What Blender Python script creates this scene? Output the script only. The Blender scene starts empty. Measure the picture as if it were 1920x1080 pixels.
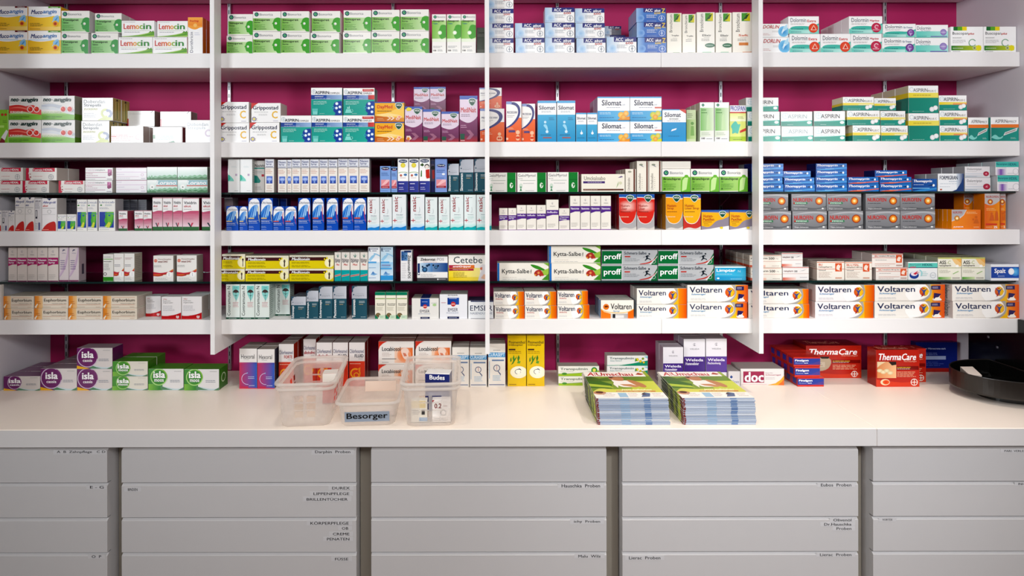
import bpy, math, random
from mathutils import Matrix, Vector
random.seed(7)
R_ = math.radians
scene = bpy.context.scene
col = scene.collection

# ------------------------------------------------------------------ camera
F, CX, CY, EYE = 1084.0, 913.0, 360.0, 1.65      # lens in pixels, vanishing point, eye height
DB, DS, DF, DC, DD = 2.45, 2.158, 2.103, 1.832, 1.852   # distances: back wall, shelf fronts, fins, worktop front, drawers
cam_d = bpy.data.cameras.new('camera')
cam = bpy.data.objects.new('camera', cam_d)
col.objects.link(cam)
cam_d.sensor_width = 36.0
cam_d.lens = F / 1920 * 36.0
cam_d.shift_x = (960 - CX) / 1920
cam_d.shift_y = (CY - 540) / 1920
cam_d.clip_start = 0.05
cam.matrix_world = Matrix.Translation((0, 0, EYE)) @ Matrix.Rotation(R_(90), 4, 'X') @ Matrix.Rotation(-0.0018, 4, 'Z')
scene.camera = cam

# ------------------------------------------------------------------ light and exposure
scene.view_settings.view_transform = 'Standard'
scene.view_settings.look = 'None'
scene.view_settings.exposure = -0.16
scene.view_settings.gamma = 1.0
scene.view_settings.use_curve_mapping = False
world = bpy.data.worlds.new('room_air')
scene.world = world
world.use_nodes = True
wb = world.node_tree.nodes['Background']
wb.inputs[0].default_value = (0.95, 0.97, 1.0, 1)
wb.inputs[1].default_value = 0.04

def area(name, loc, target, sx, sy, power, colr=(1, 1, 1), spread=180):
    l = bpy.data.lights.new(name, 'AREA')
    l.shape = 'RECTANGLE'
    l.size, l.size_y = sx, sy
    l.energy = power
    l.color = colr
    l.spread = R_(spread)
    o = bpy.data.objects.new(name, l)
    col.objects.link(o)
    o.location = loc
    d = Vector(target) - Vector(loc)
    o.rotation_euler = d.to_track_quat('-Z', 'Y').to_euler()
    return o

def spot(name, loc, target, power, angle, blend, size, colr=(1, 1, 1)):
    l = bpy.data.lights.new(name, 'SPOT')
    l.energy = power
    l.color = colr
    l.spot_size = R_(angle)
    l.spot_blend = blend
    l.shadow_soft_size = size
    o = bpy.data.objects.new(name, l)
    col.objects.link(o)
    o.location = loc
    d = Vector(target) - Vector(loc)
    o.rotation_euler = d.to_track_quat('-Z', 'Y').to_euler()
    return o

# shop windows behind the camera, to the left and the right
area('window_daylight', (-3.75, -2.1, 2.40), (0.1, 2.1, 1.95), 1.1, 0.75, 21, (0.93, 0.97, 1.0), 70)
area('window_daylight', (3.35, -2.1, 2.25), (0.75, 2.1, 1.35), 0.8, 0.6, 9, (0.92, 0.96, 1.0), 90)
# warm downlights in the ceiling above the worktop edge
for x, p in ((-0.5, 23), (0.35, 21), (1.15, 50)):
    spot('ceiling_spot', (x, 1.5, 2.76), (x, 1.62, 0.9), p, 84, 0.75, 0.05, (1.0, 0.92, 0.82))
# added soft fill over the shop floor and two ceiling floods on the shelves
area('room_fill', (0.6, -0.5, 2.78), (0.6, 1.7, 1.2), 2.6, 1.0, 86, (1.0, 0.985, 0.98))  # fill light added for soft room brightness
spot('flood_spot', (-1.0, -0.2, 2.7), (-0.7, 2.15, 1.75), 22, 62, 0.8, 0.08, (0.97, 0.98, 1.0))
spot('flood_spot', (1.3, -0.4, 2.72), (0.95, 1.85, 0.80), 125, 38, 1.0, 0.08, (0.93, 0.965, 1.0))  # cool spot added to brighten the upper right drawers
spot('flood_spot', (1.6, -0.2, 2.7), (1.4, 2.15, 1.65), 27, 62, 0.8, 0.08, (0.97, 0.98, 1.0))

# ------------------------------------------------------------------ helpers
def wx(px, d): return (px - CX) * d / F
def wz(py, d): return EYE - (py - CY) * d / F

def lin(h):
    if not isinstance(h, str): return tuple(h) + ((1.0,) if len(h) == 3 else ())
    h = h.lstrip('#')
    if len(h) == 3: h = ''.join(c * 2 for c in h)
    o = []
    for i in (0, 2, 4):
        c = int(h[i:i + 2], 16) / 255
        o.append(c / 12.92 if c <= 0.04045 else ((c + 0.055) / 1.055) ** 2.4)
    return tuple(o) + (1.0,)

def material(name, colr, rough=0.5, spec=0.5, metal=0.0, noise=0.0, nscale=20.0, bump=0.0, attr=False, stretch=None, rvar=0.0):
    m = bpy.data.materials.new(name)
    m.use_nodes = True
    nt = m.node_tree
    b = nt.nodes['Principled BSDF']
    b.inputs['Roughness'].default_value = rough
    b.inputs['Specular IOR Level'].default_value = spec
    b.inputs['Metallic'].default_value = metal
    tc = nt.nodes.new('ShaderNodeTexCoord')
    mp = nt.nodes.new('ShaderNodeMapping')
    nt.links.new(tc.outputs['Object'], mp.inputs[0])
    if stretch: mp.inputs['Scale'].default_value = stretch
    n = nt.nodes.new('ShaderNodeTexNoise')
    n.inputs['Scale'].default_value = nscale
    n.inputs['Detail'].default_value = 4
    nt.links.new(mp.outputs[0], n.inputs['Vector'])
    if attr:
        a = nt.nodes.new('ShaderNodeAttribute')
        a.attribute_name = 'Col'
        gm = nt.nodes.new('ShaderNodeGamma')            # denser printing inks
        gm.inputs[1].default_value = 1.25
        nt.links.new(a.outputs['Color'], gm.inputs[0])
        nt.links.new(gm.outputs[0], b.inputs['Base Color'])
    elif noise:
        mx = nt.nodes.new('ShaderNodeMix')
        mx.data_type = 'RGBA'
        c = lin(colr)
        mx.inputs[6].default_value = tuple(v * (1 - noise) for v in c[:3]) + (1,)
        mx.inputs[7].default_value = tuple(min(1, v * (1 + noise)) for v in c[:3]) + (1,)
        nt.links.new(n.outputs[0], mx.inputs[0])
        nt.links.new(mx.outputs[2], b.inputs['Base Color'])
    else:
        b.inputs['Base Color'].default_value = lin(colr)
    if rvar:
        mr = nt.nodes.new('ShaderNodeMapRange')
        mr.inputs['To Min'].default_value = rough - rvar
        mr.inputs['To Max'].default_value = rough + rvar
        nt.links.new(n.outputs[0], mr.inputs[0])
        nt.links.new(mr.outputs[0], b.inputs['Roughness'])
    if bump:
        bp = nt.nodes.new('ShaderNodeBump')
        bp.inputs['Strength'].default_value = bump
        bp.inputs['Distance'].default_value = 0.001
        nt.links.new(n.outputs[0], bp.inputs['Height'])
        nt.links.new(bp.outputs[0], b.inputs['Normal'])
    return m

M = {}
M['laminate'] = material('white laminate', '#eceaea', 0.42, 0.4, noise=0.012, nscale=6, rvar=0.05)
M['worktop'] = material('pale worktop laminate', '#f8ebde', 0.38, 0.4, noise=0.012, nscale=9, rvar=0.05)
M['edge'] = material('grey laminate edge', '#d2cfcf', 0.4, 0.4, noise=0.012, nscale=9)
M['magenta'] = material('magenta painted wall', '#aa1c5a', 0.6, 0.25, noise=0.04, nscale=3, rvar=0.05)
M['sidewall'] = material('pale lavender grey paint', '#cfcbd2', 0.6, 0.3, noise=0.015, nscale=4)
M['plaster'] = material('white ceiling paint', '#e8e6e2', 0.8, 0.2, noise=0.01, nscale=4)
M['floor'] = material('warm brown floor', '#8a6a50', 0.4, 0.4, noise=0.15, nscale=5, stretch=(1, 8, 1))
M['drawer'] = material('light grey drawer lacquer', '#c3c1c2', 0.32, 0.45, noise=0.012, nscale=12, rvar=0.04, bump=0.02)
M['carcass'] = material('grey beige carcass board', '#9b9488', 0.5, 0.35, noise=0.03, nscale=6)
M['steel'] = material('brushed steel', '#b9bcc0', 0.32, 0.5, metal=0.9, noise=0.05, nscale=40, stretch=(1, 1, 30))
M['dark'] = material('dark slot', '#101012', 0.7, 0.2, noise=0.1)
M['carton'] = material('printed carton', '#fff', 0.22, 0.34, attr=True, rvar=0.006, nscale=60)
M['gloss'] = material('glossy printed carton', '#fff', 0.2, 0.55, attr=True, rvar=0.006, nscale=60)
M['paper'] = material('printed paper', '#fff', 0.45, 0.3, attr=True, rvar=0.006, nscale=60)
M['black'] = material('black glossy plastic', '#060606', 0.22, 0.5, noise=0.1, nscale=30, rvar=0.05)
M['blackrim'] = material('black brown rim plastic', '#1b1613', 0.3, 0.5, noise=0.2, nscale=20, rvar=0.06)
g = bpy.data.materials.new('green tinted glass'); g.use_nodes = True
gb = g.node_tree.nodes['Principled BSDF']
gb.inputs['Base Color'].default_value = lin('#7fb0a6'); gb.inputs['Roughness'].default_value = 0.03
gb.inputs['Transmission Weight'].default_value = 1.0; gb.inputs['IOR'].default_value = 1.5
M['glass'] = g
g2 = bpy.data.materials.new('dark green glass edge'); g2.use_nodes = True
gb = g2.node_tree.nodes['Principled BSDF']
gb.inputs['Base Color'].default_value = lin('#0c2422'); gb.inputs['Roughness'].default_value = 0.15
M['glassedge'] = g2
def milky(name, lo, hi):
    pl = bpy.data.materials.new(name); pl.use_nodes = True
    nt = pl.node_tree; pb = nt.nodes['Principled BSDF']
    pb.inputs['Base Color'].default_value = lin('#fdf8f4'); pb.inputs['Roughness'].default_value = 0.25
    tr = nt.nodes.new('ShaderNodeBsdfTransparent'); tr.inputs[0].default_value = (1.0, 0.99, 0.98, 1)
    tl = nt.nodes.new('ShaderNodeBsdfTranslucent'); tl.inputs[0].default_value = lin('#fffaf5')
    m1 = nt.nodes.new('ShaderNodeMixShader'); m2 = nt.nodes.new('ShaderNodeMixShader')
    no = nt.nodes.new('ShaderNodeTexNoise'); no.inputs['Scale'].default_value = 8
    mr = nt.nodes.new('ShaderNodeMapRange'); mr.inputs['To Min'].default_value = lo; mr.inputs['To Max'].default_value = hi
    nt.links.new(no.outputs[0], mr.inputs[0])
    m1.inputs[0].default_value = 0.5
    nt.links.new(pb.outputs[0], m1.inputs[1]); nt.links.new(tl.outputs[0], m1.inputs[2])
    nt.links.new(mr.outputs[0], m2.inputs[0])
    nt.links.new(tr.outputs[0], m2.inputs[1]); nt.links.new(m1.outputs[0], m2.inputs[2])
    nt.links.new(m2.outputs[0], nt.nodes['Material Output'].inputs['Surface'])
    return pl
M['plastic'] = milky('translucent milky plastic', 0.27, 0.35)
M['plasticrim'] = milky('translucent milky rim plastic', 0.42, 0.5)

def tag(o, label=None, cat=None, group=None, kind=None):
    if label: o['label'] = label
    if cat: o['category'] = cat
    if group: o['group'] = group
    if kind: o['kind'] = kind
    return o

def empty(name, loc, rz=0.0):
    o = bpy.data.objects.new(name, None)
    o.empty_display_size = 0.05
    o.location = loc
    o.rotation_euler = (0, 0, rz)
    col.objects.link(o)
    return o

class MB:
    """collects coloured polygons for ONE mesh"""
    def __init__(s):
        s.v, s.f, s.c = [], [], []
    def poly(s, pts, c):
        i = len(s.v)
        s.v += [tuple(p) for p in pts]
        s.f.append(tuple(range(i, i + len(pts))))
        if isinstance(c, list): s.c += [lin(x) for x in c]
        else: s.c += [lin(c)] * len(pts)
    def tris(s, pts, faces, c):
        i = len(s.v)
        s.v += [tuple(p) for p in pts]
        s.f += [tuple(i + k for k in f) for f in faces]
        if isinstance(c, list): s.c += c
        else: s.c += [lin(c)] * len(pts)
    def box(s, x0, x1, y0, y1, z0, z1, c='#fff', b=0.0, cols=None):
        """chamfered box; cols: dict for faces x- x+ y- y+ z- z+"""
        cols = cols or {}
        lo, hi = (x0, y0, z0), (x1, y1, z1)
        b = min(b, (x1 - x0) * .3, (y1 - y0) * .3, (z1 - z0) * .3)
        def corner(sx, sy, sz, ax):
            p = []
            for i, sg in enumerate((sx, sy, sz)):
                e = lo[i] if sg < 0 else hi[i]
                if i != ax and b: e += b if sg < 0 else -b
                p.append(e)
            return tuple(p)
        C = lambda k: cols.get(k, c)
        q = {0: ((-1, -1), (1, -1), (1, 1), (-1, 1))}[0]
        for ax in range(3):
            o1, o2 = [(1, 2), (2, 0), (0, 1)][ax]
            for sg in (-1, 1):
                pts = []
                for a, d in (q if sg > 0 else q[::-1]):
                    t = [0, 0, 0]; t[ax] = sg; t[o1] = a; t[o2] = d
                    pts.append(corner(*t, ax))
                s.poly(pts, C('xyz'[ax] + ('-' if sg < 0 else '+')))
        if b:
            for ax in range(3):               # 12 edges along axis ax
                o1, o2 = [(1, 2), (2, 0), (0, 1)][ax]
                for s1 in (-1, 1):
                    for s2 in (-1, 1):
                        t0 = [0, 0, 0]; t0[ax] = -1; t0[o1] = s1; t0[o2] = s2
                        t1 = list(t0); t1[ax] = 1
                        pts = [corner(*t0, o1), corner(*t1, o1), corner(*t1, o2), corner(*t0, o2)]
                        if s1 * s2 > 0: pts = pts[::-1]
                        ck = 'xyz'[o1] + ('-' if s1 < 0 else '+')
                        ck2 = 'xyz'[o2] + ('-' if s2 < 0 else '+')
                        s.poly(pts, C('y-') if 'y-' in (ck, ck2) else C(ck))
            for sx in (-1, 1):
                for sy in (-1, 1):
                    for sz in (-1, 1):
                        pts = [corner(sx, sy, sz, 0), corner(sx, sy, sz, 1), corner(sx, sy, sz, 2)]
                        if sx * sy * sz < 0: pts = pts[::-1]
                        s.poly(pts, C('y-' if sy < 0 else 'y+'))
    def mesh(s, name, mat):
        me = bpy.data.meshes.new(name)
        me.from_pydata(s.v, [], s.f)
        at = me.color_attributes.new('Col', 'FLOAT_COLOR', 'POINT')
        flat = [x for c in s.c for x in c]
        at.data.foreach_set('color', flat)
        for m in (mat if isinstance(mat, (list, tuple)) else [mat]):
            me.materials.append(m)
        me.update()
        return me
    def build(s, name, mat, parent=None, loc=(0, 0, 0), rz=0.0):
        o = bpy.data.objects.new(name, s.mesh(name, mat))
        o.location = loc
        o.rotation_euler = (0, 0, rz)
        col.objects.link(o)
        if parent: o.parent = parent
        return o

# text as flat polygons, cached, normalised to a unit box
_TX = {}
def text_geo(t, bold=False, ital=False):
    k = (t, bold, ital)
    if k in _TX: return _TX[k]
    cu = bpy.data.curves.new('lettering', 'FONT')
    cu.body = t
    cu.resolution_u = 2
    cu.fill_mode = 'BOTH'
    if ital: cu.shear = 0.25
    o = bpy.data.objects.new('lettering', cu)
    me = bpy.data.meshes.new_from_object(o)
    vs = [(v.co.x, v.co.y) for v in me.vertices]
    fs = [tuple(p.vertices) for p in me.polygons]
    bpy.data.objects.remove(o); bpy.data.curves.remove(cu); bpy.data.meshes.remove(me)
    if bold:                                        # heavier strokes: the same letters laid over one another, slightly shifted
        d = .020 if bold is True else bold * .9
        n, v0, f0 = len(vs), vs, fs
        vs, fs = [], []
        for q, (dx, dy) in enumerate(((-d, -d * .5), (d, -d * .5), (-d, d * .5), (d, d * .5))):
            vs += [(x + dx, y + dy, q) for x, y in v0]
            fs += [tuple(i + q * n for i in f) for f in f0]
    x0 = min(v[0] for v in vs); x1 = max(v[0] for v in vs)
    y0 = min(v[1] for v in vs); y1 = max(v[1] for v in vs)
    vs = [((v[0] - x0) / (x1 - x0 or 1), (v[1] - y0) / (y1 - y0 or 1), (v[2] if len(v) > 2 else 0) * .00002) for v in vs]
    _TX[k] = (vs, fs)
    return _TX[k]

# ------------------------------------------------------------------ print language for carton fronts
# every print is a tuple; (u, v) run 0..1 across and up the front
def R(u0, v0, u1, v1, c, c2=None, d='h'): return ('R', u0, v0, u1, v1, c, c2, d)
def P(pts, c): return ('P', pts, c)
def E(u, v, r, c, c2=None, asp=1.0): return ('E', u, v, r, c, c2, asp)     # r as a share of the front's height
def O(u, v, r, w, c, a0=0, a1=360, asp=1.0): return ('O', u, v, r, w, c, a0, a1, asp)
def T(t, u0, v0, u1, v1, c, b=False, i=False, rot=0): return ('T', t, u0, v0, u1, v1, c, b, i, rot)
def L(u0, v0, u1, v1, n, c, seed=1): return ('L', u0, v0, u1, v1, n, c, seed)

def rounded(pts):
    """rounds the outline of a print, corners on the carton's edges stay sharp"""
    if not 6 <= len(pts) <= 16: return pts
    for _ in range(2):
        o, n = [], len(pts)
        for i, (u, v) in enumerate(pts):
            if u < .02 or u > .98 or v < .02 or v > .98: o.append((u, v)); continue
            for q in (pts[i - 1], pts[(i + 1) % n]):
                o.append((u + .25 * (q[0] - u), v + .25 * (q[1] - v)))
        pts = o
    return pts

def draw(mb, prims, w, h, y, put=None, step=0.00011):
    """puts the prints on a face: default the front, in the plane y, towards -Y"""
    k = 0
    put0 = put or (lambda u, v, dd: ((u - .5) * w, y - dd, v * h))
    put = lambda u, v, dd: put0(min(.998, max(.002, u)), min(.998, max(.002, v)), dd)
    for p in prims:
        k += 1
        dd = step * k
        t = p[0]
        if t == 'R':
            _, u0, v0, u1, v1, c, c2, d = p
            pts = [put(u0, v0, dd), put(u1, v0, dd), put(u1, v1, dd), put(u0, v1, dd)]
            if c2: cc = [c, c2, c2, c] if d == 'h' else [c, c, c2, c2]
            else: cc = c
            mb.poly(pts, cc)
        elif t == 'P':
            mb.poly([put(u, v, dd) for u, v in rounded(p[1])], p[2])
        elif t == 'E':
            _, u, v, r, c, c2, asp = p
            n = 22
            ru = r * h / w * asp
            ring = [put(u + ru * math.cos(2 * math.pi * i / n), v + r * math.sin(2 * math.pi * i / n), dd) for i in range(n)]
            mb.tris([put(u, v, dd)] + ring, [(0, i + 1, (i + 1) % n + 1) for i in range(n)], [lin(c2 or c)] + [lin(c)] * n)
        elif t == 'O':
            _, u, v, r, wd, c, a0, a1, asp = p
            n = 24
            pts = []
            for i in range(n + 1):
                a = R_(a0 + (a1 - a0) * i / n)
                for q in (r - wd / 2, r + wd / 2):
                    pts.append(put(u + q * h / w * asp * math.cos(a), v + q * math.sin(a), dd))
            mb.tris(pts, [(2 * i, 2 * i + 1, 2 * i + 3, 2 * i + 2) for i in range(n)], c)
        elif t == 'T':
            _, s, u0, v0, u1, v1, c, b, it, rot = p
            vs, fs = text_geo(s, b, it)
            if rot == 90: f = lambda a, q, e: put(u1 - q * (u1 - u0), v0 + a * (v1 - v0), dd + e)
            elif rot == -90: f = lambda a, q, e: put(u0 + q * (u1 - u0), v1 - a * (v1 - v0), dd + e)
            else: f = lambda a, q, e: put(u0 + a * (u1 - u0), v0 + q * (v1 - v0), dd + e)
            mb.tris([f(*v) for v in vs], fs, c)
        elif t == 'L':
            _, u0, v0, u1, v1, n, c, sd = p
            rr = random.Random(sd * 17 + n)
            for i in range(n):
                vm = v1 - (v1 - v0) * (i + .5) / n
                hh = (v1 - v0) / n * .16
                u = u0
                end = u1 - (u1 - u0) * rr.random() * .35
                while u < end:
                    e = min(end, u + (u1 - u0) * (.06 + .16 * rr.random()))
                    mb.poly([put(u, vm - hh, dd), put(e, vm - hh, dd), put(e, vm + hh, dd), put(u, vm + hh, dd)], c)
                    u = e + (u1 - u0) * .025

PR = {}
def prod(key, desc, base, prims, d=.06, name='tablet_carton', cat='carton', top=None, side=None, gl=False, sp=None, tp=None):
    PR[key] = dict(desc=desc, base=base, prims=prims, d=d, name=name, cat=cat, top=top or base, side=side or base, gl=gl, sp=sp, tp=tp, mesh=None)

# ------------------------------------------------------------------ the setting
def sbox(name, x0, x1, y0, y1, z0, z1, mat, b=0.0, kind='structure'):
    mb = MB(); mb.box(x0, x1, y0, y1, z0, z1, '#fff', b)
    o = mb.build(name, M[mat])
    if kind: o['kind'] = kind
    return o
XL, XR = -1.851, 1.991
CTZ = EYE - 0.751                                   # worktop surface
sbox('floor', -4.2, 4.2, -2.6, DB + .05, -0.03, 0.0, 'floor')
sbox('ceiling', -4.2, 4.2, -2.6, DB + .05, 2.82, 2.86, 'plaster')
sbox('wall_back', -2.6, 2.6, DB, DB + .05, 0.0, 2.82, 'magenta')
sbox('wall_left', XL - .03, XL, 1.84, DB, 0.0, 2.82, 'sidewall')
sbox('wall_right', XR, XR + .03, 1.75, DB, 0.0, 2.82, 'sidewall')

# shelf boards: five levels, each of two boards meeting at one seam
LEV = {}
rows = [('top', -39.6 - 27.5, -39.6), ('1', 99, 126.5), ('2', 266, 294), ('3', 432, 460), ('4', 599, 626)]
YB = DB - 0.013
nm = {'top': 'highest white shelf board cut by the top of the photo', '1': 'white shelf board under the green tonsil and cough cartons', '2': 'white shelf board under the teal flu cartons',
      '3': 'white shelf board under the royal blue spray cartons', '4': 'lowest white shelf board above the worktop'}
for k, ya, yb in rows:
    z1, z0 = wz(ya, DS), wz(yb, DS)
    LEV[k] = (z1, z0)
    xs = wx(1240, DS)
    for i, (a, b) in enumerate(((XL + .0008, xs - .0004), (xs + .0004, XR - .0008))):
        mb = MB(); mb.box(a, b, DS, YB, z0, z1, '#fff', .0012)
        o = mb.build('shelf_board', M['laminate'])
        tag(o, nm[k] + (', long left length' if i == 0 else ', short right length'), 'shelf', 'white shelf boards')
LEV['gA'] = (EYE - .0005, EYE - .0075)
gz = wz(527.2, DS + .014)
LEV['gB'] = (gz, gz - .007)
LEV['ct'] = (CTZ, CTZ - .056)

# slotted rails on the back wall
RAILS = [127, 432, 738, 1045, 1350, 1657]
place = ['leftmost, in the first bay', 'behind the left divider', 'left of the middle divider', 'right of the middle divider', 'left of the right divider', 'rightmost, in the last bay']
for i, px in enumerate(RAILS):
    x = wx(px, DB)
    mb = MB(); mb.box(x - .0065, x + .0065, DB - .011, DB - .0005, CTZ + .002, 2.8, '#fff', .001)
    r = mb.build('wall_rail', M['steel'])
    tag(r, 'slotted steel shelf rail on magenta wall, ' + place[i], 'rail', 'slotted rails on the back wall')
    mb = MB()
    z = CTZ + .03
    while z < 2.75:
        mb.box(x - .0016, x + .0016, DB - .0114, DB - .0109, z, z + .018, '#000')
        z += .032
    mb.build('slot_row', M['dark'], r)

# glass shelves, one pane for each bay, on steel brackets
FINX = [(wx(394, DF), wx(402, DF)), (wx(909.4, DF), wx(917.6, DF)), (wx(1423, DF), wx(1431, DF))]
bx_ = [XL + .004] + [(a + b) / 2 for a, b in FINX] + [XR - .004]
bayname = ['first bay from the left', 'second bay', 'third bay', 'last bay on the right']
for lv, nme in (('gA', 'upper'), ('gB', 'lower')):
    z1, z0 = LEV[lv]
    for b in range(4):
        SHORT = 0
        x0, x1 = bx_[b] + .001, bx_[b + 1] - .001
        root = empty('glass_shelf', ((x0 + x1) / 2, DS + .014, z0))
        tag(root, f'{nme} green edged glass shelf in the {bayname[b]}', 'shelf', 'glass shelves between the boards')
        hw = (x1 - x0) / 2
        mb = MB(); mb.box(-hw, hw, .0032, YB - DS - .015, 0, z1 - z0, '#fff')
        mb.build('glass_pane', M['glass'], root)
        mb = MB(); mb.box(-hw, hw, 0, .003, 0, z1 - z0, '#fff')
        mb.build('front_edge', M['glassedge'], root)
        for px in RAILS:
            x = wx(px, DB)
            if x0 < x < x1:
                mb = MB()
                yb_, yf = YB - DS - .018, .165
                for sx in (-.0075,):
                    pts = [(yb_, -.055), (yb_, -.001), (yf, -.001), (yf, -.010)]
                    A = [(x - (x0 + x1) / 2 + sx, p[0], p[1]) for p in pts]
                    B = [(x - (x0 + x1) / 2 + sx + .003, p[0], p[1]) for p in pts]
                    mb.poly(A, '#fff'); mb.poly(B[::-1], '#fff')
                    for j in range(4):
                        mb.poly([A[j], B[j], B[(j + 1) % 4], A[(j + 1) % 4]], '#fff')
                mb.build('bracket', M['steel'], root)

# upright dividers: shallow fins in front of the shelves, full depth below the lowest board
zb4 = LEV['4'][1]
for i, (a, b) in enumerate(FINX):
    prof = [(DF, wz(664, DF)), (DF, 2.79), (DS - .0006, 2.79), (DS - .0006, zb4 - .0006), (YB, zb4 - .0006), (YB, wz(664, DF))]
    mb = MB()
    A = [(a, y, z) for y, z in prof]; B = [(b, y, z) for y, z in prof]
    # two convex pieces for each face
    for S, fl in ((A, 0), (B, 1)):
        q1 = [S[0], S[1], S[2], (S[0][0], DS - .0006, prof[0][1])]
        q2 = [(S[0][0], DS - .0006, prof[0][1]), S[3], S[4], S[5]]
        for q in (q1, q2): mb.poly(q if not fl else q[::-1], '#fff')
    for j in range(6):
        mb.poly([A[j], A[(j + 1) % 6], B[(j + 1) % 6], B[j]], '#fff')
    o = mb.build('shelf_divider', M['laminate'])
    tag(o, ['leftmost', 'middle', 'rightmost'][i] + ' white upright divider running down in front of the shelves', 'divider', 'upright dividers')

# worktop in two lengths
xs = wx(1643, DC)
for i, (a, b) in enumerate(((XL + .001, xs - .0003), (xs + .0003, XR - .001))):
    mb = MB(); mb.box(a, b, DC, YB, CTZ - .056, CTZ, '#fff', .0015)
    o = mb.build('worktop', M['worktop'])
    mb = MB(); mb.box(a + .0005, b - .0005, DC - .0012, DC - .0001, CTZ - .0555, CTZ - .0022, '#fff')
    e_ = mb.build('edge_band', M['edge'], o); e_['label'] = 'grey laminate front edge'
    tag(o, ('long cream white worktop carrying the plastic baskets and magazines', 'short right length of cream worktop carrying the black tray')[i], 'worktop')

# drawer cabinets
ROWH = 65.5 * DD / F
ZT = wz(841, DD)
CABS = [(-165, 200), (227, 667), (695, 1136), (1166, 1608), (1636, 2076)]
clab = ['grey drawer cabinet at the far left, cut by the frame', 'grey drawer cabinet under the large left basket', 'grey drawer cabinet in the middle, right of the baskets', 'grey drawer cabinet below the magazine stacks', 'grey drawer cabinet at the far right, cut by the frame']
# (cabinet, row): list of (text, px0, px1, py0, py1)
DL = {(0, 0): [('A  B  Zahnpflege   C D', 106, 197, 843.5, 849)], (0, 1): [('E - G', 168, 194, 909.5, 914.5)], (0, 3): [('O  P', 171, 189, 1039.5, 1044.5)],
      (1, 0): [('Darphin  Proben', 590, 656, 844, 850.5)], (1, 1): [('DUREX', 622, 655, 912, 917), ('LIPPENPFLEGE', 587, 654, 922.5, 927.5), ('BRILLENTÜCHER', 574, 651, 932, 938), ('BINDEN', 239, 257, 914, 919)],
      (1, 2): [('KÖRPERPFLEGE', 581, 653, 976.5, 983), ('OB', 640, 652, 987.5, 992.5), ('CREME', 623, 654, 998, 1003), ('PENATEN', 612, 654, 1007.5, 1012.5)], (1, 3): [('FÜSSE', 627, 652, 1044, 1050)],
      (2, 1): [('Hauschka  Proben', 1052, 1124, 908, 914)], (2, 2): [('ichy  Proben', 1075, 1124, 975.5, 981.5)], (2, 3): [('Malu  Wilz', 1083, 1125, 1040.5, 1045.5)],
      (3, 1): [('Eubos  Proben', 1538, 1595, 907.5, 913)], (3, 2): [('Olivenöl', 1561, 1595, 973.5, 978.5), ('Dr.Hauschka', 1544, 1595, 981.5, 986.5), ('Proben', 1567, 1595, 989.5, 994.5)], (3, 3): [('Lierac  Proben', 1178, 1237, 1043.5, 1049), ('Lierac  Proben', 1536, 1595, 1038.5, 1043.5)],
      (4, 0): [('PARI  VERLEIHGERÄTE', 1882, 1950, 844.5, 849)], (4, 1): [('INHALATION', 1908, 1950, 907, 911)], (4, 2): [('VORTEX', 1653, 1672, 973.5, 977.5)]}
for ci, (pa, pb) in enumerate(CABS):
    x0, x1 = wx(pa, DD), wx(pb, DD)
    root = empty('drawer_cabinet', ((x0 + x1) / 2, DD, 0))
    tag(root, clab[ci], 'cabinet', 'drawer cabinets under the worktop')
    hw = (x1 - x0) / 2
    mb = MB(); mb.box(-hw + .0015, hw - .0015, .0215, .53, .04, CTZ - .0575, '#fff')
    mb.build('carcass', M['drawer'], root)
    mb = MB(); mb.box(-hw - .001, hw + .001, .056, .5, 0, .039, '#fff')
    mb.build('plinth', M['carcass'], root)
    for r in range(7):
        zt = ZT - r * ROWH
        zb = zt - ROWH + .0052
        mb = MB()
        prof = [(0, zb), (0, zt - .0065), (.008, zt), (.021, zt), (.021, zb)]
        A = [(-hw, y, z) for y, z in prof]; B = [(hw, y, z) for y, z in prof]
        mb.poly(A, '#fff'); mb.poly(B[::-1], '#fff')
        for j in range(5): mb.poly([A[j], B[j], B[(j + 1) % 5], A[(j + 1) % 5]][::-1], '#fff')
        dr = mb.build('drawer', M['drawer'], root)
        for t, p0, p1, q0, q1 in DL.get((ci, r), []):
            u0, u1 = wx(p0, DD) - root.location.x, wx(p1, DD) - root.location.x
            v1, v0 = wz(q0, DD), wz(q1, DD)
            mb = MB()
            mb.box(u0 - .012, min(hw - .002, u1 + .012), -.0006, -.0001, v0 - .0022, v1 + .0022, '#d3d2d4')
            vs, fs = text_geo(t, .012)
            mb.tris([(u0 + a * (u1 - u0), -.0008 - e, v0 + q * (v1 - v0)) for a, q, e in vs], fs, '#26262a')
            s = mb.build('label_strip', M['paper'], dr)
            s['label'] = 'clear label strip with black lettering'
    if ci < 4:
        g0, g1 = wx(pb, DD) + .0005, wx(CABS[ci + 1][0], DD) - .0005
        sbox('trim_%d' % (ci + 1), g0, g1, DD + .058, DD + .08, 0, CTZ - .058, 'carcass')
# ------------------------------------------------------------------ carton designs
W = '#f4f2ee'; W2 = '#fafafa'; GR = '#9aa0a4'; NAVY = '#1d2b57'; INK = '#2b2b2e'

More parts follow.
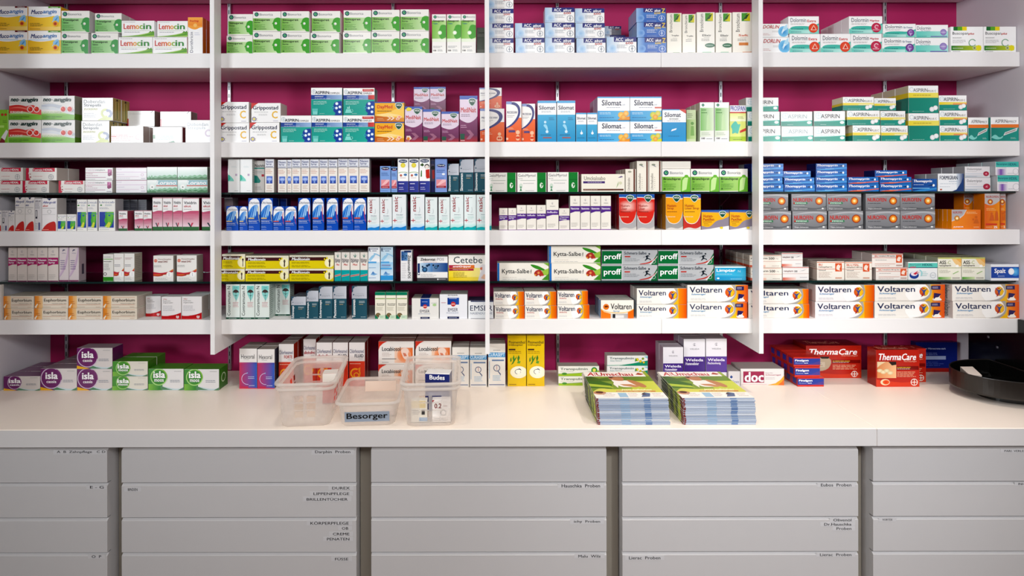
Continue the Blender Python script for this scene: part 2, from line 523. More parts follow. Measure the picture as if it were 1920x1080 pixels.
def chev(u0, u1, v0, v1, t, c):
    m = (v0 + v1) / 2
    return [P([(u0, v0), (u0 + t, v0), (u1, m), (u1 - t, m)], c), P([(u1 - t, m), (u1, m), (u0 + t, v1), (u0, v1)], c)]
def muco(tabc, tabt):
    return [R(0, 0, 1, .60, '#f3c51c', '#f6d94a'), R(0, 0, 1, .16, '#f0bd12', '#f7e08a'),
            P([(0, .62), (.2, .55), (.45, .53), (.8, .60), (.8, .66), (0, .66)], W2),
            R(.02, .595, .72, .62, '#a9d4ee'), R(.62, .93, 1, 1, tabc), T(tabt, .70, .945, .92, .98, '#fff', True),
            T('Muco', .09, .68, .44, .86, '#1f3f86', True, True), T('angin', .45, .66, .88, .86, '#4a8cc9', True, True),
            P([(.72, .34), (.78, .42), (.76, .52), (.86, .62), (.95, .64), (.97, .36), (.88, .30)], '#9fd0ef'),
            P([(.79, .36), (.84, .46), (.90, .56), (.93, .54), (.88, .44), (.84, .34)], '#5aa8dc'),
            E(.84, .28, .13, '#f6cf3a', '#e8871c'), E(.84, .28, .075, '#e0701a', '#a01c12'),
            L(.06, .16, .52, .32, 3, '#6b5a2a', 3), L(.06, .04, .4, .09, 1, '#a08430')]
prod('muco_red', 'yellow carton with orange sun and dark red tab', W2, muco('#7a1a28', 'Waldbeere'), .055, 'throat_tablet_carton', side='#f0c21a', top='#f3e6b0')
prod('muco_grn', 'yellow carton with orange sun and green tab', W2, muco('#6fae3c', 'Minze'), .055, 'throat_tablet_carton', side='#f0c21a', top='#f3e6b0')

HEAD = [(1, .02), (1, .66), (.93, .70), (.84, .69), (.77, .63), (.74, .54), (.73, .48), (.68, .38), (.73, .36), (.72, .30), (.74, .25), (.76, .14), (.84, .14), (.88, .02)]
def seal(u, v, r): return [E(u, v, r, '#174a63'), E(u, v, r * .62, '#58b9a0', '#8fd36a'), P([(u - r * .3, v - r * .45), (u + r * .1, v + r * .5), (u + r * .35, v + r * .1)], '#2f7d5a')]
def bio(nm, sub, g1='#8ccb5b', g2='#dcefc8', hd='#4fae3f'):
    return [R(0, .06, 1, .66, g1, g2, 'h'), P(HEAD, hd)] + seal(.13, .85, .105) + [
        T('Bionorica', .24, .79, .72, .90, '#8b9198'), T(nm, .05, .50, .62, .63, '#2c3b2c', True), T(sub, .05, .42, .26, .485, '#3f5a3f', True),
        L(.05, .18, .45, .36, 4, '#5f9a4a', 5), R(.05, .10, .12, .155, '#4a7a3a'), L(.16, .10, .60, .16, 1, '#4a7a3a', 4), E(.83, .40, .06, '#e9f3de', '#ffffff'), E(.81, .385, .035, '#d9d9d0')]
prod('tonsi', 'white and green carton with green head profile, tonsil tablets', W, bio('Tonsipret', 'Tabletten', '#7fc46f', '#c5e6b8', '#49a85a'), .05, 'throat_tablet_carton', side='#d9d8d6')
prod('sinu', 'white and green carton with dark green head profile and blue seal', W, bio('Sinupret', 'forte', '#86c255', '#d8ecc4', '#4fae3a'), .055)
def biotall(sub): return [R(0, .36, 1, .84, '#7fc23f', '#c9e6a8', 'h'), R(0, .30, 1, .38, '#e6f2d8', '#f2f6ea'),
    P([(1, .42), (1, .72), (.8, .74), (.62, .72), (.54, .64), (.44, .55), (.52, .52), (.5, .46), (.56, .40), (.7, .36)], '#4fae2f'), E(.56, .53, .05, '#e3f1d4', '#fff')] + seal(.22, .93, .04) + [
    T('Bionorica', .38, .91, .95, .95, '#8b9198'), T('Sinupret', .08, .79, .86, .86, '#2c4a20', True), T(sub, .08, .74, .4, .775, '#1f78a8', True), L(.08, .14, .8, .20, 2, GR, 2), T('100', .08, .06, .3, .10, '#555', True), L(.4, .05, .9, .11, 2, GR, 6)]
prod('sinutall', 'slim tall white carton with green head profile', W, biotall('Tropfen'), .045, 'syrup_carton')
prod('sinudark', 'grey green carton standing in shade by divider', '#7d8a72', [R(.1, .3, .9, .7, '#3f5f2f'), T('Sinupret', .2, .78, .9, .88, '#2a3a22', True)], .06)  # shade painted into the grey green base and dark print
prod('lemo', 'white carton with rainbow coloured name and green leaf sweep', W2, [
    P([(0, .05), (.3, .08), (.62, .16), (1, .34), (1, .02), (0, .02)], '#a7cf5a'), P([(.1, .05), (.6, .10), (1, .30), (1, .12), (.5, .02)], '#6fae3c'),
    P([(.82, .26), (.88, .38), (.93, .30)], '#5f9c34'), P([(.90, .28), (.97, .40), (.98, .28)], '#5f9c34'),
    T('Le', .06, .48, .24, .82, '#d43a2a', True), T('m', .25, .48, .42, .72, '#e0702a', True), T('o', .43, .48, .54, .72, '#eeae2a', True),
    T('c', .55, .48, .65, .72, '#9ec23a', True), T('in', .66, .48, .91, .82, '#3f9c45', True), R(.06, .39, .88, .405, '#c8d8b0'), L(.08, .26, .6, .34, 1, '#b5b8bb'), L(.05, .88, .45, .95, 1, '#c2c2c2')], .06, 'throat_tablet_carton')
prod('dori', 'tall white and orange carton with orange side', W2, [R(0, .74, 1, 1, '#f0952a', '#f7b85a', 'v'), P([(0, .74), (.25, .68), (.55, .66), (.8, .72), (1, .73), (1, .76), (0, .78)], '#f5b04a'),
    T('Dorithricin', .14, .04, .34, .60, '#3a3f6a', False, False, 90), T('fruchtig', .12, .86, .75, .93, '#d8342a', True, True), E(.5, .78, .05, '#f7c97a'), L(.45, .5, .85, .6, 2, '#d5d8e6')], .028, 'throat_tablet_carton', side='#d77a1c', top='#f2a848')

def acc(n, z=False):
    b = [R(0, 0, .42, 1, '#b4d0ea', '#f0f3f6'), E(.18, .30, .25, '#cfe3f4', '#a4c8e8'), L(0.02, .02, .4, .16, 2, '#a4b8da', 9)]
    if z: b = [R(0, 0, 1, .75, '#2f6fc0', '#5a8fd0', 'v'), R(0, 0, .25, 1, '#a8c8ea', '#5a90d2'), E(.16, .30, .22, '#8fb9e6', '#5f95d5')]
    b += [R(.24, .70, 1, 1, '#26318a'), T('ACC', .30, .74, .55, .95, '#ffffff', True), T('akut', .61, .74, .82 if z else .90, .92, '#ffffff', True, True)]
    if z: b += [T('Z', .85, .66, .97, .97, '#f2d64a', True), T('600', .60, .58, .82, .70, '#f2d64a', True)]
    else: b += [T(n, .63, .56, .88, .69, '#c43a3a', True)]
    b += [L(.34, .30, .70, .55, 3, '#e6eef8' if z else '#a8aeb8', 8), O(.85, .28, .19, .025, '#dfe9f8' if z else '#8d97a5'), R(.81, .26, .89, .30, '#dfe9f8' if z else '#8d97a5'), R(.84, .12, .86, .44, '#dfe9f8' if z else '#8d97a5'), L(.35, .05, .7, .12, 1, '#c0c8d8' if z else '#b5b5b5')]
    return b
prod('acc200', 'pale blue and white carton numbered 200 with navy band', W2, acc('200'), .06, side='#26318a')
prod('acc600', 'pale blue and white carton numbered 600 with navy band', W2, acc('600'), .06, side='#c9d6e6')
prod('accz', 'blue carton with navy band and yellow letter Z', '#4a7fc8', acc('600', True), .06, side='#9fb8d8')
prod('accdk', 'carton with navy band set back in shade', '#8a8a98', acc('600'), .06)  # darkened base colour stands for shade at the back
def bron(sub, c, el=None):
    p = [P([(.46, .78), (.90, .78), (.90, .98), (.46, .98)], '#4aa02c'), P([(.58, .80), (.9, .78), (.9, .98), (.8, .98), (.64, .90)], '#d6d022'), P([(.5, .80), (.72, .84), (.86, .96), (.7, .93)], '#23681f'),
         T('Bronchicum', .16, .52, .36, .96, INK, False, False, 90), T(sub, .30, .41, .80, .46, c, True), R(.38, .375, .7, .38, '#8a8a8a'), L(.25, .29, .8, .36, 2, '#8d8d8d', 3)]
    if el == 'g': p += [E(.72, .19, .055, '#13764f', asp=2.2), L(.5, .17, .92, .21, 1, '#cfe6d8'), R(.3, .0, .8, .03, '#8fc9a8')]
    elif el == 'o': p += [R(.32, .19, .8, .26, '#d78a3a'), R(.5, 0, 1, .03, '#d78a3a')]
    else: p += [R(.4, 0, .85, .022, '#5a9c2c')]
    return p
prod('bron1', 'cream tall carton with yellow green leaf, drops', '#f1ede2', bron('Tropfen', '#555'), .05, 'syrup_carton')
prod('bron2', 'cream tall carton with leaf and green oval badge', '#f3f0e8', bron('Elixir', '#555', 'g'), .055, 'syrup_carton')
prod('bron3', 'cream tall carton with leaf and orange bar', '#f3efe6', bron('Saft', '#d0602a', 'o'), .055, 'syrup_carton')
prod('dorlin', 'white carton with red italic name and blue splash', W2, [T('DORLIN', .24, .64, .74, .90, '#c22a2a', True, True), R(.52, .36, .72, .50, '#e8e8e8'), E(.86, .42, .40, '#8fd0f0', '#3a9ad6', 1.0), P([(.78, .3), (.86, .75), (.97, .98), (.97, .6)], '#bfe4f5'), P([(.8, .2), (.9, .55), (.84, .6)], '#e6f6fd'), L(.1, .12, .5, .3, 2, '#d7a6a6')], .06)
def dolo(sub, c, sc, kind):
    p = [P([(0, .05), (.06, .42), (.5, .45), (.75, .40), (1, .60), (1, 0), (0, 0)], '#58c4b6'), P([(0, .05), (0, .28), (.5, .22), (.8, .30), (1, .52), (1, 0), (0, 0)], '#8fdccf'), R(.02, .02, .7, .20, '#7fd3c8', '#c9efe9'),
         T('Dolormin', .07, .66, .58, .90, '#23305a'), T(sub, .62, .66, .90, .80, sc, True), L(.07, .50, .55, .60, 2, '#b0a8a8', 7), L(.08, .22, .52, .32, 1, '#2a7f86'), L(.08, .06, .45, .13, 1, '#2a6f86')]
    if kind == 't': p += [E(.81, .32, .27, '#e2492e', '#f07a4a'), P([(.72, .20), (.92, .20), (.82, .50)], '#f7d6c8'), P([(.76, .23), (.89, .23), (.82, .43)], '#d8432a')]
    elif kind == 'm': p += [E(.81, .34, .28, '#c42a55', '#d85a80'), O(.82, .38, .10, .045, '#f3cfd8', 20, 300), L(.7, .15, .93, .26, 1, '#f3cfd8')]
    else: p += [E(.84, .33, .27, '#7d4a9a', '#a87ac2'), O(.84, .36, .12, .04, '#d9c2e6', 40, 330), R(.82, .12, .85, .3, '#d9c2e6')]
    return p
prod('doloex', 'white and mint carton with red orange triangle disc', W2, dolo('Extra', '', '#d4403a', 't'), .06)
prod('domig', 'white and mint carton with crimson heart disc', W2, dolo('Migräne', '', '#d4405a', 'm'), .045)
prod('dofrau', 'white and mint carton with violet heart disc', W2, dolo('für Frauen', '', '#8a9ab0', 'f'), .06)
prod('dofrau2', 'white and mint carton with violet seal at edge', W2, [R(0, 0, 1, .50, '#72d2c6', '#b7ece4'), T('Dolormin', .03, .62, .46, .88, '#23305a'), T('für Frauen', .15, .50, .44, .60, '#8a9ab0'), E(.85, .42, .25, '#9a86c4', '#c4b4e0'), R(.45, .06, .97, .12, '#7a5fb0'), L(.76, .38, .94, .46, 1, '#eee'), L(.04, .06, .35, .14, 1, '#2a6f86')], .06)
prod('busco', 'white carton with green lime yellow blocks and lime bar', W2, [R(.08, .85, .21, 1, '#1f7a3c'), R(.21, .85, .35, 1, '#6db52c'), R(.35, .85, .49, 1, '#eedc1e'), T('Buscopan', .05, .66, .54, .80, INK), T('plus', .54, .67, .72, .77, '#d03a2a', True, True),
    L(.05, .54, .35, .60, 1, '#888'), L(.05, .36, .5, .50, 3, '#b9b9b9', 4), R(.01, .09, .93, .27, '#2f8a3a', '#d8dd2a'), E(.85, .18, .11, '#e9e01e'), O(.66, .38, .13, .025, '#7ab08f', 30, 330), E(.72, .18, .07, '#dfe6b0', '#5a6a30'), L(.05, .14, .4, .2, 1, '#e6f2d8'), L(.05, .03, .3, .07, 1, '#999')], .05)

# second shelf
prod('neogrn', 'lime green carton with two red dots and bottle', '#8fc63c', [E(.55, .85, .04, '#b02018', '#e0482a', 1.0), E(.80, .85, .04, '#b02018', '#e0482a', 1.0), P([(.45, .16), (.72, .06), (1.0, .34), (.86, .40)], '#e8e4e6'), P([(.3, .0), (.75, .0), (.74, .08), (.5, .16)], '#8a2430'), R(.2, .46, .7, .53, '#b9e07a'), L(.6, .6, .95, .68, 2, '#5a8a2a')], .06, 'lozenge_carton')
def neo(k):
    p = [R(0, 0, 1, .22, '#7dbb3c', '#8cc84a'), R(0, .22, 1, .36, '#9fd06a', '#e8f0dc', 'v')]
    if k: p += [P([(0, .26), (0, .58), (.25, .64), (.5, .58), (.75, .44), (1, .34), (1, .20), (.7, .28), (.4, .36)], '#d8403a'), P([(0, .48), (.3, .56), (.6, .46), (1, .30), (1, .27), (.6, .40), (.3, .50)], '#f08a7a'), P([(.5, .56), (.75, .62), (1, .40), (1, .22), (.7, .26)], '#e8605a')]
    else: p += [P([(0, .50), (.3, .56), (.6, .44), (1, .30), (1, .42), (.6, .60), (.3, .68), (0, .62)], '#ccd2dc'), P([(0, .44), (.4, .42), (.8, .24), (1, .2), (1, .28), (.5, .50), (0, .54)], '#e0e5ea')]
    p += [T('neo', .05, .76, .30, .89, '#1f4a44', .05, True), E(.335, .83, .018, '#1f4a44'), T('angin', .37, .71, .90, .92, '#1f4a44', .05, True), L(.05, .68, .4, .71, 1, '#a0a8a8')]
    for u in (.66, .86): p += [E(u, .44, .135, '#fbeeec'), E(u, .44, .105, '#c82018', '#ee4a30'), E(u - .03, .48, .025, '#ff9a80')]
    p += [T('KIRSCHE' if k else 'ZUCKERFREI', .05, .27, .44 if k else .58, .36, '#f6f4ec', True), L(.05, .10, .93, .15, 1, '#3f7f24', 3), L(.05, .04, .6, .08, 1, '#4a8a2a', 3)]
    return p
prod('neok', 'white carton with red swoosh and two cherry dots', '#ecebe9', neo(True), .06, 'lozenge_carton', side='#c9c8c4')
prod('neoz', 'white carton with grey swoosh and two red dots', '#ecebe9', neo(False), .10, 'lozenge_carton', side='#a6aaa0', sp=[R(0, 0, 1, .25, '#6f9f3a'), T('neo-angin', .35, .3, .65, .9, '#4a5a58', True, False, 90)])
def dob(sub, sc, sw): return [T('Dobendan', .06, .76, .74, .91, '#3a5260'), T('Strepsils', .06, .58, .62, .74, '#3a5260', True), T(sub, .06, .46, .5, .54, sc, True), L(.06, .12, .5, .34, 4, '#c4c8d2', 6),
    O(.76, .32, .16, .10, sw, 60, 300), O(.84, .30, .14, .11, '#8a98b8', -80, 120), P([(.5, .02), (.7, .16), (.95, .14), (1, .02)], sw)]
prod('dobz', 'white carton with grey name and green grey swirl', W2, dob('ZUCKERFREI', '#b5b84a', '#cdd68a'), .05, 'lozenge_carton', side='#b0a060', sp=[E(.5, .92, .05, '#2a3a2a'), R(.3, .1, .7, .85, '#cfc07a'), R(.42, .1, .58, .85, '#8a8a40')])
prod('dobr', 'white carton with red lines low on front', W2, [T('Dobendan', .06, .80, .5, .92, '#d9c4c4'), R(0, .34, .16, .40, '#c43a44'), L(0, .10, .7, .5, 4, '#d88a8a', 6), O(.84, .34, .14, .07, '#e6c4c8', 60, 300)], .04, 'lozenge_carton', side='#b8a8a0')  # glare painted in: front left white, lettering faded
prod('dobw', 'plain white carton with dark folded side edge', W2, [T('Dobendan', .08, .76, .5, .88, '#dcdcdc'), R(0, 0, .04, .5, '#c4404a'), P([(.88, .86), (.96, 1), (.93, 1), (.86, .86)], '#555')], .05, 'lozenge_carton', side='#8a7a70')  # front painted nearly blank, as if washed out by glare
prod('dobm', 'white carton with mint green lines', W2, [T('Dobendan', .08, .72, .5, .86, '#b9c4c8'), R(0, .25, .08, .5, '#2a8a4a'), L(.1, .15, .75, .45, 3, '#a8d8c4', 4), P([(.5, .02), (.7, .12), (.75, .02)], '#4a8a6a'), R(.975, 0, 1, 1, '#7a2f38')], .05, 'lozenge_carton', side='#7a2f38')  # glare put into the colours, most print left out
prod('dobl', 'white carton with pale grey two-line name', W2, dob('', '#ccc', '#e8d8e4') if False else [T('Dobendan', .08, .74, .88, .88, '#9aa6b4'), T('Strepsils', .08, .56, .78, .72, '#b8c2cc'), O(.9, .42, .13, .06, '#dccfe0', 60, 300), L(.08, .1, .5, .3, 3, '#e4e4ea')], .05, 'lozenge_carton')  # name and swirl painted pale for glare
prod('grip', 'white carton with red corner and yellow letter C', W2, [P([(0, 1), (.24, 1), (.10, .86), (0, .66)], '#d83a30'), T('Grippostad', .05, .60, .92, .86, NAVY, True), T('C', .70, .20, .90, .58, '#efc53a', True), L(.1, .50, .62, .56, 1, '#aaa'), L(.25, .34, .62, .44, 2, '#c0c0c0', 3), T('C', .16, .10, .21, .20, '#bfae2a', True), O(.10, .17, .10, .03, '#7a6ab0', 0, 360), E(.10, .17, .07, '#e8de8a'), L(.75, .04, .93, .1, 1, '#a0a0c0')], .07, side='#d9d4cc')
def aspc(kind):
    p = [R(0, 0, 1, .575, '#1fa79b', '#2fb4a6'), R(0, .58, 1, .74, '#1f4fa0', '#a8c4e4'), R(0, .58, .5, .74, '#1f4fa0', '#2a5fb0'),
         O(.09, .86, .07, .012, '#9fb8c4'), R(.05, .855, .13, .865, '#9fb8c4'), R(.085, .79, .095, .93, '#9fb8c4'),
         T('ASPIRIN', .14, .77, .58, .88, '#26314a', True), T('COMPLEX', .58, .77, .92, .835, '#26314a'),
         T('GRANULAT' if not kind else 'HEISSGETRÄNK', .12, .66, .40, .70, '#e8f0fa', True), L(.12, .59, .8, .63, 1, '#c9d8ee', 4), L(.08, .38, .55, .52, 3, '#c9efe9', 4),
         P([(.76, .02), (.80, .08), (.72, .14), (.72, .22), (.68, .26), (.72, .34), (.74, .44), (.82, .50), (.97, .52), (1, .50), (1, 0), (.76, 0)], '#1c4fa8'),
         O(.71, .27, .04, .02, '#49c4c8'), E(.83, .42, .055, '#cfe8f5', '#fff'), E(.93, .30, .05, '#cfe8f5', '#fff'), E(.82, .26, .05, '#cfe8f5', '#fff'), E(.92, .12, .05, '#cfe8f5', '#fff'), L(.28, .04, .45, .08, 1, '#bfe6e0')]
    if kind: p += [R(.62, .87, .98, .96, '#cf4a48'), L(.66, .89, .95, .95, 2, '#f3c9c6'), R(.8, .58, 1, .74, '#b8405a', '#e05a4a'), P([(.06, .08), (.28, .08), (.24, .22), (.10, .22)], '#8fdcd4'), O(.27, .16, .05, .02, '#8fdcd4', -90, 90), P([(.12, .24), (.14, .32), (.17, .26), (.2, .36), (.22, .24)], '#a8e6de')]
    else: p += [P([(.06, .02), (.21, .02), (.23, .24), (.04, .24)], '#6fcac4'), P([(.07, .03), (.20, .03), (.21, .14), (.06, .14)], '#8fd8d2')]
    return p
prod('aspc', 'white and teal carton with blue head and water glass', W2, aspc(0), .06, 'flu_sachet_carton', side='#1f9a90')
prod('asph', 'white and teal carton with red tag and steaming cup', W2, aspc(1), .06, 'flu_sachet_carton', side='#1f9a90')
SHIELD = lambda u, v, s, a: [P([(u - s * a * 1.18, v + s * .72), (u, v + s * 1.05), (u + s * a * 1.18, v + s * .72), (u + s * a * 1.05, v - s * .2), (u, v - s * 1.35), (u - s * a * 1.05, v - s * .2)], '#dfeee6'),
    P([(u - s * a, v + s * .6), (u, v + s * .9), (u + s * a, v + s * .6), (u + s * a * .9, v - s * .2), (u, v - s * 1.15), (u - s * a * .9, v - s * .2)], '#0f5f4a'), T('WICK', u - s * a * .75, v - s * .05, u + s * a * .75, v + s * .38, '#fff', True), L(u - s * a * .4, v + s * .5, u + s * a * .4, v + s * .68, 1, '#bfe0d0')]
prod('daym', 'yellow orange carton with dark green shield and capsules', '#f0b92a', [R(0, 0, 1, .30, '#c96a1c', '#e2a02a'), P([(0, .30), (.4, .42), (.8, .70), (.9, .90), (1, .8), (1, .2), (.6, .22)], '#f7d26a'), R(0, .95, 1, 1, '#2a5fb0'), P([(0, .36), (.45, .44), (.85, .34), (.7, .28), (.3, .26)], '#f9e0a0'),
    T('DayMed', .08, .62, .60, .84, '#d8342a', True), L(.08, .50, .62, .58, 1, '#5a3a1a'), *chev(.40, .56, .08, .28, .06, '#f5dcc0'), *chev(.52, .68, .08, .28, .06, '#f8e8d8'), E(.84, .24, .07, '#f6e6d4', '#e8702a', 1.6), E(.78, .14, .06, '#f6e6d4', '#e8702a', 1.6), L(.08, .05, .35, .2, 2, '#f0cf9a')] + SHIELD(.82, .80, .17, .66), .055, 'flu_capsule_carton', side='#c98a20')
def medi(bot):
    p = [R(0, 0, 1, .52, '#6a2256', '#8e3876', 'v'), R(0, 0, 1, .14, '#b8323a', '#84285a', 'v'), P([(0, .92), (0, .50), (.12, .46), (.5, .40), (.85, .48), (1, .56), (1, .92)], '#e4d6e4'), R(0, .62, .04, .92, '#d9c2d8'), R(0, .92, 1, 1, '#2a62b8'),
         T('MediNait', .06, .64, .92, .75, '#c8322e', True), L(.08, .54, .7, .61, 2, '#7a5a7a', 3), L(.06, .30, .5, .38, 2, '#d9b0cc', 4), *chev(.36, .80, .06, .26, .22, '#a8708c'), L(.05, .02, .3, .05, 1, '#eee')]
    if bot == 'cup': p += [R(.03, .06, .27, .18, '#12624c')]
    else: p += [P([(.08, .08), (.28, .06), (.4, .1), (.3, .18), (.1, .18)], '#e8d8c8'), E(.2, .1, .04, '#e08a2a')]
    return p + SHIELD(.70, .865, .085, 2.25)
prod('medi', 'violet and white carton with green shield and measuring cup', '#8a3a78', medi('cup'), .045, 'cough_syrup_carton', side='#6a2a5a', top='#2a5aa8')
prod('mediy', 'violet and white carton with green shield and yellow star', '#8a3a78', medi('x') + [P([(.06, .93), (.2, .98), (.4, .95), (.34, .88), (.14, .87)], '#e8d83a')], .045, 'cough_syrup_carton', side='#6a2a5a', top='#2a5aa8')
prod('medit', 'tallest violet and white carton with green shield', '#8a3a78', medi('cup'), .055, 'cough_syrup_carton', side='#6a2a5a', top='#2a5aa8')
prod('medib', 'violet carton with shield raised at the back', '#7a3a70', medi('cup'), .05, 'cough_syrup_carton', side='#6a2a5a', top='#2a5aa8')
def mucos(wide): 
    p = [R(0, 0, 1, .60, '#e2601a', '#f07a22', 'v'), P([(0, .60), (0, .30), (.2, .38), (.5, .44), (.85, .56), (1, .60)], '#f08a4a') if wide else R(0, 0, 1, .02, '#d05010')]
    p += [P([(0, .35), (.30, .42), (.58, .52), (.78, .64), (.84, .75), (.76, .87), (.52, .94), (0, .95)], '#f6f4f2'), P([(0, .94), (.25, .985), (.62, .98), (.88, .89), (.95, .76), (.86, .60), (.60, .47), (.30, .38), (0, .33), (0, .36), (.30, .43), (.56, .53), (.74, .64), (.80, .75), (.72, .86), (.50, .92)], '#1c2a86'), R(0, .93, .36, 1, '#8f9fd0'),
          T('MUCOSOLVAN', .05, .70, .72, .76, '#2a2f6a', True, True), L(.06, .60, .6, .67, 2, '#aaa', 2), L(.08, .31 if not wide else .22, .55, .36 if not wide else .30, 2, '#f9d8bc')]
    u = .80 if wide else .76
    p += [E(u, .24, .05, '#f3c9a8'), P([(u - .12, .04), (u + .12, .04), (u + .12, .14), (u + .06, .18), (u - .06, .18), (u - .12, .14)], '#f3c9a8'), E(u - .04, .11, .03, '#d8501a'), E(u + .04, .11, .03, '#d8501a'), E(.06, .08, .03, '#f8d0b8')]
    if not wide: p += [R(.16, .24, .58, .29, '#5a4a8a')]
    return p
prod('mucw', 'wide orange and white carton with navy heart ring', W2, mucos(True), .06, 'cough_syrup_carton', side='#d9d9d9')
prod('mucn', 'narrow orange and white carton with navy heart ring', W2, mucos(False), .05, 'cough_syrup_carton', side='#e06a1c')
def silo(tall=True): return [R(0, 0, 1, .66, '#1f9fcf', '#3fb4dc', 'v'), R(0, .94, 1, 1, '#4aaede'), T('Silomat', .07, .78, .93, .88, NAVY, True), L(.2, .70, .85, .76, 2, '#9aa8b8', 3),
    P([(.28, .40), (.40, .44), (.50, .40), (.56, .30), (.50, .26), (.42, .34)], '#a8dcf0'), E(.5, .25, .035, '#d8f0fa'), E(.40, .48, .03, '#cfeaf6'), R(.28, .09, .74, .12, '#b06a6a'), L(.15, .15, .75, .19, 1, '#1a5f8a'), L(.6, .52, .92, .60, 2, '#1a6f9a')]
prod('silt', 'cyan and white tall carton with pouring spoon', W2, silo(), .05, 'cough_syrup_carton', side='#8fb8c8', top='#3aa0d0')
prod('sils', 'small cyan and white carton with water drop', W2, [R(0, 0, 1, .60, '#1f9fcf', '#3fb4dc', 'v'), R(0, .95, 1, 1, '#4aaede'), T('Silomat', .07, .77, .92, .86, NAVY, True), L(.15, .67, .85, .74, 2, '#9aa8b8', 3), E(.52, .30, .045, '#e8f6fc', '#fff'), P([(.46, .32), (.52, .42), (.58, .32)], '#e8f6fc'), L(.12, .12, .85, .16, 1, '#1a5f8a')], .035, 'cough_drop_carton', side='#7fb0c4', top='#3aa0d0')
def silp(c): return [R(0, 0, 1, .40, '#3aa8dc', '#7ac8ea'), R(0, .94, 1, 1, '#4aaede'), T('Silomat', .13, .62, .74, .86, NAVY, True), L(.28, .50, .74, .57, 1, '#a0a8b8'), T('DMP', .77, .62, .86, .68, '#b0b8c8'), L(.06, .24, .5, .34, 2, '#dff2fb', 3), L(.06, .08, .55, .14, 1, '#1a5f9a'),
    P([(.62, 0), (.70, .10), (1, .16), (1, 0)], c), E(.73, .22, .13, '#f0b83a' if c == '#e8a02a' else '#c8d83a', '#f7d87a'), E(.88, .28, .12, '#eeb042' if c == '#e8a02a' else '#d0d84a', '#f7d98a'), E(.80, .13, .11, '#e8a83a', '#f3cc70')]
prod('silo', 'white and sky blue carton with orange lozenges', W2, silp('#e8a02a'), .08, 'lozenge_carton', side='#a8b8c4', top='#4aa8dc')
prod('sill', 'white and sky blue carton with lime yellow lozenges', W2, silp('#d8dc3a') + [R(.78, .50, 1, .56, '#e07a6a')], .08, 'lozenge_carton', side='#a8b8c4', top='#4aa8dc')
prod('sili', 'cyan carton with white pill and red corner ribbon', '#2aa4d8', [R(0, .60, 1, .97, W2), T('Silomat', .09, .76, .78, .90, NAVY, True), T('INTENSIV', .30, .68, .68, .72, '#555', True), L(.2, .62, .8, .66, 1, '#99a'), P([(.36, .32), (.58, .37), (.60, .42), (.40, .38)], '#f4fafc'), P([(.70, 1), (1, .86), (1, .98), (.93, 1)], '#d8402e'), L(.25, .16, .75, .19, 1, '#12608f')], .06, 'cough_capsule_carton', side='#1f86b4')
prod('gre1', 'pale green carton with body figure half hidden', '#cfdcb4', [R(0, .1, 1, .7, '#a8c87a', '#c8dca8'), E(.6, .58, .05, '#7aa85a'), P([(.45, .5), (.75, .5), (.8, .2), (.4, .2)], '#8fb86a'), L(.1, .75, .8, .9, 3, '#7a8a60')], .05, 'cough_syrup_carton')
prod('bropre', 'white tall carton with soft green panel and seal', W2, seal(.22, .93, .035) + [R(.03, .26, .97, .86, '#8cc872', '#e4f1d8'), R(.0, .12, 1, .28, '#e2ecd8', '#f4f4f0'), P([(.45, .3), (.5, .66), (.62, .72), (.7, .5), (.75, .3)], '#cfe8bc'), L(.1, .70, .55, .84, 2, '#5a9a48'), T('100', .1, .06, .35, .11, '#555', True), L(.45, .05, .9, .1, 1, GR), L(.1, .16, .8, .24, 2, '#b8c4b0')], .05, 'cough_syrup_carton', side='#c4cbb4')
prod('prosp', 'lime carton with violet name and teal ivy leaf', '#dfe68a', [R(0, .80, 1, 1, '#eeeef4'), T('PROSPAN', .04, .85, .96, .98, '#6a6ab4', True), R(0, .78, 1, .82, '#d05a4a'), R(0, .02, 1, .14, '#b8d04a'), R(0, .56, 1, .78, '#f2f2d8', '#e6ec9a', 'v'), P([(.04, .42), (.2, .52), (.38, .58), (.5, .46), (.68, .50), (.58, .36), (.5, .2), (.34, .26), (.12, .2), (.16, .34)], '#5cc4b4'), P([(.62, .30), (1, .38), (1, .30), (.62, .24)], '#d04a3a'), L(.5, .62, .9, .7, 2, '#8a9a3a'), L(.2, .04, .8, .08, 1, '#6a8a1a')], .05, 'cough_syrup_carton')
def asp(k=0):
    return [R(0, 0, 1, .36, '#17907f', '#2fae9c'), P([(0, .36), (0, .46), (.3, .38), (.8, .36), (1, .44), (1, .30), (0, .30)], '#e6f4f1'), P([(0, .32), (.5, .34), (1, .40), (1, .30), (0, .28)], '#3fb4a4'), E(.90, .24, .10, '#e6eeee', '#ffffff', 1.5), O(.14, .70, .20, .03, '#c2dce4'), R(.06, .69, .22, .71, '#c2dce4'), R(.135, .52, .145, .88, '#c2dce4'),
            T('ASPIRIN', .22, .52, .82, .80, '#26303c' if not k else '#a8b8bc'), L(.2, .38, .7, .44, 1, '#9ac4c0'), L(.2, .06, .4, .12, 1, '#cdeae6')]
prod('asp', 'white and teal carton with plain dark name', W2, asp(), .065, 'pain_tablet_carton', side='#c4ccc8')
prod('aspl', 'white and pale aqua carton with faint name', W2, asp(1), .065, 'pain_tablet_carton', side='#cfd8d6')  # name greyed as if washed over by glare
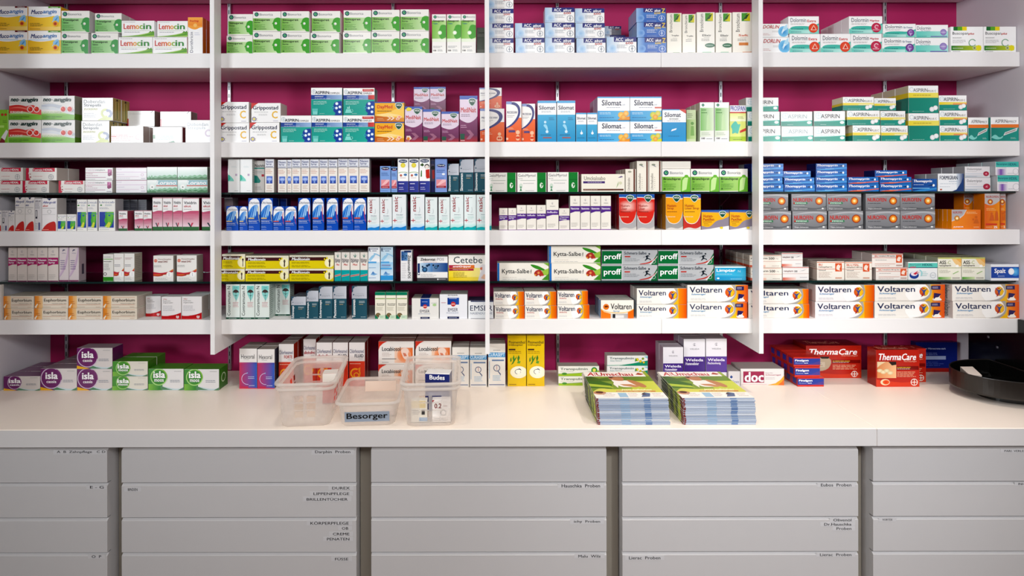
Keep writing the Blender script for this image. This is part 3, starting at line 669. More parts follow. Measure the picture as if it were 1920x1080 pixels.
def aspp(oc=None):
    return [R(0, 0, 1, .38, '#189a8a', '#22a696'), R(0, .38, 1, .56, '#eeda3a', '#f4e896'), R(.5, .38, 1, .48, '#f3ecb0' if not oc else '#f0a86a'), O(.10, .76, .14, .03, '#c4d8dc'), R(.04, .75, .16, .77, '#c4d8dc'),
            T('ASPIRIN', .17, .62, .66, .86, '#2a3038'), T('PLUS C', .68, .62, .94, .75, '#7a6a40'), E(.78, .22, .15, '#e4e6e8', '#fff'), E(.88, .30, .14, '#eceeee', '#fff'), L(.15, .06, .6, .12, 1, '#bfe6df')]
prod('aspp', 'white yellow and teal flat carton with two tablets', W2, aspp(), .07, 'effervescent_carton', side='#e6e2c8', sp=[R(0, 0, 1, .38, '#178f80'), R(0, .38, 1, .56, '#e0d04a')])
prod('aspo', 'white and teal carton with yellow to orange stripe', W2, aspp(1), .07, 'effervescent_carton', side='#d8d4c0')
prod('aspb', 'large teal carton with yellow band and two tablets', W2, [R(0, 0, 1, .56, '#16907f', '#1f9f8e'), R(0, .56, 1, .74, '#eedd4a', '#f2e67a'), O(.10, .86, .07, .015, '#c4d8dc'), T('ASPIRIN', .16, .77, .64, .90, '#2a3038'), T('PLUS C', .66, .77, .92, .84, '#7a6a40'), L(.15, .62, .8, .68, 1, '#b0a030'), E(.78, .14, .09, '#e4e6e8', '#fff'), E(.90, .19, .085, '#eceeee', '#fff'), L(.12, .05, .55, .08, 1, '#bfe6df')], .07, 'effervescent_carton', side='#cfcbb0', sp=[R(0, 0, 1, .56, '#178f80'), R(0, .56, 1, .74, '#e0cf3a')])
prod('aspe', 'teal carton with orange band and stick sachet', W2, [R(0, 0, 1, .56, '#178f84', '#2aa498'), R(0, .56, 1, .70, '#ec8a3a'), T('ASPIRIN', .15, .76, .58, .90, '#2a3038'), T('EFFECT', .59, .76, .92, .85, '#2a3038'), P([(.44, .22), (.92, .42), (.96, .56), (.50, .36)], '#dfe6e8'), P([(.50, .28), (.88, .44), (.90, .50), (.52, .34)], '#b0a8a0'), P([(0, .15), (.15, .3), (.3, .12), (.45, .24), (.4, .1), (.2, .05)], '#8fd8d0'), L(.7, .08, .92, .16, 2, '#bfe6df')], .06, 'effervescent_carton', side='#1f8a80')
# upper glass shelf and third shelf
prod('cethex', 'white carton with crimson band and jagged crimson edge', W, [R(0, 0, .10, 1, '#d02050'), P([(.10, 0), (.16, .1), (.10, .2)], '#d02050'), R(.22, .70, .94, 1, '#d62452'), P([(.18, .82), (.26, 1), (.18, 1)], W), P([(.08, .5), (.14, .62), (.10, .70)], W), P([(.10, .26), (.17, .34), (.17, .2)], '#b01a40'), P([(.12, .5), (.16, .56), (.16, .46)], '#b01a40'),
    T('Cetirizin', .24, .76, .54, .93, '#fff', True), T('HEXAL', .57, .77, .88, .93, '#fff', True), L(.22, .68, .6, .74, 1, '#fff'), O(.82, .28, .19, .025, '#9aa0ac', asp=1), R(.76, .27, .88, .29, '#9aa0ac'), R(.815, .1, .825, .46, '#9aa0ac'), L(.24, .28, .7, .36, 1, '#d88a90', 3), L(.24, .04, .55, .12, 1, '#888')], .06, 'allergy_tablet_carton', side='#d8cfc8')
prod('cetrat', 'white carton with magenta lines and violet figure', W2, [T('Cetirizin', .03, .76, .38, .9, '#c8a0b8'), T('ratiopharm', .38, .74, .72, .88, '#8a8a90', True), R(0, .62, .98, .65, '#c0408a'), R(.82, .38, .96, .88, '#c45aa0', '#e0a0c8'), P([(.84, .4), (.9, .6), (.96, .88), (.97, .4)], '#b03a88'), O(.88, .46, .10, .06, '#8a2068'), T('bei Allergien', .03, .48, .28, .56, '#c0508a'), L(.03, .32, .5, .44, 1, '#d0b0c0'), R(.02, .22, .75, .25, '#b86a98'), L(.03, .05, .4, .14, 1, '#b0b0b0'), R(.8, .06, .97, .14, '#c8c4cc')], .06, 'allergy_tablet_carton', side='#c9c2ba')
prod('cetwht', 'white carton with thin pink lines almost blank', '#f8f6fa', [L(.03, .78, .2, .9, 1, '#d8cbe0'), R(0, .62, 1, .645, '#d8b0d8'), R(0, .96, 1, .985, '#d88ab0'), O(.86, .42, .10, .04, '#e8d0e4'), R(.02, .26, .75, .28, '#d8b0cc'), L(.03, .4, .3, .5, 1, '#d8cce0'), L(.03, .1, .5, .2, 1, '#d0d0da'), R(.82, .1, .96, .16, '#d0ccd8')], .06, 'allergy_tablet_carton')  # print almost whitened away to paint in glare
def lor(n): 
    g = [P([(0, 0), (0, .24), (.04, .18), (.08, .34), (.11, .2), (.16, .38), (.2, .2), (.26, .32), (.34, .24), (.42, .34), (.5, .3), (.58, .38), (.66, .3), (.75, .4), (.84, .32), (.92, .42), (1, .34), (1, 0)], '#8fc4a0'),
         P([(0, 0), (.02, .2), (.06, .06), (.1, .26), (.14, .08), (.2, .2), (.3, .1), (.4, .22), (.5, .12), (.6, .24), (.7, .12), (.8, .26), (.9, .14), (1, .24), (1, 0)], '#3f8a54')]
    if n: g += [E(.17, .46, .20, '#f4f8f4', '#ffffff'), E(.17, .44, .06, '#8a9a8a'), P([(.30, .58), (1, .58), (1, .98), (.34, .98)], '#9fc8d0'), T('Lorano', .31, .62, .96, .94, '#ffffff', True, True), R(.30, .50, 1, .58, '#e08a78'), P([(.5, .46), (.55, .38), (.6, .46)], '#f6f6f0'), L(.3, .04, .7, .09, 1, '#d8e8d8')]
    return [R(0, .2, 1, 1, '#d0e8e0', '#fbfdfc', 'v')] + g
prod('lorn', 'pale green carton with grass foot and white italic name', '#eef6f0', lor(1), .06, 'allergy_tablet_carton', side='#b0b0a0')
prod('lorw', 'white carton with grass foot and blank upper front', '#f4faf6', lor(0), .06, 'allergy_tablet_carton', side='#9aa89a')  # name left off the front to stand for glare
def alle(sm=False, red=False):
    p = [P([(.32, 1), (.5, .93), (.68, 1)], '#2a3560'), T('Allergodil', .06, .82, .94, .91, '#4a5a90' if not red else '#3a4a9a', True, True), T('akut', .06, .74, .42, .80, '#4a5a90' if not red else '#d04a3a', True, True), R(.04, .69, .9, .70, '#888'), O(.5, .59, .055, .008, '#999'), R(.04, .50, .9, .506, '#aaa'),
         P([(0, 0), (0, .02), (.2, .16), (.5, .26), (.94, .31), (.94, 0)], '#c82a20'), L(.06, .02, .5, .06, 1, '#f0c0b0')]
    return p
prod('alle', 'tall white carton with red dome and navy tab', '#e8e5e2', alle(), .045, 'nasal_spray_carton', side='#cfcac8')
prod('allew', 'wide white carton with red dome and blue italic name', '#edeaea', alle(red=True), .05, 'eye_drop_carton', side='#cfcac8')
prod('alles', 'small white carton with red dome corner', '#e3e0de', alle(), .035, 'eye_drop_carton', side='#cfcac8')
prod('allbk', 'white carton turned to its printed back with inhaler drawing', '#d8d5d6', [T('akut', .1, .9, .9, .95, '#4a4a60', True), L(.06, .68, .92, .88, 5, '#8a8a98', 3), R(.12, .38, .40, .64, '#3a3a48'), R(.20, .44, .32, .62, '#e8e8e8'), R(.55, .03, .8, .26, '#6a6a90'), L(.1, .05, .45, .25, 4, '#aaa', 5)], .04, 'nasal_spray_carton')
prod('grybk', 'grey printed carton back standing deep in shade', '#8a8690', [T('akut', .1, .88, .9, .95, '#3a3a48', True), L(.08, .4, .92, .84, 9, '#5a5866', 4)], .04, 'eye_drop_carton')  # darker copy of the printed back, shade in its colour
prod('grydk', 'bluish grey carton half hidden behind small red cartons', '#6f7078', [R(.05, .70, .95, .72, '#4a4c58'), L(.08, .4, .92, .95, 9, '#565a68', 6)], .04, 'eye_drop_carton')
def livo(): return [T('Livocab', .06, .87, .96, .94, '#4a6aa0'), E(.16, .81, .022, '#3f9a3f', asp=1.5), L(.4, .78, .9, .84, 2, '#8aa0b8', 3), L(.06, .68, .8, .75, 2, '#aab', 4), R(.06, .10, .92, .60, '#2f4fb0'), P([(.36, .60), (.92, .60), (.92, .36), (.74, .10), (.40, .10), (.36, .18), (.46, .20), (.40, .26), (.34, .34), (.44, .44)], '#5ab83a'), P([(.5, .60), (.92, .60), (.80, .30), (.62, .16), (.56, .30)], '#7ac850'), P([(.40, .12), (.66, .10), (.76, .26), (.60, .28)], '#e0e45a'), O(.66, .50, .05, .014, '#1f8fc0', 20, 160, 3), E(.66, .485, .022, '#1f6fb0', asp=1.6), R(.1, .11, .5, .13, '#f2f2f2'), L(.08, .03, .7, .06, 1, '#bbb')]
prod('livs', 'small white carton with blue and green face panel', W, livo(), .035, 'eye_drop_carton', side='#d0ccd0')
prod('livm', 'medium white carton with blue and green face panel', W, livo(), .04, 'nasal_spray_carton', side='#d0ccd0')
prod('livl', 'widest white carton with blue green face panel', W, livo(), .05, 'eye_drop_carton', side='#c4c0c4')
def vivi(): return [R(0, 0, 1, .14, '#2f6a3a', '#4a8a58', 'v'), R(0, .12, 1, .60, '#f2dce4', '#c83a70', 'v'), P([(0, .58), (0, .97), (.94, .97), (.94, .64), (.06, .56)], '#f8f6f6'), R(.0, .97, 1, 1, '#c88a9a'), T('Vividrin', .08, .80, .84, .89, '#33404a', True), T('akut', .08, .71, .52, .78, '#c83a4a', True), L(.08, .63, .6, .67, 1, '#999'), P([(.30, .24), (.40, .24), (.54, .12), (.50, .10), (.46, .12)], '#2a4a50'), P([(.56, .24), (.66, .24), (.54, .12), (.50, .16)], '#d03a60'), R(.06, .48, .8, .485, '#e8a8c0'), L(.1, .34, .8, .4, 2, '#d890a8', 3)]
prod('vivs', 'small white pink carton with grassy foot and V mark', W, vivi(), .04, 'eye_drop_carton', side='#b0566a')
prod('vivt', 'tall narrow white pink carton with V mark', W, vivi(), .045, 'nasal_spray_carton', side='#a85070')
prod('vivw', 'wide white pink carton with bold name and V mark', W, vivi(), .05, 'allergy_combination_carton', side='#7a1f3c')
prod('vivd', 'pinkish carton in shade behind the divider', '#9a8a90', [R(0, .05, 1, .55, '#8a3a58')], .05, 'nasal_spray_carton')  # shade of the recess painted into both colours
prod('nasw', 'white tall carton with teal triangle at left edge', '#f6f8f8', [P([(0, .34), (0, .54), (.2, .50), (.45, .40), (.5, .34)], '#8fdccf'), P([(0, .34), (0, .54), (.12, .52), (.2, .40)], '#4ac4b0'), L(.3, .74, .8, .8, 2, '#d8e4e8'), L(.55, .04, .9, .07, 1, '#aaa'), R(.62, .50, .78, .56, '#c8b8d0')], .05, 'nasal_spray_carton', side='#cfd2cf', sp=[L(.1, .3, .9, .9, 9, '#b8c0c0')])  # teal and lettering painted paler, as if under glare
prod('nasiv', 'grey white carton with teal triangle and red square', '#c9c6c2', [T('Nasivin', .06, .80, 1.0, .89, '#2a3436', True), R(.02, .74, .98, .78, '#1f8f84'), P([(0, .30), (0, .54), (.30, .52), (.62, .36), (.5, .30)], '#14857a'), R(.70, .50, .96, .57, '#b03040'), L(.1, .6, .9, .68, 2, '#9aa', 3), L(.08, .08, .8, .2, 3, '#999', 2)], .05, 'nasal_spray_carton')
prod('naspr', 'narrow white carton with small blue picture square', '#f2eee8', [R(0, .75, 1, 1, '#eef0f6'), T('Nasen', .10, .89, .90, .965, '#5a6496', True), T('Spray', .10, .81, .75, .885, '#5a6496', True), R(.08, .765, .9, .785, '#7a7f98'), R(0, .735, 1, .745, '#3a3a48'), L(.08, .56, .92, .70, 3, '#d8aa9a', 3), R(.16, .27, .84, .49, '#3a5ab0', '#6f8fd8', 'v'), E(.5, .40, .05, '#9fb8ee', '#c4d4f8', 1.6), R(.42, .28, .58, .38, '#9ab4e8'), L(.2, .10, .85, .22, 3, '#d0b8a8', 5), L(.15, .03, .85, .07, 1, '#b08a7a')], .035, 'nasal_spray_carton', side='#c9c0bc')
prod('olyb', 'light blue carton with navy oval and pink nose panel', '#8fb0e2', [E(.5, .91, .055, '#1f2a5a', asp=2.8), T('Olynth', .22, .885, .78, .93, '#fff', True, True), R(.2, .845, .85, .855, '#d04a4a'), L(.12, .62, .9, .76, 3, '#3a5a9a', 2), R(.10, .15, .90, .48, '#e6a0a8'), P([(.12, .26), (.6, .48), (.88, .48), (.88, .40), (.3, .26)], '#f2c6c8'), P([(.12, .26), (.5, .28), (.86, .44), (.8, .26)], '#d87a88'), R(.10, .15, .90, .24, '#b84a5a'), L(.2, .17, .8, .22, 1, '#f0d0d0'), L(.1, .05, .8, .08, 1, '#5a80c0')], .035, 'nasal_spray_carton', side='#6f8fc4')
prod('olyt', 'tall light blue carton with navy oval lozenge', '#8fa8dc', [E(.5, .80, .042, '#1f2a5a', asp=3.0), T('Olynth', .22, .78, .78, .82, '#fff', True, True), R(.2, .745, .85, .75, '#d04a4a'), L(.12, .58, .9, .68, 2, '#3a5a9a', 2), E(.7, .54, .03, '#f0f2f6', asp=1.6), R(.10, .13, .92, .38, '#e6a0a8'), P([(.12, .2), (.6, .38), (.9, .38), (.9, .32), (.3, .2)], '#f2c6c8'), R(.10, .13, .92, .19, '#a83048'), L(.2, .145, .8, .175, 1, '#f0d0d0'), L(.1, .4, .8, .45, 1, '#5a80c0')], .045, 'nasal_spray_carton', side='#7088c0')
def olyw(ch): 
    p = [E(.5, .92, .05, '#4a5a80', asp=2.6), T('Olynth', .2, .895, .8, .94, '#fff', True, True), R(0, 0, 1, .33, '#3a3f96', '#4a56a8'), L(.1, .22, .85, .29, 1, '#e0e0f0', 3), L(.1, .06, .7, .17, 2, '#c8c8e8', 4)]
    if ch: p += [P([(.05, .80), (.3, .86), (.45, .80), (.3, .76)], '#4a6a3a'), E(.72, .76, .07, '#2a2a2e'), E(.72, .745, .055, '#f4ece4'), P([(.60, .66), (.95, .68), (1, .42), (.70, .40), (.62, .46)], '#cc3a2a'), P([(.12, .46), (.24, .46), (.24, .64), (.16, .64)], '#3f8a3a')]
    else: p += [E(.5, .80, .07, '#ecdc4a', '#f4ea7a'), E(.3, .50, .035, '#c87a6a'), E(.72, .52, .035, '#5a8fc0', asp=1.4), O(.5, .54, .06, .012, '#8fb86a', 30, 150, 2.5), L(.2, .40, .8, .46, 1, '#e0d0d0')]
    return p
prod('olyw', 'white and navy carton with yellow sun dot', W2, olyw(0), .035, 'nasal_spray_carton', side='#b0acb8')
prod('olyc', 'white and navy carton with small red and black figures', W2, olyw(1), .04, 'nasal_spray_carton', side='#b0acb8')
prod('olyd', 'shaded navy carton wedged between lighter cartons', '#5a5468', [R(0, 0, 1, .33, '#2a2d60'), E(.5, .9, .05, '#3a4060', asp=2.4), E(.6, .74, .06, '#2a2a2e'), P([(.4, .66), (.95, .68), (1, .42), (.5, .40)], '#a03a3a')], .04, 'nasal_spray_carton')  # white carton darkened in colour to show shade between neighbours
def expt(nm, split=.62): 
    return [R(0, 0, 1, split, '#2f5f6e', '#3a6878'), R(0, split, 1, 1, '#b9bcc4', '#cfd2da'), P([(0, split + .18), (.10, split + .22), (.06, .92), (.22, .96), (.12, .98), (.40, .985), (.30, 1), (0, 1)], '#3f5f74'), E(.12, split + .12, .02, '#3f5f74'), T('expert', .22, split + .05, .82, split + .12, '#a0a4ae'), R(.3, split + .15, .8, split + .155, '#a8acb4'),
            T(nm, .04, .04, .24, split - .03, '#f2f4f4', True, False, 90), L(.48, split - .14, .95, split - .06, 2, '#d8e2e4', 3), L(.48, split - .2, .9, split - .15, 1, '#c8b890', 3), L(.6, .04, .95, .08, 1, '#c0d0d4')]
prod('sinv', 'grey and petrol carton with white upright name', '#3a6878', expt('Sinuvowen', .60), .045, 'drop_bottle_carton', side='#2a4a58', top='#8a8c94')
def otri(y): 
    a = '#c8c48a' if y else '#c43a50'
    return [P([(.02, .34), (.02, .80), (.12, .92), (.4, .985), (.7, .985), (.97, .90), (.97, .42), (.80, .60), (.5, .66), (.2, .56)], '#f2f4f8'), P([(.0, .36), (.0, .56), (.3, .74), (.6, .80), (.84, .80), (.72, .6), (.66, .40)], '#4f9adf'), P([(.0, .36), (.0, .46), (.3, .66), (.5, .74), (.36, .36)], '#2a78d0'), P([(.34, .42), (.58, .78), (.64, .78), (.46, .42)], '#a8d0f4'), P([(.54, .46), (.7, .80), (.76, .80), (.62, .46)], '#b8dcf8'), P([(.16, .40), (.36, .68), (.42, .70), (.26, .40)], '#7ab8ee'),
            P([(.96, .24), (.84, .42), (.80, .60), (.88, .76), (.92, .78), (.86, .60), (.89, .42), (.98, .26)], a), T('Otriven', .05, .82, .92, .895, '#4a5674'), R(.03, .36, .50, .40, '#d8684a' if not y else '#e0c890'), R(.02, .31, .98, .315, '#b8d0f0'), T('Nasenspray', .05, .265, .72, .30, '#e8f0fa', True), L(.05, .21, .85, .25, 1, '#c0d4f0'), L(.05, .08, .6, .14, 2, '#b0c8ec', 4), L(.05, .02, .5, .05, 1, '#b0c8ec')]
prod('otry', 'tall royal blue carton with cream curved stripe', '#1a5fc0', otri(1), .045, 'nasal_spray_carton', side='#163a8a', top='#1a4a9a')
prod('otrr', 'tall royal blue carton with red curved stripe', '#1a5fc0', otri(0), .045, 'nasal_spray_carton', side='#163a8a', top='#1a4a9a')
prod('otrs', 'short royal blue carton with red curved stripe', '#1a5fc0', otri(0), .04, 'nasal_spray_carton', side='#163a8a', top='#1a4a9a')
prod('otrt', 'short royal blue carton with cream tinted stripe', '#1a5fc0', otri(1), .04, 'nasal_spray_carton', side='#163a8a', top='#1a4a9a')
prod('otrd', 'dark blue carton back standing deep in shade', '#14306e', [R(.1, .2, .9, .9, '#1a3a80'), R(.92, 0, 1, 1, '#7a8098')], .045, 'nasal_spray_carton')  # royal blue painted darker to stand for shade
def nasi(c, c2): return [R(0, 0, 1, .12, c, c), R(0, .05, 1, .22, c2, '#eef4f4', 'v'), P([(0, .06), (.3, .10), (.6, .07), (1, .13), (1, .03), (0, .03)], c), T('nasic', .12, .53, .40, .94, '#a5182e', .012, False, 90), R(.03, .265, .34, .285, '#c02a40'), R(.165, .225, .205, .325, '#c02a40'), L(.42, .90, .72, .94, 1, '#8aa'), T('Kinder' if c == '#2a8fd0' else 'Nasenspray', .30, .42, .78, .455, '#6a8a98'), L(.30, .30, .85, .40, 3, '#b8d8d4', 4), L(.30, .2, .8, .26, 2, '#c8dcdc', 5), P([(.62, .50), (.66, .58), (.62, .66), (.64, .66), (.69, .58), (.65, .50)], '#c0c8cc'), O(.60, .52, .02, .006, '#c0c8cc', 180, 360)]
prod('nask', 'white carton with upright red name and blue foot', '#e9eef0', nasi('#2a8fd0', '#a8d4ee'), .045, 'nasal_spray_carton', side='#c4d0d4')
prod('nase', 'white carton with upright red name and turquoise foot', '#e6eeee', nasi('#22b0b4', '#a0dcd8'), .045, 'nasal_spray_carton', side='#c4d0d4')
prod('gelo', 'white carton with dark green block and leaf mark', W, [R(.68, 0, .98, 1, '#178a3c'), R(.68, .62, .98, .64, '#0f6a2c'), T('GeloMyrtol', .03, .74, .62, .92, '#4a4e54'), T('forte', .03, .66, .18, .72, '#999'), R(.1, .585, .62, .60, '#8aa890'), E(.83, .34, .14, '#e6f0e4', asp=.62), P([(.80, .22), (.84, .36), (.78, .46), (.86, .40), (.90, .46), (.86, .30)], '#178a3c'), P([(.08, .06), (.12, .2), (.16, .06)], '#4a9a68'), E(.12, .32, .12, '#d8e4d8', asp=.7), E(.12, .24, .06, '#8ab89a', asp=.8), L(.28, .05, .6, .1, 1, '#999'), L(.2, .4, .6, .5, 1, '#ccc')], .055, 'capsule_carton', side='#c0bab0')
prod('umckw', 'wide cream carton with purple strip and brown line', '#f4f0e4', [T('Umckaloabo', .06, .66, .55, .88, '#4a3f38'), R(.04, .48, .54, .60, '#5a3f86'), L(.14, .51, .5, .57, 1, '#e0d4ea'), R(.04, .08, .97, .17, '#7a4a3a'), L(.06, .10, .4, .15, 1, '#d8c0b0'), P([(.80, .2), (.83, .45), (.86, .6), (.85, .4)], '#b8c8a0'), P([(.84, .8), (.92, .9), (.96, .84), (.90, .80)], '#8a7aa0'), E(.9, .5, .08, '#d8d8b8', '#e8e8d0')], .06, 'syrup_carton', side='#d8d0c4')
prod('umckt', 'tall cream carton with upright name and brown stripe', '#f3efe4', [R(.80, 0, .93, 1, '#7a4a3e'), T('Umckaloabo', .12, .06, .32, .60, '#5a4a44', False, False, 90), E(.35, .88, .03, '#a0a890', asp=2), P([(.2, .9), (.5, .84), (.6, .8), (.4, .83)], '#9a9aa8'), L(.4, .1, .5, .5, 6, '#d0c8bc')], .055, 'syrup_carton', side='#b8b0a4')
prod('umcks', 'short cream carton with upright name and brown stripe', '#f0ebe0', [R(.76, 0, .92, 1, '#7a4a3e'), T('Umckaloabo', .2, .06, .42, .62, '#6a5a54', False, False, 90), E(.4, .88, .04, '#b0b0a0', asp=2)], .04, 'drop_bottle_carton', side='#b8b0a4')
prod('blank', 'blank cream carton lying on the green cartons', '#f2eee6', [], .06, 'tablet_carton')
prod('bronch', 'white green carton with blue seal and pale bottle', W, [R(0, .03, 1, .66, '#86c04a', '#c4e294', 'h'), P([(.66, 0), (.66, .5), (.72, .62), (.80, .68), (.80, .74), (.92, .74), (.92, .68), (1, .60), (1, 0)], '#7cc040'), P([(.70, .02), (.72, .5), (.80, .62), (.92, .62), (.86, .1)], '#cdeaa8')] + seal(.14, .83, .11) + [T('Bionorica', .28, .77, .74, .89, '#8b9198'), T('Bronchipret', .05, .48, .66, .62, '#2c4a20', True), T('TP', .05, .40, .13, .455, '#3f5a3f', True), L(.05, .18, .5, .36, 4, '#5f9a3a', 5), R(.05, .10, .12, .155, '#4a7a2a'), L(.16, .10, .5, .16, 1, '#4a7a2a', 4)], .055, 'tablet_carton', side='#cfd4c4')
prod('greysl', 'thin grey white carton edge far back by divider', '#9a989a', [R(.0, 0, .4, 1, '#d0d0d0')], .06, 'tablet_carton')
def wel(txt, bc, band=(.46, .68), foot='#9a6ab0', two=None):
    lo, hi = band
    p = [R(0, lo, 1, hi, bc), P([(0, lo), (0, lo - .05), (.3, lo - .02), (.6, lo + .01), (1, lo + .03), (1, lo + .06)], bc), O(.5, .88, .028, .007, '#a8a4ac', 30, 330), P([(.47, .85), (.5, .92), (.53, .85)], '#b0acb4'), T('WELEDA', .28, .77, .72, .80, '#8a868e'), T(txt, .08, hi - .10, .9, hi - .04, '#f4eef6', True), L(.12, .08, .8, .22, 3, '#c0bcb8', 4), R(0, 0, 1, .025, foot)]
    if two: p += [T(two, .08, hi - .18, .7, hi - .12, '#f4eef6', True)]
    return p
prod('wels', 'smallest cream carton with violet band', '#f0ece4', wel('Nasen', '#6a3f9a', (.46, .68), two='Spray'), .035, 'drop_bottle_carton', side='#b8b2b0')
prod('welm', 'medium cream carton with violet band', '#f0ece4', wel('Infludo', '#6a3f9a', (.46, .66)), .035, 'drop_bottle_carton', side='#b8b2b0')
prod('welb', 'single taller wide cream carton with violet band', '#f1ede5', wel('Infludo', '#6a3f9a', (.50, .66)), .04, 'drop_bottle_carton', side='#b8b2b0')
prod('welw', 'short wide cream carton with centred violet band', '#efeae2', wel('Thymian', '#6a3f9a', (.46, .66), two='Drosera'), .035, 'drop_bottle_carton', side='#b8b2b0')
prod('welt', 'tall narrow cream carton with violet band', '#f1ede5', wel('Nasencreme', '#6a3f9a', (.54, .70)), .04, 'cream_carton', side='#b8b2b0')
def hust(body, foot, n1, n2): return [R(0, .90, 1, 1, '#2a6ab8'), P([(0, .92), (.4, .92), (.6, .86), (1, .88), (1, .50), (.94, .36), (.80, .22), (.60, .16), (.36, .16), (.14, .22), (0, .40)], '#e8e4e0'), P([(0, .90), (.42, .90), (.6, .84), (1, .86), (1, .52), (.92, .36), (.78, .23), (.58, .175), (.36, .18), (.16, .24), (0, .42)], body)] + (
    [E(.5, .66, .18, body, '#f8e4dc', 1.7)] if foot == '#b9b6b8' and n2 == 'Löser' else []) + [T(n1, .08, .64, .64, .72, '#b02a24', True), T(n2, .08, .555, .9 if len(n2) > 6 else .46, .635, '#b02a24', True), L(.08, .48, .7, .53, 1, '#7a3020'), L(.08, .34, .8, .39, 1, '#f0d8c0', 3), P([(0, .02), (.3, .08), (.7, .02), (1, .10), (1, 0), (0, 0)], '#d0ccc8')] + SHIELD(.63, .88, .10, 2.0)
prod('husl', 'red and silver carton with green shield', '#b9b6b8', hust('#d8382a', '#b9b6b8', 'Husten-', 'Löser'), .055, 'cough_syrup_carton', side='#a02a24', top='#2a5aa8')
prod('huss', 'golden yellow and silver carton with green shield', '#a8a6a4', hust('#eaa81c', '#a8a6a4', 'Husten-', 'Sirup'), .055, 'cough_syrup_carton', side='#b8862a', top='#2a5aa8')
prod('husr', 'yellow and red carton with green shield', '#c8443a', hust('#edb81f', '#c8443a', 'Husten-', 'Löser Sirup'), .055, 'cough_syrup_carton', side='#b8862a', top='#2a5aa8')
prod('husp', 'low yellow and grey pastille carton with green shield', '#9a92a0', [R(0, .92, 1, 1, '#2a6ab8'), P([(0, 0), (.3, .04), (.6, .12), (1, .2), (1, 0)], '#e6e4e6'), P([(0, .90), (1, .84), (1, .68), (.80, .54), (.58, .48), (.46, .36), (.36, .20), (.22, .12), (0, .20)], '#edb81f'), T('Husten-', .06, .62, .42, .78, '#b02a24', True), T('Pastillen', .06, .46, .46, .60, '#b02a24', True), L(.06, .36, .4, .44, 1, '#7a3020'), L(.08, .2, .3, .34, 2, '#a08020'), E(.72, .10, .06, '#d8c02a', '#eed84a', 1.4)] + SHIELD(.76, .80, .17, .66), .05, 'lozenge_carton', side='#b8902a', top='#2a5aa8')
def thom(b): return [R(0, 0, 1, .97, '#1562b0', '#2a86cf'), P([(0, 0), (.18, .16), (.5, .20), (1, .40), (1, .28), (.6, .10), (.4, 0)], '#5ab0e4' if not b else '#e8724a'), T('Thomapyrin', .03, .46, .70, .88, '#fff', True, True), E(.88, .62, .17, '#e4f2fa', '#fff', .8), P([(.70, .58), (.84, .74), (.84, .54)], '#0f2f6a'), L(.3, .14, .6, .26, 1, '#cfe4f6'), L(.02, .10, .16, .2, 1, '#8ac8f0')]
prod('thob', 'flat bright blue carton with white italic name', '#1a66b4', thom(0), .065, 'pain_tablet_carton', side='#0f2a66', top='#1a4f98')
prod('thoo', 'flat blue carton with white italic name and orange wedge', '#1a66b4', thom(1), .065, 'pain_tablet_carton', side='#0f2a66', top='#1a4f98')
prod('thoi', 'thick dark blue carton with white italic name', '#10488f', [R(0, 0, 1, 1, '#124f9a', '#1a6ab4'), P([(0, 0), (.3, .14), (1, .30), (1, .16), (.5, 0)], '#3f9ad6'), T('Thomapyrin', .05, .66, .80, .92, '#fff', True, True), L(.05, .48, .5, .58, 1, '#cfe0f4'), E(.86, .48, .10, '#e4f2fa', '#fff'), P([(.6, .44), (.84, .58), (.82, .46)], '#0a2a60'), R(0, .22, .7, .28, '#8ac8f0')], .06, 'pain_tablet_carton', side='#7a8498', top='#1a4f98')
prod('form', 'white carton with dark blue fading right edge', '#f4f6f8', [R(.72, 0, 1, 1, '#e0e8f0', '#14407c'), P([(.55, 0), (.72, .1), (.90, .5), (1, .9), (1, 0)], '#174a86'), T('FORMIGRAN', .06, .66, .76, .88, '#2a3a5a', True), L(.42, .52, .78, .6, 1, '#8aa0b8'), L(.08, .4, .8, .46, 1, '#b8c4d0'), L(.06, .22, .5, .3, 1, '#c8ccd4'), R(.07, .06, .15, .14, '#c06a4a')], .06, 'migraine_tablet_carton', side='#b0b4b8')
prod('dolt', 'white grey carton with crimson triangle tablet', '#eceaec', [R(0, 0, 1, .2, '#c8d0d8', '#e8e8ea'), T('Dolortriptan', .08, .62, .66, .86, '#4a5058'), L(.08, .5, .5, .57, 1, '#aaa'), E(.84, .34, .22, '#b02a48', '#d04a68', 1.2), P([(.78, .3), (.88, .26), (.86, .44)], '#e8a0b0'), R(0, .3, .7, .36, '#d4dae2'), L(.04, .06, .5, .14, 1, '#9aa0b0')], .055, 'migraine_tablet_carton', side='#a8a8ac')
prod('nara', 'turquoise and white carton with violet fading patch', '#f2f0f2', [R(0, .60, 1, 1, '#52c2b8'), T('Naratriptan', .02, .72, .50, .90, '#2a7a8a', True), T('HEXAL', .54, .72, .92, .90, '#2a7a8a', True), R(0, .02, .22, .46, '#f2f0f2', '#8a5ab8'), R(.22, .02, .48, .46, '#8a5ab8', '#f2f0f2'), L(.04, .50, .5, .57, 1, '#9a9aa8'), O(.86, .28, .2, .02, '#b8b8c0'), L(.5, .08, .8, .2, 1, '#c8c8d0')], .06, 'migraine_tablet_carton', side='#b8bcc0')
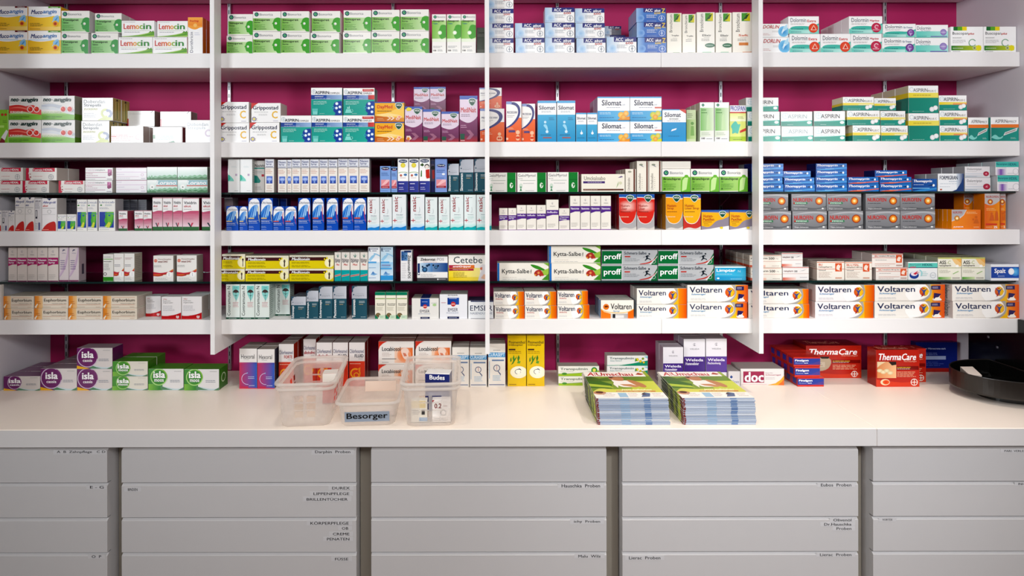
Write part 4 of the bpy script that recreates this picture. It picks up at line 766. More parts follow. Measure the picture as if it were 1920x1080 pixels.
def nuro(im): 
    p = [R(0, 0, 1, 1, '#85868a', '#a2a3a7', 'v'), P([(0, .80), (.4, .96), (.75, .98), (1, .90), (1, .80), (.7, .90), (.4, .86)], '#bcbdc2'), P([(0, .1), (.3, .24), (.7, .12), (1, .3), (1, .2), (.6, .04), (.3, .14)], '#6e7074'), T('NUROFEN', .05, .54, .60, .76, '#c8352c', .03), E(.80, .58, .23, '#a84a1c', '#e07a22'), E(.80, .58, .17, '#ec922a', '#f6c04a'), E(.80, .58, .09, '#f8d878', '#fff4d0'), R(0, .025, 1, .03, '#5a5b5e'), T('Gegen Schmerzen', .06, .08, .46, .17, '#e8e8ea'), E(.90, .14, .04, '#f0f0f0', asp=1.6), L(.74, .04, .95, .08, 1, '#ccc')]
    if im: p += [R(.05, .40, .46, .51, '#4a8f68'), T('IMMEDIA', .10, .42, .42, .49, '#dcefe4', True), E(.07, .455, .05, '#c03a30'), L(.05, .3, .4, .36, 1, '#ddd')]
    else: p += [L(.06, .40, .62, .48, 1, '#5a5b60', 3)]
    return p
prod('nuri', 'silver grey carton with orange ball and green bar', '#8f9094', nuro(1), .06, 'pain_tablet_carton', gl=True, side='#5a5c60', top='#909196')
prod('nurn', 'silver grey carton with orange ball, no green bar', '#8f9094', nuro(0), .06, 'pain_tablet_carton', gl=True, side='#7a7b80', top='#909196')
prod('nurj', 'low orange carton with grey corner and child silhouettes', '#e8861a', [R(0, 0, 1, 1, '#ee981c', '#e07a16'), P([(0, 1), (.52, 1), (.42, .72), (.26, .52), (0, .40)], '#d4d0d0'), P([(0, 1), (.50, 1), (.38, .72), (.2, .56), (0, .46)], '#b8b6ba'), T('NUROFEN', .04, .80, .36, .92, '#b8402c', True), E(.18, .56, .14, '#c07a2a', '#f0c060'), E(.18, .56, .06, '#fff0c0'), E(.84, .62, .07, '#d0701a'), P([(.74, .3), (.80, .5), (.88, .54), (.94, .3)], '#d0701a'), E(.74, .5, .05, '#d0701a'), L(.5, .78, .92, .9, 2, '#f6d8a0'), T('JUNIOR', .05, .08, .4, .15, '#fff', True), L(.75, .08, .95, .14, 1, '#fbe0b0')], .02, 'fever_juice_carton', side='#e8920f', top='#e0a030')
prod('nurt', 'tall orange carton with grey top and orange ball', '#e8861a', [R(0, 0, 1, 1, '#e2701a', '#f0a01c'), P([(0, 1), (1, 1), (1, .80), (.7, .70), (.35, .66), (0, .72)], '#c8c4c4'), T('NUROFEN', .08, .88, .92, .94, '#b8402c', True), E(.36, .77, .075, '#b85a1c', '#e8922a', 1.0), E(.36, .77, .035, '#f8d070', '#fff0c0'), L(.1, .52, .9, .6, 2, '#fbd890', 4), E(.46, .44, .03, '#d8702a'), P([(.3, .24), (.4, .42), (.56, .40), (.64, .24)], '#d8702a'), E(.78, .48, .03, '#d8702a'), P([(.68, .24), (.7, .46), (.86, .46), (.9, .24)], '#d8702a'), R(.05, .12, .8, .16, '#d83a2a'), T('2%', .58, .03, .82, .09, '#fff', True), L(.05, .04, .5, .08, 1, '#f6d0a0')], .05, 'fever_juice_carton', side='#d8801a', top='#b8b0a8')
# lower glass shelf and bottom shelf
prod('welnas', 'cream carton with magenta band and magenta foot', '#ded5cf', wel('Nasen', '#b02070', (.50, .70), '#8a3a68', 'Spray'), .045, 'nasal_spray_carton', side='#c0b6b4')
prod('wellil', 'cream lilac carton with wavy lilac stripes', '#ddd3d4', [P([(0, .15), (.2, .24), (.6, .5), (.8, .8), (.9, 1), (1, 1), (.96, .7), (.7, .40), (.3, .20), (0, .10)], '#cdb8cc'), P([(0, .22), (.3, .36), (.7, .66), (.76, .86), (.7, .6), (.3, .28), (0, .16)], '#d8c6d4'), P([(.36, .94), (.62, .94), (.62, .91), (.42, .91), (.40, .87), (.36, .87)], '#4a5078'), L(.3, .81, .75, .85, 1, '#8a88a8'), L(.14, .34, .8, .64, 5, '#7a6a9a', 3), R(0, 0, 1, .04, '#8a3a68')], .04, 'nasal_spray_carton', side='#c4b4bc', sp=[R(.4, .2, .7, .5, '#5a5868')])
prod('hamgrn', 'white carton with broad green foot', '#ecebe6', [R(0, 0, 1, .16, '#3f9a2a'), R(.04, .80, .96, .83, '#8fc07a'), T('Heuschnupfen', .06, .70, .8, .75, '#444', True), L(.06, .40, .8, .66, 5, '#9a9a9a', 3), O(.2, .27, .05, .02, '#7a6a70'), L(.1, .86, .8, .93, 1, '#bbb')], .05, 'globule_carton', side='#c8c4b8')
def heu(v): return [P([(0, .22), (.3, .20), (.6, .30), (1, .48), (1, .38), (.7, .26), (.4, .24), (0, .36)], '#e08a2a'), P([(0, .36), (.3, .32), (.6, .34), (1, .42), (1, .36), (.6, .28), (.3, .26), (0, .26)], '#d04050'), P([(0, .24), (.25, .22), (.5, .26), (.5, .22), (.25, .18), (0, .2)], '#c83a4a'), E(.80, .26, .11, '#fdfcfa', '#fff', 1.0), R(.78, .2, .8, .32, '#b0b0c0')] + ([E(.12, .80, .07, '#f0b0a0'), R(.07, .76, .17, .78, '#d05040'), R(.07, .82, .17, .84, '#d05040'), T('Heuschnupfen', .24, .82, .90, .89, '#9a6a6a'), T('mittel DHU', .24, .73, .72, .80, '#9a5a5a', True), L(.04, .54, .5, .64, 2, '#aaa', 3), L(.1, .04, .8, .14, 2, '#b8b8b8')] if v else [L(.1, .78, .9, .86, 2, '#b0707a', 2), L(.08, .52, .8, .62, 2, '#8a8a9a', 3), L(.1, .04, .8, .14, 2, '#b8b8b8')])
prod('heum', 'narrow white carton with red and orange wave', W, heu(0), .05, 'globule_carton', side='#c8c0b0', sp=[L(.1, .1, .9, .9, 12, '#a8a4a0')])
prod('heuw', 'wide white carton with red orange wave and round seal', W, heu(1), .05, 'globule_carton', side='#b8b0a8')
prod('euph', 'cream carton with orange left end and thin lines', '#e9dfd0', [R(0, 0, .24, 1, '#e89a3a', '#f0d0a0'), R(0, 0, .12, 1, '#e08a2a', '#eaa850'), P([(0, .1), (.04, .0), (.10, .34), (.08, .4)], '#f2ead8'), R(.26, .86, .94, .88, '#d8925a'), R(.26, .26, .94, .28, '#c8763a'), T('Euphorbium', .28, .46, .94, .78, '#4a443e', .01), T('Nasentropfen SN', .52, .32, .94, .42, '#9a8a7a'), L(.24, .06, .5, .13, 1, '#b0a090'), L(.8, .06, .94, .13, 1, '#b08060'), L(.06, .3, .2, .6, 2, '#c8803a')], .10, 'nasal_drop_carton', side='#d0c8bc', sp=[L(.1, .1, .9, .9, 7, '#c8a8a0')])
prod('wala', 'white carton with curved red foot', '#edeaea', [P([(0, 0), (0, .16), (.3, .15), (.7, .20), (1, .30), (1, 0)], '#c42028'), T('WALA', .09, .87, .28, .92, '#c05a5a', True), T('Euphrasia', .09, .78, .46, .84, '#555'), T('Augentropfen', .09, .70, .58, .76, '#555'), L(.08, .36, .8, .62, 5, '#c0c0c4', 3), O(.82, .11, .05, .03, '#f0e8e8', 120, 420), R(.8, .09, .84, .14, '#f0e8e8'), L(.08, .13, .4, .17, 1, '#e8b0b0')], .055, 'eye_drop_carton', side='#c8bfb8')
def medt(): return [R(0, 0, 1, .60, '#e8d80a', '#e2d018'), R(0, .60, .84, .86, '#5a2a2a'), R(.02, .88, .4, .94, '#f5f2ea'), L(.04, .89, .42, .95, 1, '#8a8a7a'), T('Meditonsin', .05, .62, .46, .82, '#fff', True, True), E(.90, .44, .36, '#f6f0c0', '#fbf8e0'), P([(.77, .70), (.80, .62), (.82, .66), (.79, .80)], '#e8d80a'), P([(.82, .82), (.84, .70), (.86, .72), (.86, .88)], '#e8d80a'), P([(.885, .14), (.895, .5), (.865, .62), (.905, .56), (.945, .62), (.915, .5), (.92, .14)], '#4a3020'), E(.905, .64, .06, '#4a3020'), L(.05, .36, .55, .52, 2, '#8a8010', 3), L(.05, .10, .6, .28, 2, '#8a8010', 4)]
prod('medtw', 'wide yellow carton with brown band and sun figure', '#f0ecd8', medt(), .08, 'drop_bottle_carton', side='#c8c0a0', top='#b8b4a8')
prod('medts', 'short yellow carton with brown band and sun figure', '#f0ecd8', [(p if p[0] != 'T' else ('T', p[1], .05, .62, .78, .82) + p[6:]) for p in medt()], .08, 'drop_bottle_carton', side='#c8c0a0', top='#b8b4a8')
prod('rhin', 'narrow white carton with aloe leaf and turquoise foot', '#eee9e2', [R(0, 0, 1, .38, '#16aeb0'), P([(.5, .80), (.3, .92), (.46, .88)], '#2a8a7a'), P([(.5, .80), (.5, .98), (.58, .88)], '#3a9a8a'), P([(.5, .80), (.74, .92), (.56, .86)], '#2a8a7a'), T('Rhino', .08, .71, .90, .78, '#6a6670', True), T('spray', .08, .62, .88, .71, '#6a6670', True), T('Plus', .26, .54, .76, .60, '#d0403a', True, True), P([(.04, .14), (.94, .19), (.94, .25), (.04, .20)], '#d8d0c8'), P([(.06, .155), (.92, .205), (.92, .235), (.06, .185)], '#c05048')], .035, 'nasal_spray_carton', side='#b0aaa4', top='#a8a4a0')
def rhm(b): return [R(0, 0, 1, .55, '#eef4f8', '#cfe4f2' if not b else '#a8d4f0', 'v'), O(.1, .4, .42, .03, '#9fcdea', 10, 75, 1.2), P([(.02, .62), (.3, .74), (.7, .82), (.5, .70), (.2, .58)], '#a8d4ee'), R(.02, .52, .70, .57, '#6ab4e4'), P([(.2, .18), (.4, .28), (.6, .22), (.8, .20), (.5, .16)], '#8ab8e0'), P([(.3, .22), (.42, .28), (.52, .2)], '#5a8fc8'), T('R', .05, .86, .22, .97, '#2a3a6a', True), L(.22, .91, .9, .97, 1, '#3a4a80'), L(.34, .86, .9, .91, 1, '#3a4a80', 3), L(.05, .06, .7, .12, 1, '#9fb8d8'), L(.06, .36, .7, .42, 1, '#9fc0dc')] + ([R(0, .02, 1, .16, '#4aa8e0'), R(.04, .42, .8, .49, '#8ac0e8'), R(.1, .455, .8, .47, '#b06a7a'), R(0, .34, .9, .39, '#6ab4e4')] if b else [])
prod('rhmw', 'tall white carton with pale blue waves', '#f2f5f8', rhm(0), .04, 'nasal_spray_carton', side='#5a7f9a', top='#c4ccd4')
prod('rhmb', 'tall light blue carton with deeper blue foot', '#d4e8f4', rhm(1), .04, 'nasal_spray_carton', side='#4a6f8a', top='#b4c4d0')
prod('zint', 'upright white carton with name reading downwards and blue spheres', '#f0eff0', [R(.06, .66, .60, .97, '#2a5fa0', '#7aa4cc'), R(.30, .93, .96, .99, '#23407a'), E(.2, .80, .04, '#0f2f5a', '#5a8fc0'), E(.42, .74, .02, '#0f2f5a', '#3a6fa0'), E(.5, .82, .02, '#0f2f5a'), T('Zinkorotat-POS', .62, .08, .86, .84, '#2a2e36', True, False, -90), L(.1, .08, .5, .6, 9, '#d0d0d4', 2), R(.92, .0, 1, 1, '#d8d6d6')], .035, 'effervescent_carton', side='#8a9098')
prod('zinw', 'white carton with blue panel of dark spheres', '#f3f2f1', [R(.10, .36, 1, .74, '#9fc0da', '#1a4f96'), R(.10, .36, .5, .74, '#c8dcea', '#5a8fc4'), R(.015, .24, .09, .72, '#23407a'), E(.055, .30, .03, '#fff'), E(.25, .46, .11, '#0f2a50', '#5f9fd0'), E(.62, .56, .07, '#0f2a50', '#6fa8d4'), E(.33, .62, .05, '#16243a', '#3a5a80'), E(.39, .66, .045, '#16243a', '#3a5a80'), E(.18, .58, .04, '#16243a', '#3a5a80'), E(.53, .64, .035, '#16243a'), E(.69, .62, .035, '#16243a'), T('Zinkorotat', .11, .83, .60, .945, '#2a2a30', True), T('-POS', .61, .83, .88, .945, '#a8a8b0'), L(.2, .76, .7, .8, 1, '#c88a8a'), R(0, 0, 1, .12, '#5a5a5e'), E(.68, .06, .03, '#eee'), L(.72, .04, .95, .09, 1, '#ddd'), L(.12, .16, .7, .30, 3, '#b8b8bc', 3)], .06, 'effervescent_carton', side='#c4c2c0', top='#b8b4b0')
prod('cete', 'white and yellow carton with magenta bar and pale figure', '#f4f1ec', [R(0, 0, .8, .50, '#f2dc3a', '#f8eca0'), R(0, 0, 1, .14, '#ecd01c', '#f2e070'), P([(.75, .0), (.8, .3), (.84, .36), (.80, .44), (.80, .56), (.86, .64), (.95, .62), (.98, .5), (.96, .34), (1, .26), (1, 0)], '#e2dfe2'), P([(.80, .50), (.86, .54), (.86, .42), (.81, .42)], '#e08a70'), P([(.82, .10), (.90, .26), (.97, .20), (.92, .04)], '#e8c0a8'), T('Cetebe', .13, .68, .86, .94, '#2a4450'), R(.01, .48, .66, .61, '#b8305a', '#e88a3a'), R(.01, .39, .64, .47, '#a02850', '#c0405a'), T('antiGrippal', .11, .50, .57, .59, '#fff', True, True), T('500mg Paracetamol', .11, .41, .50, .455, '#f6e0d0'), L(.12, .12, .55, .34, 5, '#9a8a4a', 3)], .06, 'flu_capsule_carton', side='#c8c0b4', top='#b4aca4')
prod('contr', 'tall white mint carton with upright name and umbel flower', '#e6eeea', [R(0, 0, 1, .05, '#0f5a44'), L(.2, .01, .8, .04, 1, '#cfe4dc'), R(.46, .84, .96, .96, '#8fd8d4'), T('Saft', .58, .88, .84, .93, '#5a9aa0', False, True), P([(.46, .86), (.96, .86), (.94, .70), (.84, .60), (.74, .52), (.64, .60), (.48, .72)], '#9fdcd8'), P([(.47, .76), (.58, .84), (.72, .86), (.86, .83), (.95, .76), (.84, .77), (.72, .75), (.58, .77)], '#5a4a48'), R(.705, .50, .725, .78, '#3a5a54'), P([(.56, .70), (.72, .66), (.88, .70), (.72, .68)], '#2f6a60'), T('Contramutan N', .10, .10, .32, .95, '#3a3e3c', False, False, 90), L(.5, .34, .92, .50, 4, '#d89aa0', 3)], .05, 'syrup_carton', side='#c8d4ce', top='#b0b8b4', sp=[L(.1, .1, .9, .9, 14, '#8a9a94')])
for k, nm, ds in (('exp1', 'Echtrosept', 'low petrol and silver carton with white upright name'), ('exp2', 'Echtrosept', 'middle height petrol and silver carton with white upright name'), ('exp3', 'Echtrosept', 'tall petrol and silver carton next to middle height one'), ('exp4', 'Pectovowen', 'tall petrol and silver carton, rightmost of the close row'), ('exp5', 'Tussovowen', 'lone tall petrol and silver carton with upright name')):
    prod(k, ds, '#3a6070', expt(nm, .62), .045, 'drop_bottle_carton', side='#24404c', top='#7a7c84')
prod('tree', 'narrow cream carton with green cap and little tree', '#f2eee0', [R(0, .88, 1, 1, '#168a6a'), R(.04, .74, .96, .77, '#8fb04a'), P([(0, 0), (0, .16), (.3, .04), (.3, 0)], '#1a8a64'), E(.30, .15, .075, '#7a6a4a', '#a08a60', 1.2), R(.27, .04, .34, .14, '#5a4a3a'), R(.4, .0, 1, .14, '#cfe0c8'), T('Bronchitten', .18, .55, .95, .585, '#5a5a50', True), T('Hustensaft', .18, .50, .9, .535, '#5a5a50', True), L(.1, .30, .8, .46, 4, '#c0bcaa', 3), L(.5, .05, .8, .09, 1, '#6a9aa0')], .045, 'syrup_carton', side='#c4c0b0', top='#146a54')
def emser(sm): 
    w0, w1 = (.32, .66) if sm else (.28, .70)
    return [R(w0, .60 if sm else .58, w1, .98 if sm else .86, '#1f4a9a', '#2f62b4'), E((w0 + w1) / 2, .60 if sm else .60, .10, '#c8383a', '#d85048'), T('EMS', (w0 + w1) / 2 - .06, .57, (w0 + w1) / 2 + .06, .63, '#f2e0d8', True), T('EMSER', .30, .30, .66, .44, '#26345e'), L(.24, .20, .72, .28, 1, '#b0b8c8'), R(w0, 0, w1, .09, '#26305e'), L(w0 + .05, .02, w1 - .05, .07, 1, '#c8d0e4'), L(w0 + .06, .80, w1 - .06, .86, 1, '#c8d4f0')] + ([E(.84, .68, .06, '#b8d8a0', asp=1.6), L(.72, .74, .94, .8, 1, '#a8b8a8')] if sm else [L(.06, .62, .24, .70, 1, '#d8a8b0'), T('EMSER', .30, .94, .66, .99, '#4a4a58')])
prod('ems1', 'white box with blue tab, red oval and green leaf', '#eceae6', emser(1), .09, 'nasal_rinse_carton', side='#c0bcb4', top='#b0aca4', tp=[R(.32, 0, .66, 1, '#23407a')])
prod('ems2', 'taller white box with blue tab and red oval', '#edeef2', emser(0), .09, 'nasal_rinse_carton', side='#c4c4c8', top='#b4b2b0')
prod('ems3', 'white and navy box cut by the middle divider', '#eceef0', [R(.1, .94, 1, 1, '#23336a'), T('EMSER', .08, .44, .96, .74, '#26345e'), T('NASENDUSCHE', .08, .24, .96, .36, '#8a94a8'), R(.1, .0, 1, .02, '#26305e')], .09, 'nasal_rinse_carton', side='#c4c4c8', top='#4a4a6a')
prod('kytt', 'white carton with blue end and green leafy blossom', '#f3efe6', [R(0, 0, .04, 1, '#2a7fc8'), P([(.62, .94), (.78, .86), (.92, .64), (.98, .5), (.84, .58), (.70, .72)], '#4a9a34'), P([(.70, 1), (.9, .98), (1, .8), (1, 1)], '#8aba4a'), P([(.84, .5), (1, .7), (1, .3), (.9, .3)], '#a8cc5a'), P([(.86, .04), (1, .4), (1, .02)], '#5aa03a'), P([(.70, .40), (.76, .20), (.80, .36), (.84, .18), (.86, .36), (.92, .22), (.88, .46), (.84, .62), (.76, .60)], '#b8443a'), E(.80, .44, .08, '#d8705a', '#e8c06a'), E(.74, .32, .05, '#e0a040'), E(.87, .30, .05, '#c85040'), T('Kytta-Salbe', .09, .34, .62, .66, '#33363a', .008), T('f', .645, .40, .665, .62, '#33363a', True), L(.1, .05, .6, .11, 1, '#c0c0c0'), L(.1, .16, .4, .22, 1, '#d0c8c0')], .06, 'ointment_carton', side='#8ab0d0', top='#d0d4c8')
prod('prof', 'grey silver carton with dark green name square', '#bfc1c4', [R(.0, .08, .37, .94, '#0f7a44'), R(.36, 0, .37, 1, '#dfe0e2'), P([(.86, 0), (.92, .3), (1, .8), (1, 0)], '#1a7a48'), P([(.84, .02), (.92, .3), (1, .62), (1, .54), (.92, .2), (.88, 0)], '#d8d8da'), P([(.66, .06), (.84, .16), (.94, .40), (.99, .56), (.94, .34), (.86, .1), (.7, .02)], '#c03a2c'), T('proff', .04, .26, .35, .76, '#fff', .02), T('Schmerz-Salbe', .40, .70, .80, .90, '#5a6068', True), R(.41, .52, .51, .60, '#c04038'), L(.41, .22, .72, .46, 3, '#8f9498', 3), P([(.76, .30), (.80, .42), (.79, .58), (.74, .52), (.75, .48), (.79, .62), (.83, .66), (.86, .58), (.84, .56), (.83, .6), (.82, .46), (.88, .40), (.87, .28), (.86, .38), (.81, .40), (.79, .28)], '#26303a'), E(.85, .74, .055, '#26303a'), O(.93, .22, .12, .02, '#d8d8d8')], .05, 'ointment_carton', gl=False, side='#8a8c8e', top='#a8aaac')
prod('limp', 'turquoise low carton with white name', '#e0f2f6', [R(0, 0, 1, .92, '#5cc4e2', '#2aa8d0', 'v'), R(0, 0, 1, .30, '#2ba0cc', '#4ab4d8'), T('Limptar', .05, .56, .66, .84, '#fff', True), T('N', .74, .58, .82, .74, '#bfe6f2'), L(.05, .42, .6, .48, 1, '#dff4fa'), E(.10, .14, .06, '#e8f6fa', asp=1.6), L(.5, .06, .9, .12, 1, '#cfeef6')], .06, 'tablet_carton', side='#c8dce0', top='#c8d8dc')
prod('ratp', 'white carton with red fade and numeral 500', '#f4efe6', [R(0, .46, 1, .48, '#c86a4a'), R(0, 0, .5, .18, '#dc6a4a', '#f2d4c4'), T('ratiopharm', .04, .60, .56, .80, '#3a3a3e', True), T('500', .60, .62, .78, .80, '#3a3a3e', True), T('mg', .82, .63, .90, .72, '#aaa'), L(.7, .08, .95, .16, 1, '#b8a8a0'), R(0, .93, 1, .96, '#d88a6a'), L(.06, .3, .4, .36, 1, '#d8c0b8')], .055, 'pain_tablet_carton', side='#c0b4a8', top='#a8a29c', sp=[R(0, 0, 1, .18, '#c85a3a'), R(0, .5, 1, .53, '#b06a4a'), L(.1, .6, .9, .8, 2, '#8a7a70')])
prod('ratq', 'white carton with red fade beside the numeral 500 stack', '#eeeae8', [R(0, .48, 1, .50, '#b87a6a'), R(0, 0, .5, .2, '#d8705a', '#f0d8d0'), T('ratiopharm', .04, .58, .40, .76, '#8a6a6a', True), T('500', .44, .60, .56, .74, '#6a6a6e', True), P([(.62, .66), (.86, .78), (.94, .84), (.8, .72)], '#8a8e98'), R(0, .93, 1, .97, '#d06a5a'), L(.65, .16, .95, .26, 1, '#b8b0b8')], .055, 'pain_tablet_carton', side='#c8c0bc', top='#a8a29c')
def ibu(a, b): return [R(0, .93, 1, .97, '#d8825a'), T(a[0], .05, .76, a[1], .88, '#d8683c', True), T(b[0], .05, .64, b[1], .74, '#8a6a58', True), R(0, .58, 1, .60, '#c8643c'), R(.66, .46, .90, .90, '#df6a3c'), P([(.70, .56), (.70, .72), (.75, .82), (.80, .84), (.82, .74), (.86, .84), (.84, .66), (.80, .58), (.86, .50), (.80, .52)], '#f6e4d8'), T('Wirkstoff', .05, .50, .32, .55, '#6a6a6a', True), L(.05, .10, .56, .46, 6, '#c8b4a8', 3), R(.66, .08, .9, .14, '#d8a890')]
prod('ibua', 'white carton with orange panda square, two-line name', '#f3ede4', ibu(('IBU', .2), ('ratiopharm', .55)), .06, 'pain_tablet_carton', side='#d4c4b8', top='#b0a8a0', sp=[R(0, .58, 1, .6, '#c8643c'), L(.1, .66, .9, .85, 2, '#a08a80')])
prod('ibul', 'white carton with orange square and hyphenated capital name', '#f3ede4', ibu(('IBU-LYSIN-', .52), ('ratiopharm 684 mg', .64)), .06, 'pain_tablet_carton', side='#d4c4b8', top='#b0a8a0')
prod('ibus', 'flat white carton with orange square and orange rules', '#f3ede8', [R(0, .93, 1, .98, '#d8704a'), T('IBU', .08, .76, .2, .88, '#d8683c', True), T('ratiopharm 400 mg akut', .22, .76, .74, .88, '#8a5a50', True), R(0, .68, 1, .71, '#d06a4a'), R(.77, .34, .96, .90, '#df6a3c'), P([(.80, .44), (.80, .62), (.85, .78), (.88, .80), (.90, .7), (.93, .8), (.92, .6), (.88, .52), (.93, .44)], '#f6e4d8'), L(.1, .50, .5, .58, 1, '#888'), R(.08, .24, .74, .27, '#d8a090'), L(.08, .08, .6, .18, 1, '#c8b0a8'), R(.77, .1, .96, .2, '#c8b0a8')], .06, 'pain_tablet_carton', side='#c8bcb8', top='#b0a8a0')
prod('ibuh', 'white carton with turquoise band and red lightning pill', '#eef0f0', [R(0, .66, 1, .94, '#6fd0c4'), R(0, .66, 1, .70, '#2a5a7a'), T('Ibu-Lysin', .06, .78, .44, .90, '#5a8a98'), T('HEXAL', .48, .78, .84, .90, '#2a7a84', True), T('684', .06, .66, .26, .76, '#d05a80', True, True), E(.20, .26, .20, '#2a4a9a', '#3f62b0', 1.3), E(.2, .34, .12, '#e8e0ec', '#f4f0f6', 1.6), P([(.16, .34), (.34, .52), (.28, .38), (.4, .46), (.24, .28)], '#d03a50'), O(.30, .36, .22, .06, '#a8dce0', -40, 60, 1.2), O(.84, .26, .15, .02, '#b0b8c4'), R(.78, .25, .9, .27, '#b0b8c4'), L(.42, .2, .7, .5, 3, '#b8d8d8', 3)], .06, 'pain_tablet_carton', side='#c8ccc8', top='#b4b4b0')
prod('assc', 'cream carton with lime foot and orange top corner', '#f1efe2', [P([(.55, 1), (1, 1), (1, .62), (.86, .58), (.70, .76)], '#f2cf94'), P([(.7, 1), (1, 1), (1, .72)], '#eebc6a'), E(.82, .60, .08, '#f8f4ea', '#fff'), R(0, .94, 1, 1, '#c8cc7a'), T('ASS', .05, .70, .34, .86, '#4a4c44', True), T('-C', .36, .70, .54, .86, '#b4c07a'), T('ratiopharm', .03, .58, .55, .68, '#6a6a60', True), R(0, .53, .98, .55, '#a8b06a'), L(.04, .30, .6, .46, 3, '#b8b8a8', 3), P([(.62, .28), (.86, .40), (.88, .37), (.64, .25)], '#a8c88a'), R(0, .02, .54, .13, '#5aa83a', '#d8e4b8'), R(.6, .06, .92, .11, '#c0bcb0')], .06, 'effervescent_carton', side='#b0b4a0', top='#b4b494')
prod('spal', 'royal blue carton with white name and white round pill', '#eef0f4', [R(0, .16, 1, .84, '#1a4fa8', '#1f62bc'), T('Spalt', .12, .38, .52, .74, '#fff', True), E(.86, .54, .26, '#2a8ad0', '#7acaf0', 1.1), E(.72, .56, .20, '#eef2f6', '#fff', .9), L(.24, .22, .54, .34, 2, '#b0c8ec', 3)], .06, 'pain_tablet_carton', side='#c8d0dc', top='#b8b8c4')
def fig(u, v, r, asp=1): return [E(u, v, r, '#e07a2a', '#f2b83a', asp), E(u + r * .25 * asp * .4, v, r * .8, '#ecc02a', '#f4d84a', asp)]
def volt(nm_u1, du, r, w1, extra=False, sub='Schmerzgel', subc='#4a9ac8', aspw=.30):
    a = aspw
    p = [P([(du - .02, 0), (du + .06, .2), (du + .10, .5), (du + .06, .85), (du + .02, 1), (1, 1), (1, 0)], '#eec02a'), R(du + .20 * (1 - du) + .06, 0, 1, 1, '#ee9a18', '#de5c12'),
         P([(du - .16, 0), (du - .02, .10), (du + .07, .34), (du + .085, .60), (du + .06, .88), (du + .03, 1), (du + .09, 1), (du + .115, .6), (du + .09, .26), (du, .0)], '#b4b0ac'),
         P([(du - .2, .0), (du - .04, .12), (du + .055, .36), (du + .07, .62), (du + .045, .90), (du + .02, 1), (du - .1, 1), (du - .3, .5)], '#fbfaf8')] + \
        [E(du, .58, r, '#d8622a', '#e8922a'), P([(du - r * a * .2, .58 + r), (du + r * a * .6, .58 + r * .8), (du + r * a, .58), (du + r * a * .6, .58 - r * .8), (du - r * a * .1, .58 - r)], '#efc42c'),
         P([(du - r * a * 1.1, .62 + r * .9), (du - r * a * .25, .56 + r * .35), (du + r * a * .1, .56 + r * .4), (du + r * a * .8, .60 + r * .75), (du + r * a * .2, .54 + r * .15), (du + r * a * .1, .5 - r * .2), (du + r * a * .3, .5 - r * .8), (du - r * a * .05, .5 - r * .3), (du - r * a * .5, .5 - r * .9), (du - r * a * .25, .5), (du - r * a * .25, .56 + r * .1)], '#4a5f9a'), E(du - r * a * .05, .58 + r * .62, r * .18, '#b0602a'),
         P([(du - r * a * .3, .5), (du - r * a * .6, .5 - r * .9), (du - r * a * .3, .5 - r * .7), (du, .46)], '#b03a3a'),
         T('Voltaren', .035, .56, nm_u1, .90, '#2f3a66', .01), T(sub, .06, .40, .06 + nm_u1 * .42, .52, subc, True, True), L(.05, .12, .36, .26, 2, '#c8c8cc', 3), R(.04, .045, .6, .055, '#c0b8b4')]
    if extra: p += [P([(.80, .04), (.85, .30), (.84, .34), (.93, .34), (.91, .24), (.95, .1), (.94, .04)], '#f6f2ea'), P([(.83, .10), (.84, .50), (.94, .44), (.90, .24), (.86, .22)], '#3a2a66'), R(.80, .70, .93, .93, '#3a2f66'), L(.815, .75, .915, .88, 2, '#d8d0e8', 3)]
    return p
prod('vold', 'small white carton with orange end, yellow disc, red subtitle', '#f3efe8', volt(.55, .70, .22, 1, sub='Dolo Extra 25 mg', subc='#c83a3a', aspw=.45), .035, 'pain_tablet_carton', side='#d86a1a', top='#c0b8b0')
prod('vols', 'white box with window showing spray and orange corners', '#f4efe6', [P([(0, 0), (0, .5), (.1, .36), (.3, .26), (.3, 0)], '#e88a2a'), P([(1, 0), (1, .5), (.9, .40), (.82, .34), (.82, 0)], '#e87a1a'), R(.30, 0, .82, .26, '#d8d4d0', '#b8b4b4'), P([(.36, .02), (.44, .02), (.44, .24), (.36, .24)], '#3a3a3e'), R(.44, .04, .70, .18, '#e4e2e0'), P([(0, .5), (.1, .36), (.4, .28), (.8, .30), (1, .5), (1, .54), (.8, .34), (.4, .32), (.1, .41), (0, .56)], '#f2c87a')] + [E(.16, .64, .16, '#e07a2a', '#f0a02c'), P([(.10, .66), (.15, .72), (.2, .7), (.26, .6), (.2, .62), (.14, .58)], '#8a3a1a'), T('Voltaren', .30, .50, .93, .82, '#33363e', .01), T('Spray', .37, .33, .58, .46, '#4a9ac8', False, True)], .028, 'pain_spray_carton', side='#5a9ac0', top='#b8b4b0')
prod('volm', 'medium white carton with orange end and yellow disc', '#f3efe9', volt(.58, .72, .27, 1), .05, 'ointment_carton', side='#d4ccc4', top='#a8a4a0')
prod('voll', 'long white carton with orange end and purple cap corner', '#f3efe9', volt(.57, .70, .28, 1, True, aspw=.26), .055, 'ointment_carton', side='#d4c8c4', top='#a8a4a0', sp=[T('Voltaren', .25, .08, .75, .92, '#3a3a4a', False, False, -90)])
prod('volp', 'white carton with orange end and disc, no purple', '#f3eff0', volt(.60, .73, .29, 1, aspw=.28), .055, 'ointment_carton', side='#dcccc8', top='#a8a4a0')
prod('volc', 'white carton with orange end partly behind right divider', '#f3efe9', volt(.66, .80, .28, 1, aspw=.3), .055, 'ointment_carton', side='#d86a1a', top='#a8a4a0')
prod('slim', 'plain pale slim carton at left edge of bottom shelf', '#d8d2cc', [], .012, 'display_carton')
